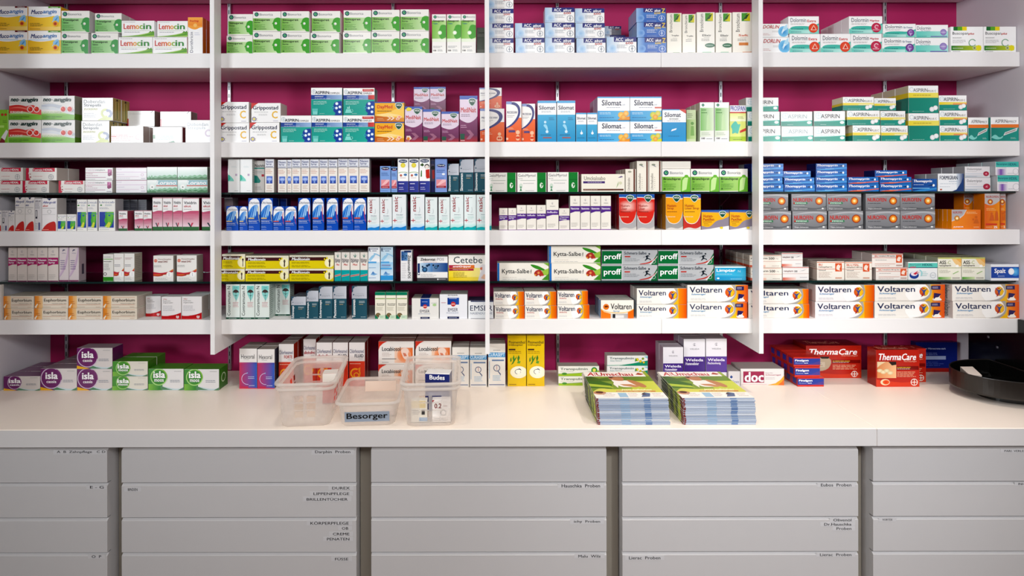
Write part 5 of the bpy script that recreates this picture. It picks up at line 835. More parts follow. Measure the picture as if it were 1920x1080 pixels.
# worktop
def isla(c1, c2, nm, yel, r=.38, vc=.62):
    p = [R(0, 0, .40, 1, c1, c1)]
    p += [P([(.40, 0), (.40, .2), (.62, .10), (.8, .06), (1, .10), (1, 0)], '#c8d8dc'), P([(.34, .22), (.55, .08), (.7, .02), (.36, .02)], '#5f8f6a'), P([(.84, 0), (.94, .08), (1, .14), (1, 0)], '#5f8f6a')]
    if yel: p += [P([(0, 0), (0, .16), (.34, .02), (.34, 0)], '#e8b81c')]
    else: p += [R(0, 0, .3, .3, c2, c1)]
    p += [E(.30, vc, r + .02, c2), O(.30, vc, r, .035, '#d8c8dc' if yel else '#b8dc9a', 60, 350), E(.30, vc, r - .04, c1), T('isla', .14, vc - .04, .48, vc + .28, '#f8f6f8', .035), T(nm, .17, vc - .22, .44, vc - .09, '#f4f0f4', True), L(.62, .36, .97, .50, 2, '#8a92a0', 3), L(.74, .86, .96, .92, 1, '#aaa')]
    return p
prod('islas', 'low white and purple carton with round logo', '#dcd6d2', isla('#7a2f72', '#8a4080', 'cassis', 1, .47, .56), .06, 'lozenge_carton', side='#6a2a62', top='#8a5a80')
prod('islac', 'taller white and purple carton with round logo', '#dcd6d4', isla('#7a2f72', '#8a4080', 'cassis', 1, .47, .56), .065, 'lozenge_carton', side='#6a2a62', top='#a09098')
prod('islag', 'low white and green carton with round logo', '#e0dcd2', isla('#4f9a34', '#8ac04a', 'moos', 0, .47, .56), .06, 'lozenge_carton', side='#4a8a2c', top='#5a9a3a')
prod('islam', 'taller white and green carton with round logo', '#e4e2e2', isla('#3f9434', '#8ac04a', 'moos', 0), .075, 'lozenge_carton', side='#4a8a2c', top='#5a9a3a', sp=[O(.5, .5, .2, .05, '#d8e8c8')])
prod('hexo', 'white carton with pink to blue gradient foot', '#f0edea', [R(0, 0, 1, .62, '#c83a66', '#1f6ac4'), R(0, .62, 1, .66, '#d04a6a', '#2a5ab8'), R(0, 0, .5, .06, '#c83a66'), R(0, 0, 1, .02, '#d83a5a'), T('Hexoral', .10, .75, .86, .86, '#3a3a40'), L(.25, .71, .6, .735, 1, '#aaa'), O(.46, .25, .14, .014, '#d8c8e8', 90, 280, 1.0), R(.44, .38, .48, .41, '#8ac0ea'), L(.5, .24, .94, .32, 2, '#d0dcf0', 3), L(.55, .06, .9, .1, 1, '#d8e0f4')], .05, 'mouth_rinse_carton', side='#4a4a5a', top='#b0aaa4')
def chlo(sub, c): return [R(0, 0, 1, .58, '#c83a22', '#d8482a'), P([(.1, .36), (.1, .2), (.5, .18), (.6, .3), (.5, .42), (.3, .44)], '#d85030'), O(.40, .30, .10, .03, '#eeae2a', 60, 400), O(.46, .26, .05, .02, '#eeae2a', 0, 300), P([(.55, .40), (.72, .44), (.7, .2), (.62, .2), (.64, .36)], '#e8942a'), T('Chlorhexamed', .04, .76, .94, .85, '#33407a', False), T(sub, .36 if len(sub) < 7 else .06, .66, .92, .735, c, True), L(.6, .61, .9, .645, 1, '#aaa'), L(.06, .50, .8, .54, 1, '#f0c0a8'), R(0, .575, 1, .59, '#e8d0c8')]
prod('chfo', 'orange red and white carton with red capital word', '#eae6e4', chlo('FORTE', '#c03a3a'), .05, 'mouth_rinse_carton', side='#b4402c', top='#b8b2ae')
prod('chal', 'orange red and white carton with red lower case word', '#eae6e4', chlo('alkoholfrei', '#b83a4a'), .05, 'mouth_rinse_carton', side='#b4402c', top='#b8b2ae')
prod('chfl', 'orange red and white carton with navy capital word', '#eae6e4', chlo('FLUID', '#2a2a50'), .05, 'mouth_rinse_carton', side='#8a2a1a', top='#b8b2ae')
prod('loca', 'white carton with orange glow and red corner arc', '#f0ece8', [R(.45, .06, .96, .72, '#f2d8c4', '#e87a2a'), P([(0, 1), (.24, 1), (.12, .9), (.04, .78), (0, .62)], '#d8452c'), E(.72, .40, .30, '#f0b08a', '#ea7a1f', 1), P([(.62, .60), (.70, .72), (.82, .70), (.86, .56), (.82, .44), (.86, .30), (.78, .18), (.70, .26), (.66, .42)], '#f2dcd0'), P([(.68, .50), (.76, .48), (.80, .36), (.72, .34)], '#d88a70'), T('Locabiosol', .10, .58, .62, .76, '#3a4048', True), L(.1, .34, .4, .52, 3, '#c8b8b0', 3), R(.1, .22, .5, .25, '#888'), L(.1, .05, .3, .12, 1, '#aaa')], .06, 'throat_spray_carton', side='#c8a898', top='#c0a098')
prod('cura', 'white carton with light blue name band and lens drawing', '#ece8e2', [R(0, .69, 1, .80, '#5aa4d4'), T('CURASEPT', .02, .71, .97, .79, '#dff0fa', True), L(.3, .83, .75, .87, 1, '#8a8a8a'), R(.22, .60, .92, .635, '#7a90b0'), O(.50, .44, .07, .016, '#5a6a90'), P([(.58, .38), (.74, .30), (.72, .27), (.56, .36)], '#5a6a90'), R(.49, .40, .51, .50, '#c04a4a'), L(.26, .14, .75, .28, 4, '#9fc4e0', 3), R(.06, .05, .94, .065, '#3a5a9a'), R(.06, .2, .09, .6, '#a8c4dc')], .045, 'mouth_rinse_carton', side='#b0aca6', top='#b8b4ae')
prod('pini', 'tall yellow carton with green twig and drawn faces', '#e8c81a', [T('Pinimenthol', .06, .84, .95, .90, '#4a3a2a', True), T('Erkältungsbad', .06, .79, .80, .835, '#6a4a2a', True), R(.06, .71, .42, .74, '#5a3a2a'), L(.06, .64, .9, .70, 2, '#a8801a', 3), P([(.18, .42), (.3, .5), (.5, .6), (.48, .56), (.3, .45)], '#4f8a2a'), P([(.2, .58), (.14, .54), (.14, .48), (.22, .5)], '#4f8a2a'), P([(.34, .62), (.26, .56), (.3, .5), (.38, .54)], '#5a9a2f'), P([(.6, .62), (.52, .56), (.56, .48), (.66, .56)], '#4f8a2a'), P([(.7, .5), (.56, .5), (.5, .46), (.66, .45)], '#6aa83a'), E(.60, .28, .12, '#f8f2d8', '#fffdf2', 1.4), O(.58, .29, .05, .008, '#3a4a6a', 30, 250, 1.3), P([(.52, .33), (.62, .355), (.72, .34), (.70, .325), (.62, .335)], '#3a4a6a'), P([(.66, .31), (.72, .28), (.66, .25), (.70, .28)], '#3a4a6a'), L(.08, .02, .5, .06, 1, '#a8801a')], .05, 'bath_additive_carton', side='#b8961a', top='#c8b02a')
prod('trap', 'low white carton with lime foot and green ring', '#eceae0', [P([(0, 0), (0, .22), (.4, .24), (.8, .42), (1, .54), (1, 0)], '#a8c83a'), P([(0, .25), (.4, .27), (.8, .45), (1, .57), (1, .54), (.8, .42), (.4, .24), (0, .22)], '#5a9a3a'), T('Transpulmin', .05, .54, .72, .84, '#6a7a6a', True), E(.15, .24, .12, '#5a9a3a', asp=2.2), L(.05, .42, .4, .5, 1, '#aaa'), E(.88, .60, .30, '#3f9a4a'), E(.88, .60, .17, '#d8dc4a', '#f0e890')], .05, 'ointment_carton', side='#c0beae', top='#b0aea4')
prod('trbb', 'white carton with emerald wedge and yellow flower', '#eceae6', [P([(.3, .02), (.62, .22), (1, .52), (1, 0), (.3, 0)], '#1f9a78'), P([(.0, .06), (.4, .10), (.7, .30), (.9, .48), (.6, .22), (.3, .04), (0, .02)], '#6ac4a8'), T('Transpulmin', .06, .56, .66, .86, '#6a7a7a', True), T('Baby Balsam', .08, .42, .36, .53, '#4a9a98', True), E(.74, .60, .16, '#d8c02a', '#e8d84a'), E(.82, .44, .14, '#c8b828', '#e8d84a'), E(.88, .70, .12, '#8aa83a'), E(.90, .34, .10, '#d8c02a'), P([(.68, .4), (.7, .8), (.74, .5)], '#5a9a3a'), P([(.9, .9), (1, .96), (1, .7)], '#9ad0d8')], .05, 'ointment_carton', side='#c0c0b8', top='#b0b0a8')
prod('welhs', 'small white carton with deep violet band on worktop', '#eae6ea', wel('Weleda', '#5a3a90', (.30, .60), '#5a3a90', 'Hustenelixier'), .05, 'syrup_carton', side='#b0a8b4', top='#b0a8b0')
prod('welhl', 'large white carton with deep violet band, cough elixir', '#edeaee', wel('Weleda', '#5a3a90', (.28, .62), '#5a3a90', 'Hustenelixier'), .06, 'syrup_carton', side='#b0a8b4', top='#b0a8b0')
prod('welhf', 'large white carton with brighter violet band, lichen honey', '#edeaee', wel('Weleda', '#6a4aa0', (.28, .62), '#5a3a90', 'Flechtenhonig'), .06, 'syrup_carton', side='#b0a8b4', top='#b0a8b0')
prod('tama', 'pale grey carton with small blue diamond', '#dcd8d8', [P([(.10, .62), (.24, .74), (.38, .62), (.24, .52)], '#3a5a9a'), T('Clamare', .3, .22, .9, .42, '#6a7aa0', False, True), R(0, 0, .9, .04, '#e8c84a', '#f0e0a0')], .09, 'ointment_carton', side='#c8c4c0', top='#b8b4b0')
prod('docg', 'white carton with big crimson name block and orange end', '#e8e4e2', [R(.06, .16, .54, .84, '#a82a5a'), T('doc', .09, .20, .53, .80, '#fff', .03), T('Ibuprofen', .57, .70, .74, .78, '#a06a80'), T('Schmerzgel', .57, .56, .92, .67, '#c07a8a', True), L(.57, .34, .84, .50, 2, '#c8c0c4', 3), P([(.62, .02), (.8, .12), (.92, .34), (1, .6), (1, 0)], '#eeb03a'), P([(.86, .02), (.94, .2), (1, .4), (1, 0)], '#e07a2a'), R(0, .06, .6, .07, '#d88a9a')], .09, 'ointment_carton', side='#c8c0bc', top='#b4aeaa')
prod('fina', 'small red carton with blue name panel', '#cf3a28', [R(.0, .20, 1, .86, '#2a3f9a', '#2f4aa8'), P([(.5, .20), (.7, .34), (1, .62), (1, .20)], '#5a4a9a'), T('Finalgon', .05, .50, .56, .76, '#fff', .03), T('Wärmecreme', .05, .34, .34, .44, '#c8d0f0'), T('stark', .38, .34, .54, .44, '#fff', True)], .045, 'ointment_carton', side='#b83424', top='#c43a2a', sp=[R(.2, .2, .8, .8, '#33409a')])
def therm(v):
    p = [R(0, 0, 1, 1, '#b82a1c', '#c83624'), P([(0, .0), (0, .2), (.3, .15), (.7, .1), (1, .2), (1, 0)], '#d84a2a'), T('ThermaCare', .06, .72, .92, .90, '#fff', .02, True), T('Wärmeauflagen', .64, .66, .93, .71, '#f0c0a8', False, True), R(.47, .46, .98, .56, '#8a1a14'), L(.48, .50, .95, .55, 1, '#e8c83a', 3), L(.48, .47, .8, .50, 1, '#f4ece0'), L(.48, .26, .92, .42, 4, '#f0c8a8', 3)]
    if v: p += [R(.02, .24, .46, .68, '#d8925c', '#f0c49a'), P([(.28, .68), (.46, .68), (.46, .60), (.36, .58)], '#2e1812'), P([(.02, .68), (.02, .52), (.10, .60), (.22, .68)], '#e8d4b0'), E(.08, .44, .05, '#d8c8a0', '#f0e4c8', 1.5), E(.16, .40, .05, '#d8c8a0', '#f0e4c8', 1.5), E(.24, .44, .05, '#d8c8a0', '#f0e4c8', 1.5), E(.32, .38, .05, '#d8c8a0', '#f0e4c8', 1.5), E(.20, .13, .085, '#f0d8b8', asp=1.5), E(.22, .13, .06, '#e8702a', '#d83a1c', 1.5)]
    else: p += [P([(0, .20), (0, .66), (.22, .66), (.3, .62), (.44, .62), (.46, .44), (.36, .22)], '#c8b8a0'), P([(.24, .66), (.42, .66), (.40, .60), (.28, .60)], '#2a1a16'), R(.10, .34, .34, .50, '#d8ccb8'), L(.12, .36, .32, .48, 2, '#a89878')]
    return p + [O(.87, .13, .085, .02, '#f4e4dc'), E(.87, .13, .02, '#f4e4dc'), R(.80, .12, .94, .14, '#f4e4dc'), R(.862, .05, .878, .21, '#f4e4dc')]
prod('thea', 'large red carton with back wrap picture, under the shelf', '#c0301f', therm(0), .10, 'heat_wrap_carton', gl=False, side='#a0281a', top='#8a1f18', tp=[T('ThermaCare', .1, .3, .7, .7, '#d89a88', True, True)])
prod('theb', 'large red carton with neck wrap and coins picture', '#c0301f', therm(1), .052, 'heat_wrap_carton', gl=False, side='#a0281a', top='#9a2a1e', tp=[T('ThermaCare', .1, .2, .8, .8, '#d89a88', True, True)])
prod('blub', 'dark blue box with red base strip by the wall', '#1f2f80', [R(0, 0, 1, .13, '#b02a24'), T('Finalgon Wärmecreme stark', .10, .74, .72, .82, '#c8d0f0', True), L(.1, .56, .62, .66, 2, '#8a98d0', 3), R(.08, .42, .72, .54, '#a8b4d4'), L(.1, .2, .75, .36, 3, '#5a6ab0', 3)], .03, 'ointment_carton', side='#18245e', top='#2a3a88')
# ------------------------------------------------------------------ where every carton stands
BX = []
CUR = {}
def sec(shelf, bay, ox, oy, s):
    CUR.update(shelf=shelf, bay=bay, ox=ox, oy=oy, s=s)
def b(key, x0, x1, y0, y1, n=1, off=None, dep=None, base=False):
    c = CUR
    px0, px1, py0, py1 = c['ox'] + x0 / c['s'], c['ox'] + x1 / c['s'], c['oy'] + y0 / c['s'], c['oy'] + y1 / c['s']
    zs = LEV[c['shelf']][0]
    if off is None: off = .012 if c['shelf'][0] != 'g' else .026
    d = DS + off
    if c['shelf'] == 'ct': d = dep if dep else (EYE - zs) * F / (py1 - CY)
    d += random.random() * .002
    BX.append(dict(i=len(BX), zt=wz(py1, (d if c['shelf'] == 'ct' else DS + .012)), key=key, x0=wx(px0, d), x1=wx(px1, d), y=d, z0=wz(py1, d), z1=wz(py0, d), n=n, shelf=c['shelf'], bay=c['bay'], d=PR[key]['d'], base=base))

# --- top shelf
sec('1', 0, 0, 0, 4)
b('muco_red', -38, 208, 222, 402); b('muco_grn', 211, 458, 224, 402); b('muco_red', -36, 209, 40, 222); b('muco_grn', 214, 457, 42, 222)
b('tonsi', 461, 664, 240, 402, 2); b('tonsi', 686, 888, 242, 402, 2); b('tonsi', 461, 672, 74, 238, 2); b('tonsi', 723, 926, 97, 240, 2, .018)
b('lemo', 891, 1145, 274, 402); b('lemo', 1148, 1405, 275, 402); b('lemo', 911, 1160, 150, 272); b('lemo', 1180, 1410, 152, 273)
b('dori', 1411, 1522, 125, 402, 4)
sec('1', 1, 380, 0, 3.4909)
for x0, x1, yu, yl, xa, xb in ((158, 328, 88, 230, 168, 330), (330, 512, 72, 205, 332, 513), (515, 702, 70, 208, 515, 699), (708, 896, 70, 212, 717, 903), (920, 1103, 66, 208, 925, 1106), (1106, 1290, 62, 205, 1110, 1291), (1295, 1482, 60, 203, 1297, 1482)):
    b('sinu', x0, x1, yl, 350); b('sinu', xa, xb, yu, yl)
for x0, x1 in ((1503, 1595), (1600, 1693), (1695, 1790)): b('sinutall', x0, x1, 92, 345, 2)
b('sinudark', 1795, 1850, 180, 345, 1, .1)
sec('1', 2, 900, 0, 3.6226)
for y0, y1 in ((260, 357), (160, 260), (60, 160), (-40, 60)): b('acc200', 40, 230, y0, y1)
b('acc600', 243, 440, 258, 357); b('acc600', 240, 439, 158, 258)
for y0, y1 in ((258, 357), (155, 258), (52, 155)): b('acc600', 443, 644, y0, y1, 2)
b('acc600', 658, 855, 260, 357, 2); b('acc600', 651, 850, 158, 260, 2); b('acc600', 648, 847, 58, 158, 1)
b('acc600', 862, 1068, 252, 355)
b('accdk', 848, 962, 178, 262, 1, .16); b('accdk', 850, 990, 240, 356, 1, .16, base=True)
for y0, y1, x0, x1 in ((257, 355, 1073, 1268), (155, 257, 1063, 1266), (57, 155, 1063, 1265)): b('accz', x0, x1, y0, y1, 2)
b('bron1', 1272, 1372, 90, 350, 2); b('bron1', 1377, 1467, 97, 350, 2); b('bron2', 1475, 1597, 85, 350, 2); b('bron2', 1603, 1712, 88, 350, 2); b('bron3', 1718, 1850, 85, 350)
sec('1', 3, 1400, 0, 3.6923)
b('dorlin', 60, 298, 262, 354); b('dorlin', 58, 292, 168, 260)
b('doloex', 300, 511, 238, 354, 2); b('doloex', 514, 722, 238, 354, 2); b('doloex', 250, 462, 138, 236, 1, .05)
b('domig', 724, 937, 238, 354, 4); b('domig', 710, 942, 117, 237, 4)
b('dofrau', 940, 1166, 264, 354); b('dofrau', 945, 1172, 170, 263); b('dofrau2', 1169, 1397, 267, 354); b('dofrau2', 1175, 1397, 177, 266)
b('busco', 1415, 1640, 190, 352); b('busco', 1643, 1868, 190, 352)
# --- second shelf
sec('2', 0, 0, 140, 4.4651)
b('neogrn', -40, 70, 285, 568)
b('neok', 73, 345, 372, 568); b('neok', 78, 349, 170, 371); b('neoz', 348, 628, 372, 568); b('neoz', 350, 628, 170, 371)
b('dobz', 681, 928, 380, 568, 2); b('dobz', 689, 956, 187, 379, 2)
b('dobr', 930, 1200, 424, 568, 2); b('dobm', 1280, 1530, 432, 568); b('dobl', 1553, 1768, 375, 568)
b('dobr', 1030, 1290, 430, 568, 1, .10, base=True); b('dobw', 1060, 1295, 297, 428, 1, .10)
b('dobm', 1330, 1560, 430, 568, 1, .10, base=True); b('dobw', 1342, 1600, 303, 430, 1, .10)
sec('2', 1, 380, 140, 3.4909)
b('grip', 110, 305, 312, 440); b('grip', 108, 303, 175, 311); b('grip', 309, 503, 310, 440); b('grip', 318, 516, 182, 309)
b('aspc', 506, 712, 265, 440); b('aspc', 714, 916, 265, 440); b('asph', 919, 1125, 265, 440); b('aspc', 710, 914, 83, 264); b('asph', 921, 1126, 85, 264)
b('daym', 1128, 1319, 308, 438); b('daym', 1128, 1320, 177, 306)
b('mediy', 1324, 1439, 207, 437); b('medi', 1442, 1558, 225, 437); b('medi', 1563, 1678, 240, 437); b('medit', 1683, 1800, 137, 437)
b('medib', 1380, 1485, 250, 437, 1, .16, base=True); b('medib', 1487, 1592, 250, 437, 1, .16, base=True)
b('medib', 1383, 1487, 80, 250, 1, .16); b('medib', 1489, 1592, 78, 250, 1, .16)
sec('2', 2, 890, 140, 3.4909)
b('mucw', 36, 195, 222, 437, 2); b('mucw', 32, 178, 85, 221, 2); b('mucn', 207, 307, 175, 437); b('mucn', 309, 397, 190, 437, 1, .02)
b('silt', 413, 536, 170, 437, 2); b('silt', 540, 660, 170, 437); b('sils', 665, 733, 250, 437); b('sils', 737, 803, 250, 437)
b('silo', 806, 1016, 300, 437); b('silo', 805, 1016, 145, 299, 2); b('sill', 1018, 1225, 300, 437); b('sill', 1018, 1225, 145, 299)
b('sili', 1229, 1385, 228, 437); b('gre1', 1388, 1450, 232, 437, 1, .03); b('bropre', 1475, 1568, 183, 437, 3); b('bropre', 1572, 1667, 183, 437, 3); b('prosp', 1671, 1785, 203, 437, 2)
sec('2', 3, 1360, 140, 3.4286)
b('asp', 147, 359, 332, 430, 4); b('asp', 143, 350, 240, 331, 4); b('asp', 126, 343, 150, 239, 4)
b('aspl', 362, 566, 335, 430); b('aspl', 356, 560, 240, 334); b('asp', 570, 772, 335, 429); b('asp', 570, 770, 238, 334)
b('aspp', 820, 1000, 330, 428, 2); b('aspp', 784, 994, 235, 329, 2); b('aspp', 757, 956, 147, 234, 3)
b('aspp', 1003, 1174, 332, 428, 2); b('aspp', 996, 1158, 238, 331, 2); b('aspp', 959, 1098, 155, 237, 2)
b('aspb', 1179, 1375, 253, 425, 3); b('aspb', 1178, 1370, 75, 252, 3)
b('aspo', 1380, 1557, 332, 425); b('aspo', 1378, 1555, 236, 331); b('aspo', 1375, 1553, 138, 235)
b('aspe', 1562, 1698, 280, 425); b('aspe', 1702, 1887, 278, 425, 1, .003)
# --- upper glass shelf
sec('gA', 0, 0, 290, 4.4651)
b('cethex', -42, 186, 210, 314); b('cethex', -40, 190, 102, 209); b('cethex', 190, 410, 210, 314, 2); b('cethex', 217, 475, 104, 209, 2)
b('cethex', 490, 709, 211, 314, 2, .034); b('cetrat', 712, 940, 210, 314); b('cetrat', 715, 945, 103, 209)
b('cetwht', 971, 1228, 208, 314); b('cetwht', 971, 1228, 102, 207); b('lorn', 1231, 1485, 206, 314); b('lorn', 1488, 1738, 206, 314); b('lorw', 1231, 1483, 98, 205); b('lorw', 1486, 1736, 98, 205)
sec('3', 0, 0, 290, 4.4651)
b('alles', -40, 12, 460, 634); b('allbk', 15, 67, 460, 634); b('alles', 69, 122, 462, 634)
b('alle', 125, 208, 350, 634); b('alle', 210, 288, 350, 634); b('allbk', 290, 347, 360, 634); b('allew', 350, 476, 358, 634)
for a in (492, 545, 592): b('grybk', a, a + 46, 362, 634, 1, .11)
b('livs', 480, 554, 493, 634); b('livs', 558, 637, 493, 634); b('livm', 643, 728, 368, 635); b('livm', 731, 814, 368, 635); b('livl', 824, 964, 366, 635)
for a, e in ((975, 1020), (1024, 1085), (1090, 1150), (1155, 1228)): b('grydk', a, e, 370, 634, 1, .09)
b('vivs', 993, 1066, 462, 634); b('vivs', 1126, 1199, 462, 634); b('vivs', 1202, 1270, 462, 634)
b('vivt', 1277, 1359, 352, 635); b('vivt', 1363, 1443, 352, 635); b('vivt', 1447, 1526, 352, 635); b('vivw', 1529, 1666, 355, 635); b('vivw', 1690, 1830, 355, 635)
sec('gA', 1, 390, 280, 3.5556)
b('nasw', 134, 212, 62, 283); b('nasw', 214, 296, 62, 283); b('nasiv', 308, 378, 72, 283, 1, .045)
for x0, x1, y in ((380, 440, 62), (466, 525, 67), (528, 557, 67), (559, 618, 64), (621, 676, 64), (680, 740, 64), (743, 800, 64), (803, 863, 64), (867, 933, 60), (935, 1004, 60), (1007, 1076, 60)):
    b('naspr', x0, x1, y, 283, 1)
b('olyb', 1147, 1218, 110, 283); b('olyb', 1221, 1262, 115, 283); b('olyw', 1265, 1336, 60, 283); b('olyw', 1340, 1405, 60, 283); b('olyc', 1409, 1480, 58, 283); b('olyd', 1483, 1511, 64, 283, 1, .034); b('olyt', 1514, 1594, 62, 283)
b('sinv', 1600, 1673, 95, 283, 2); b('sinv', 1677, 1771, 65, 283, 2); b('sinv', 1775, 1875, 62, 283)
sec('3', 1, 390, 280, 3.5556)
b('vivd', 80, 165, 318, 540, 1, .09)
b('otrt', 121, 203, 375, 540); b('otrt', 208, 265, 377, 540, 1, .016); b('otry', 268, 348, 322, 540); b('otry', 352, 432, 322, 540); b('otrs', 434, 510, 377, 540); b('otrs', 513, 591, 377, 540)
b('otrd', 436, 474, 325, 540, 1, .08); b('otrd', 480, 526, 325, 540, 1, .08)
for x0, x1 in ((601, 683), (696, 774), (790, 868), (896, 970), (973, 1055)): b('otrr', x0, x1, 322, 540)
for x0, x1, y in ((1062, 1143, 317), (1146, 1226, 317), (1229, 1321, 300), (1350, 1443, 300)): b('nask', x0, x1, y, 540)
for x0, x1, y in ((1448, 1529, 318), (1537, 1612, 318), (1615, 1703, 302), (1707, 1787, 302), (1790, 1890, 302)): b('nase', x0, x1, y, 538)
sec('gA', 2, 890, 280, 3.4909)
b('gelo', 76, 272, 152, 276); b('gelo', 279, 470, 152, 276); b('gelo', 478, 679, 150, 276)
b('umckw', 699, 983, 163, 276, 2); b('umcks', 987, 1056, 130, 276, 4); b('umckt', 1062, 1139, 78, 276, 2); b('umckt', 1142, 1223, 78, 276, 2)
for x0, x1 in ((1227, 1412), (1415, 1600), (1603, 1788)): b('bronch', x0, x1, 130, 276)
b('blank', 1227, 1415, 80, 129)
b('greysl', 1770, 1805, 100, 276, 1, .14)
sec('3', 2, 890, 280, 3.4909)
b('wels', 160, 216, 385, 528, 2); b('wels', 220, 273, 385, 528); b('welm', 276, 337, 365, 528); b('welm', 340, 403, 365, 528); b('welm', 406, 466, 365, 528); b('welb', 469, 549, 330, 528); b('welw', 552, 621, 387, 528)
for x0, x1 in ((625, 690), (693, 756), (759, 823), (826, 892)): b('welt', x0, x1, 305, 528)
b('husl', 945, 1059, 293, 527, 2); b('husl', 1062, 1177, 293, 527); b('huss', 1250, 1363, 293, 527, 2); b('husr', 1366, 1480, 293, 527); b('husp', 1484, 1665, 400, 527); b('husp', 1669, 1860, 400, 527)
sec('gA', 3, 1390, 280, 3.6226)
for y0, y1 in ((239, 281), (192, 238), (145, 191), (100, 144)): b('thob', 70, 286, y0, y1)
for y0, y1, x0, x1 in ((240, 282, 290, 500), (195, 239, 290, 498), (150, 194, 274, 472)): b('thob', x0, x1, y0, y1)
for y0, y1, x0, x1 in ((238, 282, 504, 718), (192, 237, 504, 718), (145, 191, 508, 718), (100, 144, 508, 718)): b('thob', x0, x1, y0, y1, 3)
b('thoo', 722, 934, 238, 281); b('thoo', 722, 932, 192, 237); b('thoo', 940, 1156, 238, 281, 2); b('thoo', 938, 1154, 192, 237, 2); b('thoo', 908, 1125, 147, 190, 2)
b('thoi', 1162, 1328, 205, 279, 2); b('form', 1336, 1511, 170, 279, 2); b('dolt', 1519, 1708, 198, 279, 3); b('dolt', 1519, 1708, 122, 197, 3)
b('nara', 1718, 1886, 183, 281, 3, .002); b('nara', 1716, 1884, 90, 182, 3, .002)
sec('3', 3, 1390, 280, 3.6226)
for x0, x1, xa, xb, k in ((98, 338, 82, 318, 'nuri'), (346, 581, 340, 575, 'nuri'), (590, 827, 579, 815, 'nuri'), (845, 1077, 845, 1077, 'nurn'), (1081, 1316, 1080, 1315, 'nurn')):
    b(k, x0, x1, 423, 543); b(k, xa, xb, 301, 422)
b('nurj', 1428, 1638, 415, 541, 5); b('nurt', 1653, 1755, 300, 541); b('nurt', 1500, 1572, 303, 541, 1, .09); b('nurt', 1576, 1648, 303, 541, 1, .09); b('nurt', 1758, 1795, 300, 541, 1, .03)
# --- lower glass shelf
sec('gB', 0, 0, 440, 4.4651)
for x0, x1 in ((68, 140), (143, 225), (228, 309), (312, 396), (400, 487)): b('welnas', x0, x1, 100, 390)
b('wellil', 494, 575, 100, 390); b('wellil', 578, 659, 100, 390)
b('hamgrn', 862, 948, 157, 390); b('heum', 951, 1036, 152, 390); b('heum', 1039, 1124, 152, 390); b('heuw', 1282, 1450, 170, 390); b('heuw', 1478, 1645, 168, 390)
sec('4', 0, 0, 440, 4.4651)
b('slim', -30, 22, 270, 714, 1, .002)
for x0, x1, xa, xb in ((24, 280, 25, 283), (284, 566, 286, 568), (569, 857, 572, 858), (861, 1145, 863, 1146)): b('euph', x0, x1, 610, 711); b('euph', xa, xb, 506, 608)
b('wala', 1218, 1346, 510, 692, 1, .06); b('wala', 1350, 1515, 515, 706); b('wala', 1519, 1688, 513, 706, 2)
sec('gB', 1, 390, 440, 3.5556)
b('medts', 40, 244, 225, 311); b('medts', 92, 247, 126, 213); b('medtw', 248, 537, 225, 311); b('medtw', 251, 537, 137, 223); b('medtw', 541, 836, 225, 311, 2); b('medtw', 541, 838, 135, 223, 2)
for x0, x1 in ((843, 886), (889, 944), (947, 1011), (1014, 1064)): b('rhin', x0, x1, 115, 310, 4)
b('rhmw', 1067, 1146, 80, 310, 2); b('rhmb', 1150, 1233, 80, 310, 2); b('zint', 1283, 1361, 103, 310); b('zinw', 1393, 1597, 145, 310); b('cete', 1602, 1865, 135, 310)
sec('4', 1, 390, 440, 3.5556)
for x0, x1 in ((118, 212), (215, 309), (312, 408)): b('contr', x0, x1, 328, 560, 2)
b('contr', 446, 545, 322, 545, 1, .07)
b('exp1', 553, 652, 410, 566, 2); b('exp2', 655, 735, 371, 566, 2); b('exp3', 738, 829, 343, 566); b('exp4', 832, 922, 341, 566); b('exp5', 957, 1058, 341, 566)
for x0, x1 in ((1112, 1181), (1184, 1252), (1255, 1327)): b('tree', x0, x1, 381, 566)
b('ems1', 1357, 1538, 423, 566); b('ems2', 1543, 1728, 397, 566); b('ems3', 1733, 1920, 440, 566)
sec('gB', 2, 890, 440, 3.4909)
b('kytt', 147, 485, 185, 300); b('kytt', 489, 824, 187, 300); b('kytt', 485, 823, 75, 186)
b('prof', 829, 1195, 200, 300); b('prof', 1199, 1564, 200, 300); b('prof', 831, 1196, 102, 199); b('prof', 1200, 1563, 102, 199)
b('limp', 1572, 1775, 212, 300)
sec('gB', 3, 1390, 440, 3.6226)
b('ratp', 62, 276, 226, 308, 4); b('ratp', 54, 270, 140, 224, 4); b('ratq', 280, 458, 222, 308); b('ratq', 272, 415, 126, 221)
b('ibua', 513, 700, 185, 308, 2); b('ibul', 704, 893, 188, 308, 2); b('ibus', 913, 1129, 228, 308, 2); b('ibus', 880, 1097, 133, 226, 2)
b('ibuh', 1132, 1332, 190, 308, 2); b('assc', 1335, 1494, 160, 308, 3); b('assc', 1497, 1670, 160, 308, 3); b('spal', 1680, 1885, 207, 308, 1, .002)
sec('4', 2, 890, 440, 3.4909)
b('vold', 118, 325, 464, 555, 3); b('vold', 328, 536, 464, 555, 3); b('vold', 540, 750, 460, 555); b('vold', 116, 322, 372, 462, 3); b('vold', 326, 533, 372, 462, 3); b('vold', 540, 740, 368, 458)
b('vols', 824, 1040, 430, 555, 4); b('volm', 1060, 1387, 460, 555, 2); b('volm', 1060, 1387, 353, 458, 2); b('voll', 1391, 1796, 446, 555, 3); b('voll', 1391, 1794, 332, 444, 3)
sec('4', 3, 1390, 440, 3.6226)
b('volc', 40, 461, 475, 575, 2); b('volc', 32, 456, 372, 473, 2); b('volp', 500, 896, 460, 573, 2); b('volp', 502, 901, 345, 458, 2)
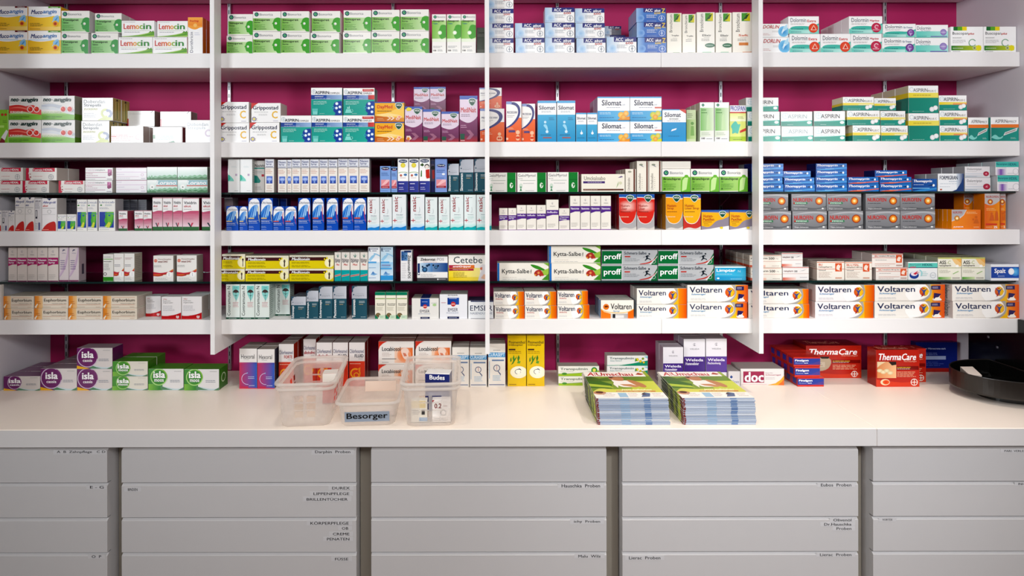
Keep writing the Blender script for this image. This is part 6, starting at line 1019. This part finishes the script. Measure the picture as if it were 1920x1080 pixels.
b('voll', 904, 1380, 458, 573, 2); b('voll', 906, 1384, 343, 456, 2); b('voll', 1436, 1887, 458, 573, 1, .003); b('voll', 1430, 1884, 343, 456, 1, .003)
# --- worktop
sec('ct', 0, 0, 600, 4)
b('islas', 25, 298, 415, 523, 3); b('islac', 301, 575, 358, 523, 3); b('islac', 577, 838, 362, 523); b('islac', 575, 843, 203, 361, dep=2.197)
b('islag', 840, 1106, 418, 523, 2); b('islag', 845, 1108, 304, 416, 2, dep=2.199); b('islam', 1111, 1374, 362, 523); b('islam', 1378, 1640, 365, 525)
sec('ct', 1, 420, 600, 3.84)
b('hexo', 108, 235, 203, 493, 2); b('hexo', 238, 362, 207, 493, 2)
b('chfo', 392, 500, 170, 480, 3, dep=2.235); b('chal', 663, 776, 160, 470, 2, dep=2.235); b('chfl', 780, 891, 160, 470, 2, dep=2.235); b('chfl', 898, 1012, 160, 470, 2, dep=2.235); b('chal', 569, 660, 135, 470, 2, dep=2.275)
b('loca', 1108, 1365, 318, 480, 2, dep=2.25); b('loca', 1374, 1635, 320, 480, 2, dep=2.25); b('loca', 1110, 1367, 152, 316, 2, dep=2.25); b('loca', 1376, 1635, 150, 318, 2, dep=2.25)
b('cura', 1640, 1762, 195, 473, 2, dep=2.225); b('cura', 1767, 1890, 197, 470, 2, dep=2.225)
sec('ct', 2, 860, 600, 3.3103)
b('cura', 181, 288, 147, 403, 2, dep=2.225)
b('pini', 302, 417, 97, 413); b('pini', 421, 531, 97, 413); b('trap', 617, 868, 350, 409); b('trap', 617, 872, 290, 349, dep=2.234)
b('trbb', 918, 1172, 344, 402, dep=2.26); b('trbb', 918, 1172, 286, 343, dep=2.26); b('trbb', 919, 1172, 222, 285, dep=2.26)
b('welhs', 1267, 1392, 170, 408, 2, dep=2.215); b('welhl', 1395, 1529, 120, 398, 2, dep=2.24); b('welhf', 1533, 1667, 118, 398, 2, dep=2.24)
sec('ct', 3, 1360, 600, 3.4286)
b('tama', 14, 93, 332, 420, dep=2.225); b('docg', 96, 376, 316, 424)
b('fina', 462, 632, 372, 433, 6); b('fina', 450, 616, 308, 371, 6, dep=2.216); b('fina', 442, 616, 245, 307, 6, dep=2.216)
b('thea', 512, 873, 168, 378, 1); b('theb', 967, 1246, 196, 435, 1); b('theb', 1012, 1288, 188, 404, 1); b('blub', 1222, 1490, 148, 333, dep=2.4)

# ------------------------------------------------------------------ let every carton rest on what carries it
ENDY = YB - .002
# how many cartons deep each pile shows, in the order above
DEEP = '1111111211112111111111111111111111111112111111122111111111114111111111112221111111111111111111111111111121111211113111131111112111131111111121111111111111111111111111111111111111111111111111111111112111111111111111111111111111124211111111111111111212111111111111131111212131311111111114111111111111111111111111111211111244422211122212211111111111111111441122122331111331412131212121133111211223222211222221111111222112441111'
for e, q in zip(BX, DEEP): e['n'] = int(q)
for e in BX:
    zs = LEV[e['shelf']][0]
    e['zs'] = zs
    if abs(e['zt'] - zs) < .014 or e['base']: e['z0'] = zs; e['lev'] = 0
    else: e['lev'] = 1
CEIL = {'3': LEV['gA'][1] - .0015, '4': LEV['gB'][1] - .0015, '1': LEV['top'][1] - .002, '2': LEV['1'][1] - .002, 'gA': LEV['2'][1] - .002, 'gB': LEV['3'][1] - .002, 'ct': LEV['4'][1] - .002}
for e in BX: e['z1'] = min(e['z1'], CEIL[e['shelf']])
BX.sort(key=lambda e: (e['shelf'], e['lev'], e['z0']))
done = []
for e in BX:
    if e['lev']:
        best = None
        for f in done:
            if f['shelf'] != e['shelf']: continue
            ox = min(e['x1'], f['x1']) - max(e['x0'], f['x0'])
            if ox < .25 * (e['x1'] - e['x0']): continue
            fy1 = f['y'] + f['n'] * (f['d'] + .0015)
            if f['y'] > e['y'] + e['d'] * .8 or fy1 < e['y'] + .01: continue
            if abs(f['z1'] - e['z0']) < .04 and (best is None or f['z1'] > best['z1']): best = f
        if best:
            e['z0'] = best['z1'] + .0004
            best['n'] = max(best['n'], e['n']) if best['key'] == e['key'] else best['n']
            if best['key'] == e['key']: e['y'] = best['y']
            e['sup'] = best
        else: print('NO SUPPORT', e['key'], e['shelf'], round(e['z0'] - e['zs'], 3))
    done.append(e)
for e in BX:                                        # nothing may pass into the wall behind
    while e['n'] > 1 and e['y'] + e['n'] * (e['d'] + .0015) > ENDY: e['n'] -= 1
for e in BX:
    s = e.get('sup')
    if s and s['key'] == e['key']: e['n'] = min(e['n'], s['n'])
def span(e): return e['y'], e['y'] + e['n'] * (e['d'] + .0015)
GAP = .0003
for it in range(3):
    for i, e in enumerate(BX):
        for f in BX[i + 1:]:
            if e['shelf'] != f['shelf']: continue
            if min(e['z1'], f['z1']) - max(e['z0'], f['z0']) < .0003: continue
            (a0, a1), (c0, c1) = span(e), span(f)
            if min(a1, c1) - max(a0, c0) < .0002: continue
            ox = min(e['x1'], f['x1']) - max(e['x0'], f['x0'])
            if ox <= -GAP: continue
            if ox < .016:
                l, r = (e, f) if e['x0'] < f['x0'] else (f, e)
                m = (l['x1'] + r['x0']) / 2
                l['x1'] = m - GAP; r['x0'] = m + GAP
            else:
                fr, bk = (e, f) if e['y'] <= f['y'] else (f, e)
                if fr['n'] > 1 and fr['y'] + fr['d'] < bk['y']: 
                    while fr['n'] > 1 and span(fr)[1] > bk['y']: fr['n'] -= 1
                else:
                    bk['y'] = fr['y'] + fr['n'] * (fr['d'] + .0015) + .001
                    print('PUSHED', bk['key'], 'behind', fr['key'], round(bk['y'] - DS, 3))
                for q in (e, f):
                    while q['n'] > 1 and span(q)[1] > ENDY: q['n'] -= 1
                    if span(q)[1] > ENDY: print('OUT OF DEPTH', q['key'])

# ------------------------------------------------------------------ build them
def carton_mesh(key, w, h):
    p = PR[key]
    d = p['d']
    mb = MB()
    mb.box(-w / 2, w / 2, 0, d, 0, h, p['base'], .0007, {'x-': p['side'], 'x+': p['side'], 'z+': p['top'], 'y-': p['base'], 'y+': p['base']})
    draw(mb, p['prims'], w, h, 0.0)
    # closing flap line and print on the ends
    for sg in (-1, 1):
        if sg > 0: put = lambda u, v, dd: (w / 2 + dd, u * d, v * h)
        else: put = lambda u, v, dd: (-w / 2 - dd, (1 - u) * d, v * h)
        if p['sp']: draw(mb, p['sp'], d, h, 0, put)
    topp = lambda u, v, dd: ((u - .5) * w, v * d, h + dd)
    if p['tp']: draw(mb, p['tp'], w, d, 0, topp)
    return mb.mesh(p['name'], M['gloss'] if p['gl'] else M['carton'])

ORD = ['', 'second', 'third', 'fourth', 'fifth', 'sixth', 'seventh', 'eighth', 'ninth', 'tenth', 'eleventh', 'twelfth']
SHN = {'1': 'top shelf', '2': 'second shelf', 'gA': 'upper glass shelf', '3': 'third shelf', 'gB': 'lower glass shelf', '4': 'bottom shelf', 'ct': 'worktop'}
bykey = {}
for e in BX: bykey.setdefault(e['key'], []).append(e)
seen = {}
nbox = 0
for key, es in bykey.items():
    p = PR[key]
    es.sort(key=lambda e: (e['x0'] + e['x1']) / 2)
    # columns
    cols = []
    for e in es:
        c, w = (e['x0'] + e['x1']) / 2, e['x1'] - e['x0']
        for q in cols:
            if abs(q['c'] - c) < .45 * w and not any(abs(g['z0'] - e['z0']) < .01 for g in q['e']): q['e'].append(e); break
        else: cols.append(dict(c=c, e=[e]))
    cols.sort(key=lambda q: q['c'])
    total = sum(e['n'] for e in es)
    for ci, q in enumerate(cols):
        q['e'].sort(key=lambda e: e['z0'])
        nl = len(q['e'])
        for li, e in enumerate(q['e']):
            w, h = e['x1'] - e['x0'] - .0003, e['z1'] - e['z0'] - .0004
            if p['mesh'] is None: p['mesh'] = (carton_mesh(key, w, h), w, h)
            me, w0, h0 = p['mesh']
            if not (.93 < w / w0 < 1.07 and .95 < h / h0 < 1.05):
                p.setdefault('alts', [])
                for al in p['alts']:
                    if .95 < w / al[1] < 1.05 and .95 < h / al[2] < 1.05: me, w0, h0 = al; break
                else:
                    al = (carton_mesh(key, w, h), w, h); p['alts'].append(al); me, w0, h0 = al
            for k in range(e['n']):
                o = bpy.data.objects.new(p['name'], me)
                o.location = ((e['x0'] + e['x1']) / 2, e['y'] + k * (p['d'] + .0015), e['z0'] + .0001)
                o.scale = (w / w0, 1, h / h0)
                col.objects.link(o)
                nbox += 1
                e.setdefault('obs', []).append(o.name)
                lab = p['desc']
                if len(cols) > 1:
                    if ci == 0: lab += ', leftmost'
                    elif ci == len(cols) - 1: lab += ', rightmost'
                    else: lab += ', ' + ORD[ci] + ' from left'
                if nl == 2: lab += ', ' + ('lower' if li == 0 else 'upper')
                elif nl > 2: lab += ', ' + ('lowest' if li == 0 else 'topmost' if li == nl - 1 else 'middle' if nl == 3 else ORD[li] + ' up')
                if e['n'] > 1: lab += ', ' + ('front' if k == 0 else 'second deep' if k == 1 else ORD[k] + ' deep')
                tail = ' on ' + SHN[e['shelf']]
                if len((lab + tail).replace(',', '').split()) <= 16: lab += tail
                tag(o, lab, p['cat'], p['desc'].replace('carton', 'cartons', 1) if total > 1 else None)
                if lab in seen: print('DUP LABEL', lab)
                seen[lab] = 1
                nw = len(lab.split())
                if nw > 16 or nw < 4: print('LABEL LENGTH', nw, lab)
for i, e in enumerate(BX):
    for f in BX[i + 1:]:
        if e['shelf'] == f['shelf'] and all(min(e[a1], f[a1]) - max(e[a0], f[a0]) > .0003 for a0, a1 in (('x0', 'x1'), ('z0', 'z1'))) and min(span(e)[1], span(f)[1]) - max(e['y'], f['y']) > .0005: print('STILL', e['key'], f['key'], e['shelf'], e['x0'], f['x0'], e['y'], f['y'], e['z0'], f['z0'])
print('cartons', nbox)
# ------------------------------------------------------------------ plastic baskets
def outline(w, d, r, nx=20, ny=16, nc=5):
    pts = []                                        # counter-clockwise from front left, with a wall tag
    hw, hd = w / 2, d / 2
    for i in range(nx + 1): pts.append((-hw + r + (w - 2 * r) * i / nx, -hd, 'f', i / nx))
    for i in range(1, nc): a = -90 + 90 * i / nc; pts.append((hw - r + r * math.cos(R_(a)), -hd + r + r * math.sin(R_(a)), 'c', 0))
    for i in range(ny + 1): pts.append((hw, -hd + r + (d - 2 * r) * i / ny, 'r', i / ny))
    for i in range(1, nc): a = 90 * i / nc; pts.append((hw - r + r * math.cos(R_(a)), hd - r + r * math.sin(R_(a)), 'c', 0))
    for i in range(nx + 1): pts.append((hw - r - (w - 2 * r) * i / nx, hd, 'b', i / nx))
    for i in range(1, nc): a = 90 + 90 * i / nc; pts.append((-hw + r + r * math.cos(R_(a)), hd - r + r * math.sin(R_(a)), 'c', 0))
    for i in range(ny + 1): pts.append((-hw, hd - r - (d - 2 * r) * i / ny, 'l', i / ny))
    for i in range(1, nc): a = 180 + 90 * i / nc; pts.append((-hw + r + r * math.cos(R_(a)), -hd + r + r * math.sin(R_(a)), 'c', 0))
    return pts

def basket(loc, rz, w, d, h, slots, label, rims, taper=.86):
    root = empty('storage_basket', loc, rz)
    tag(root, label, 'basket', 'translucent baskets on the worktop')
    o0 = outline(w, d, .028)
    n = len(o0)
    zs = [0, .003, .015, .03, .05, .055, .075, .08, .10, .105, .12, h] if slots else [0, .003, .02, .045, h]
    zs = [z for z in zs if z < h - .004] + [h]
    v, f = [], []
    for z in zs:
        s = taper + (1 - taper) * z / h if z > 0 else taper - .03
        sy = .93 + .07 * z / h if z > 0 else .91
        v += [(x * s, y * sy, z) for x, y, _, _ in o0]
    ru = [(.03, .05), (.055, .075), (.08, .10), (.015, .03), (.105, .12)]
    for li in range(len(zs) - 1):
        zm = (zs[li] + zs[li + 1]) / 2
        for i in range(n):
            j = (i + 1) % n
            hole = False
            if slots and o0[i][2] == o0[j][2] and o0[i][2] in 'fbrl':
                u = (o0[i][3] + o0[j][3]) / 2
                inr = any(a < zm < bq for a, bq in ru[:3])
                inu = (.2 < u < .5 or .5 < u < .8) and not (.48 < u < .52)
                if o0[i][2] in 'fb': inu = .18 < u < .82 and abs(u - .5) > .04
                else: inu = .10 < u < .90 and min(abs(u - q) for q in (.3, .5, .7)) > .035
                hole = inr and inu
            if not hole: f.append((li * n + i, li * n + j, (li + 1) * n + j, (li + 1) * n + i))
    f.append(tuple(range(n))[::-1])
    me = bpy.data.meshes.new('basket_body')
    me.from_pydata(v, [], f); me.update()
    me.materials.append(M['plastic'])
    bo = bpy.data.objects.new('basket_body', me); col.objects.link(bo); bo.parent = root
    for p in me.polygons: p.use_smooth = len(p.vertices) == 4
    so = bo.modifiers.new('wall', 'SOLIDIFY'); so.thickness = .0016; so.offset = 0
    # rims: rounded lips
    for zr, ex in rims:
        prof = [(-.001, -.003), (.004, -.005), (.009, -.004), (.0105, 0), (.009, .004), (.004, .005), (-.001, .003)]
        k = len(prof)
        vv, ff = [], []
        s = taper + (1 - taper) * zr / h
        sy = .93 + .07 * zr / h
        for x, y, _, _ in o0:
            l = math.hypot(x / w, y / d) or 1
            nx_, ny_ = x / (w / 2), y / (d / 2)
            m_ = max(abs(nx_), abs(ny_)); 
            for po, pz in prof:
                sx_ = (w / 2 * s + po * ex) / (w / 2); sy_ = (d / 2 * sy + po * ex) / (d / 2)
                vv.append((x * sx_, y * sy_, zr + pz))
        for i in range(n):
            j = (i + 1) % n
            for q in range(k):
                ff.append((i * k + q, j * k + q, j * k + (q + 1) % k, i * k + (q + 1) % k))
        me = bpy.data.meshes.new('rim'); me.from_pydata(vv, [], ff); me.update(); me.materials.append(M['plasticrim'])
        for p in me.polygons: p.use_smooth = True
        r = bpy.data.objects.new('rim', me); col.objects.link(r); r.parent = root
    return root

def onct(px, py): 
    d = (EYE - CTZ) * F / (py - CY)
    return wx(px, d), d
BZ = CTZ + .0008
bl = basket((-.597, 1.992, BZ), R_(5.5), .176, .30, .142, True, 'tall slotted translucent basket left of the lettered one', [(.139, 1.0), (.122, .8)])
br = basket((-.190, 1.992, BZ), R_(3.2), .179, .30, .142, True, 'tall slotted translucent basket holding a navy and white carton', [(.139, 1.0), (.122, .8)])
bm = basket((-.393, 1.975, BZ), R_(4.0), .190, .25, .077, False, 'low translucent tub with large black lettering on its front', [(.074, 1.0)], .90)
# the lettered strip on the low tub, front and its back label
mb = MB()
tilt = lambda z, f=0: -.125 * (.93 + .07 * z / .077) - .0012 - f
x0, x1, z0, z1 = -.072, .070, .014, .047
mb.poly([(x0, tilt(z0), z0), (x1, tilt(z0), z0), (x1, tilt(z1), z1), (x0, tilt(z1), z1)], '#a8b2c0')
vs, fs = text_geo('Besorger', .02)
mb.tris([(x0 + .006 + a * .130, tilt(z0 + .004 + q * .025, .0005 + e), z0 + .004 + q * .025) for a, q, e in vs], fs, '#16181c')
s = mb.build('label_strip', M['paper'], bm); s['label'] = 'grey blue strip with large black lettering'
mb = MB()
ib = lambda z: .125 * (.93 + .07 * z / .077) - .0018
mb.poly([(-.04, ib(.03), .03), (.07, ib(.03), .03), (.07, ib(.066), .066), (-.04, ib(.066), .066)], '#f0ddd0')
s = mb.build('rear_label', M['paper'], bm); s['label'] = 'pale paper label inside the back wall'

def loose(name, w, d, h, base, prims, loc, rz, label, cat, side=None, top=None, sp=None, mat='carton', tp=None):
    mb = MB()
    mb.box(-w / 2, w / 2, -d / 2, d / 2, 0, h, base, .0006, {'x-': side or base, 'x+': side or base, 'z+': top or base})
    draw(mb, prims, w, h, -d / 2)
    if tp: draw(mb, tp, w, d, 0, lambda u, v, dd: ((u - .5) * w, (v - .5) * d, h + dd))
    o = mb.build(name, M[mat], None, loc, rz)
    return tag(o, label, cat)
zf = BZ + .0022
loose('medicine_carton', .085, .05, .128, '#f2f0ee', [R(0, .0, 1, .985, '#26357e'), T('Budes', .18, .835, .80, .955, '#fff', True), L(.1, .4, .8, .5, 2, '#9aa8d8')], (-.168, 2.0, zf), R_(-6), 'white topped carton with navy front standing in right basket', 'carton', side='#26357e', top='#f4f2f0')
loose('medicine_carton', .060, .03, .072, '#f3efec', [T('0.2', .12, .62, .5, .84, '#8a2a2a', True), R(.62, .70, .8, .74, '#8a2a2a'), P([(0, 1), (.12, 1), (0, .86)], '#b02a3a'), L(.1, .05, .9, .2, 2, '#8a8a8a'), O(.6, .42, .12, .02, '#777')], (-.150, 1.896, zf), R_(3), 'white carton with red numerals behind right basket slots', 'carton')
loose('medicine_carton', .052, .03, .070, '#f0ece2', [R(0, .66, .9, 1, '#f0e0b8'), L(.05, .35, .7, .6, 3, '#667'), R(.5, .05, 1, .22, '#4aa4d8'), R(.65, .35, .85, .58, '#555', None)], (-.222, 1.894, zf), R_(2), 'cream and blue carton behind right basket slots', 'carton')
loose('medicine_carton', .05, .05, .105, '#c83a2a', [R(0, .72, 1, 1, '#f0ece6'), L(.1, .5, .9, .62, 2, '#f0c0a8')], (-.562, 2.075, zf), R_(8), 'red carton with white top standing inside left basket', 'carton', side='#b03426', top='#e8e2dc')
loose('paper_slip', .085, .055, .0012, '#f6e8e2', [], (-.357, 1.955, BZ + .0040), R_(12), 'white printed paper slip lying in the low tub', 'paper', mat='paper', tp=[L(.08, .1, .9, .6, 4, '#d8b0a8', 2), L(.5, .7, .95, .9, 1, '#a89088')])

# ------------------------------------------------------------------ magazines
def mag_mesh(w, l, t, ea, eb, ec):
    mb = MB()
    # body with a spine on the left
    mb.box(0, w, 0, l, 0, t, '#cfd6e2', .0009, {'z+': '#f4efe8', 'z-': '#e8e4e0', 'x-': '#f2ece6', 'x+': '#dfe3ea', 'y-': ea, 'y+': '#d8dce4'})
    # page edges at the front: bluish advert bleeding to the edge
    draw(mb, [R(.0, .0, 1, .16, '#8a93a4'), R(.0, .45, 1, .55, eb), R(.33, .1, .46, .9, '#a2b8cf'), R(.66, .1, .75, .9, ec), R(.0, .1, .03, .9, '#8a3a30')], w, t, 0, lambda u, v, dd: (u * w, -dd, v * t))
    # the cover wraps round the spine
    sp = [('#8a3a30', 0, .06), ('#5a2a26', .06, .10), ('#b8c840', .10, .2), ('#4f6a2a', .2, .28), ('#a8b83a', .28, .36), ('#2f4a1f', .36, .48), ('#98a838', .48, .56), ('#26401f', .56, .74), ('#4a5a34', .74, .84), ('#f2ebe4', .84, 1)]
    draw(mb, [R(1 - b_, .02, 1 - a_, .98, c) for c, a_, b_ in sp], l, t, 0, lambda u, v, dd: (-dd, (1 - u) * l, v * t))
    cov = [R(0, 0, 1, 1, '#7f9a3a', '#a8b84a'), R(0, .62, 1, .82, '#4f6f27', '#86a03c'), R(.6, .28, 1, .62, '#c4cc4a', '#d4d868'), P([(0, .62), (0, .36), (.3, .34), (.34, .5), (.2, .62)], '#4f7a2a'), P([(0, .52), (.3, .44), (.34, .36), (0, .42)], '#b8c84a'), P([(.1, .8), (.3, .86), (.4, .78), (.2, .72)], '#93a84a'),
           P([(.36, .80), (.46, .84), (.56, .80), (.58, .68), (.50, .60), (.40, .62), (.34, .72)], '#c08a60'), P([(.34, .80), (.46, .86), (.58, .82), (.56, .77), (.44, .80), (.38, .71)], '#6a4028'), P([(.36, .70), (.42, .64), (.52, .62), (.58, .66), (.64, .60), (.70, .44), (.60, .38), (.42, .40)], '#f3eae4'),
           P([(.58, .68), (.68, .66), (.80, .54), (.84, .40), (.76, .36), (.66, .50)], '#c48e62'), P([(.46, .50), (.62, .50), (.74, .42), (.66, .38), (.5, .44)], '#cb9870'), P([(.40, .36), (.46, .62), (.42, .64), (.36, .50)], '#f3eae4'),
           R(0, .0, 1, .22, '#f2ece6'), P([(0, .22), (.12, .36), (.3, .30), (.56, .33), (.8, .30), (1, .34), (1, .2), (0, .2)], '#d8d46a'), T('Jetzt aufblühen', .42, .26, .86, .32, '#f6f2d8', True, True), R(.34, .225, .90, .25, '#c8305a'), L(.35, .228, .88, .247, 1, '#f4d8e0'), E(.09, .18, .06, '#c08a6a', '#e0b090', 1.3), E(.09, .2, .04, '#6a3a28', asp=1.2),
           R(.34, .03, .46, .18, '#a8c4d8'), P([(.64, .04), (.72, .2), (.80, .16), (.76, .05)], '#6a7a9a'), P([(.66, .12), (.70, .18), (.74, .12)], '#5a3a3a'), L(.12, .05, .32, .18, 3, '#c8b8b0', 3), L(.48, .05, .62, .18, 3, '#c8b8b0', 4), L(.82, .05, .97, .18, 3, '#c8b8b0', 5),
           R(0, .80, .94, .99, '#f6f0ea'), T('A', .04, .825, .15, .97, '#c82a2a', True, True), R(.165, .82, .175, .975, '#c82a2a'), T('Umschau', .19, .825, .76, .965, '#c22a2e', .03), P([(.80, .88), (.86, .96), (.94, .90), (.88, .86)], '#b85a3a')]
    draw(mb, cov, w, l, 0, lambda u, v, dd: (u * w, v * l, t + dd), .00002)
    return mb.mesh('magazine', M['paper'])
MT, NM = .0054, 15
mms = [mag_mesh(.233, .272, MT, *t) for t in (('#b4bed0', '#98a4b8', '#7f98ba'), ('#c4ccda', '#aab4c6', '#6d8ab4'), ('#cfd3dc', '#b4bcc8', '#93a8c6'))]
NTH = ['topmost', 'second from top', 'third from top', 'fourth from top', 'fifth from top', 'sixth from top', 'seventh from top', 'eighth from top', 'seventh from bottom', 'sixth from bottom', 'fifth from bottom', 'fourth from bottom', 'third from bottom', 'second from bottom', 'bottom']
for si, (px, nmx) in enumerate(((1120, 'left'), (1281.5, 'right'))):
    x, y = onct(px, 797)
    for k in range(NM):
        o = bpy.data.objects.new('magazine', mms[random.choice((0, 0, 1, 1, 2))])
        a = R_((random.random() - .5) * .7)
        dx = -.0012 * k if si == 0 else -.0009 * k
        o.location = (x + dx * .3 + (random.random() - .5) * .003, y + (random.random() - .5) * .003, CTZ + .0004 + k * (MT + .0003))
        o.rotation_euler = (0, 0, a)
        col.objects.link(o)
        kk = NM - 1 - k
        tag(o, f'glossy magazine with green garden cover, {NTH[kk]} in the {nmx} stack' if kk == 0 else f'glossy magazine, {NTH[kk]} in the {nmx} stack', 'magazine', f'magazines in the {nmx} stack')

# ------------------------------------------------------------------ black tray, card and panel at the right
zt0, zt1 = EYE - .722, EYE - .657
cx, cy, ra, rb = 1.932, 2.115, .212, .15
NP = 72
def ov(s, i):
    a = 2 * math.pi * i / NP
    return min(cx + ra * s * math.cos(a), 1.966 - (1 - s) * .2), cy + rb * s * math.sin(a)
tray = empty('serving_tray', (0, 0, 0))
tag(tray, 'black oval raised tray at the right end of the worktop', 'tray')
v, f = [], []
prof = [(.90, zt0), (.985, zt0), (1.0, zt0 + .006), (1.0, zt1 - .002), (.997, zt1), (.985, zt1), (.982, zt1 - .003), (.975, zt0 + .010), (.90, zt0 + .005)]
for s, z in prof:
    v += [(*ov(s, i), z) for i in range(NP)]
for k in range(len(prof) - 1):
    for i in range(NP):
        j = (i + 1) % NP
        f.append((k * NP + i, k * NP + j, (k + 1) * NP + j, (k + 1) * NP + i))
f.append(tuple(range(NP))[::-1])
f.append(tuple(range((len(prof) - 1) * NP, len(prof) * NP)))
m_ = bpy.data.meshes.new('tray_rim'); m_.from_pydata(v, [], f); m_.update(); m_.materials.append(M['blackrim']); m_.materials.append(M['black'])
for p in m_.polygons:
    if p.index >= 6 * NP: p.material_index = 1
o = bpy.data.objects.new('tray_rim', m_); col.objects.link(o); o.parent = tray
v, f = [], []
for s, z in ((.6, CTZ + .0005), (.6, zt0 - .0002)): v += [(*ov(s, i), z) for i in range(NP)]
for i in range(NP): f.append((i, (i + 1) % NP, NP + (i + 1) % NP, NP + i))
f.append(tuple(range(NP))[::-1]); f.append(tuple(range(NP, 2 * NP)))
m_ = bpy.data.meshes.new('foot'); m_.from_pydata(v, [], f); m_.update(); m_.materials.append(M['black'])
o = bpy.data.objects.new('foot', m_); col.objects.link(o); o.parent = tray
mb = MB()
zc = zt0 + .0056
pts = [(1.798, 2.198), (1.845, 2.198), (1.792, 2.095), (1.748, 2.095)]
zt = EYE - .667
mb.poly([(*q, zt) for q in pts[::-1]], '#ece2da')
for i in range(4):
    j = (i + 1) % 4
    mb.poly([(*pts[i], zc), (*pts[j], zc), (*pts[j], zt), (*pts[i], zt)], '#d8cec6')
mb.poly([(*q, zc) for q in pts], '#ccc')
o = mb.build('paper_pad', M['paper']); tag(o, 'small white paper block standing in the black tray', 'paper')
# black panel against the right wall, notched for the lowest shelf board
mb = MB()
x0, x1 = XR - .014, XR - .002
prof = [(1.90, CTZ + .001), (1.90, 1.173), (DS - .004, 1.173), (DS - .004, zb4 - .002), (2.375, zb4 - .002), (2.375, CTZ + .001)]
A = [(x0, y, z) for y, z in prof]; B = [(x1, y, z) for y, z in prof]
for S, x in ((A, x0), (B, x1)):
    mb.poly([S[0], S[1], S[2], (x, DS - .004, CTZ + .001)], '#fff'); mb.poly([(x, DS - .004, CTZ + .001), S[3], S[4], S[5]], '#fff')
for j in range(6): mb.poly([A[j], A[(j + 1) % 6], B[(j + 1) % 6], B[j]], '#fff')
o = mb.build('black_panel', M['black']); tag(o, 'glossy black panel leaning on right wall behind the tray', 'panel')
mb = MB()
for y, z in ((2.28, 1.075), (2.24, 1.045), (1.98, 1.03)):
    mb.box(x0 - .0022, x0 - .0002, y - .004, y + .004, z - .004, z + .004, '#fff', .001)
    mb.build('panel_glint', M['steel'], o) ; mb = MB()  # steel bits standing in for tiny reflections in the panel
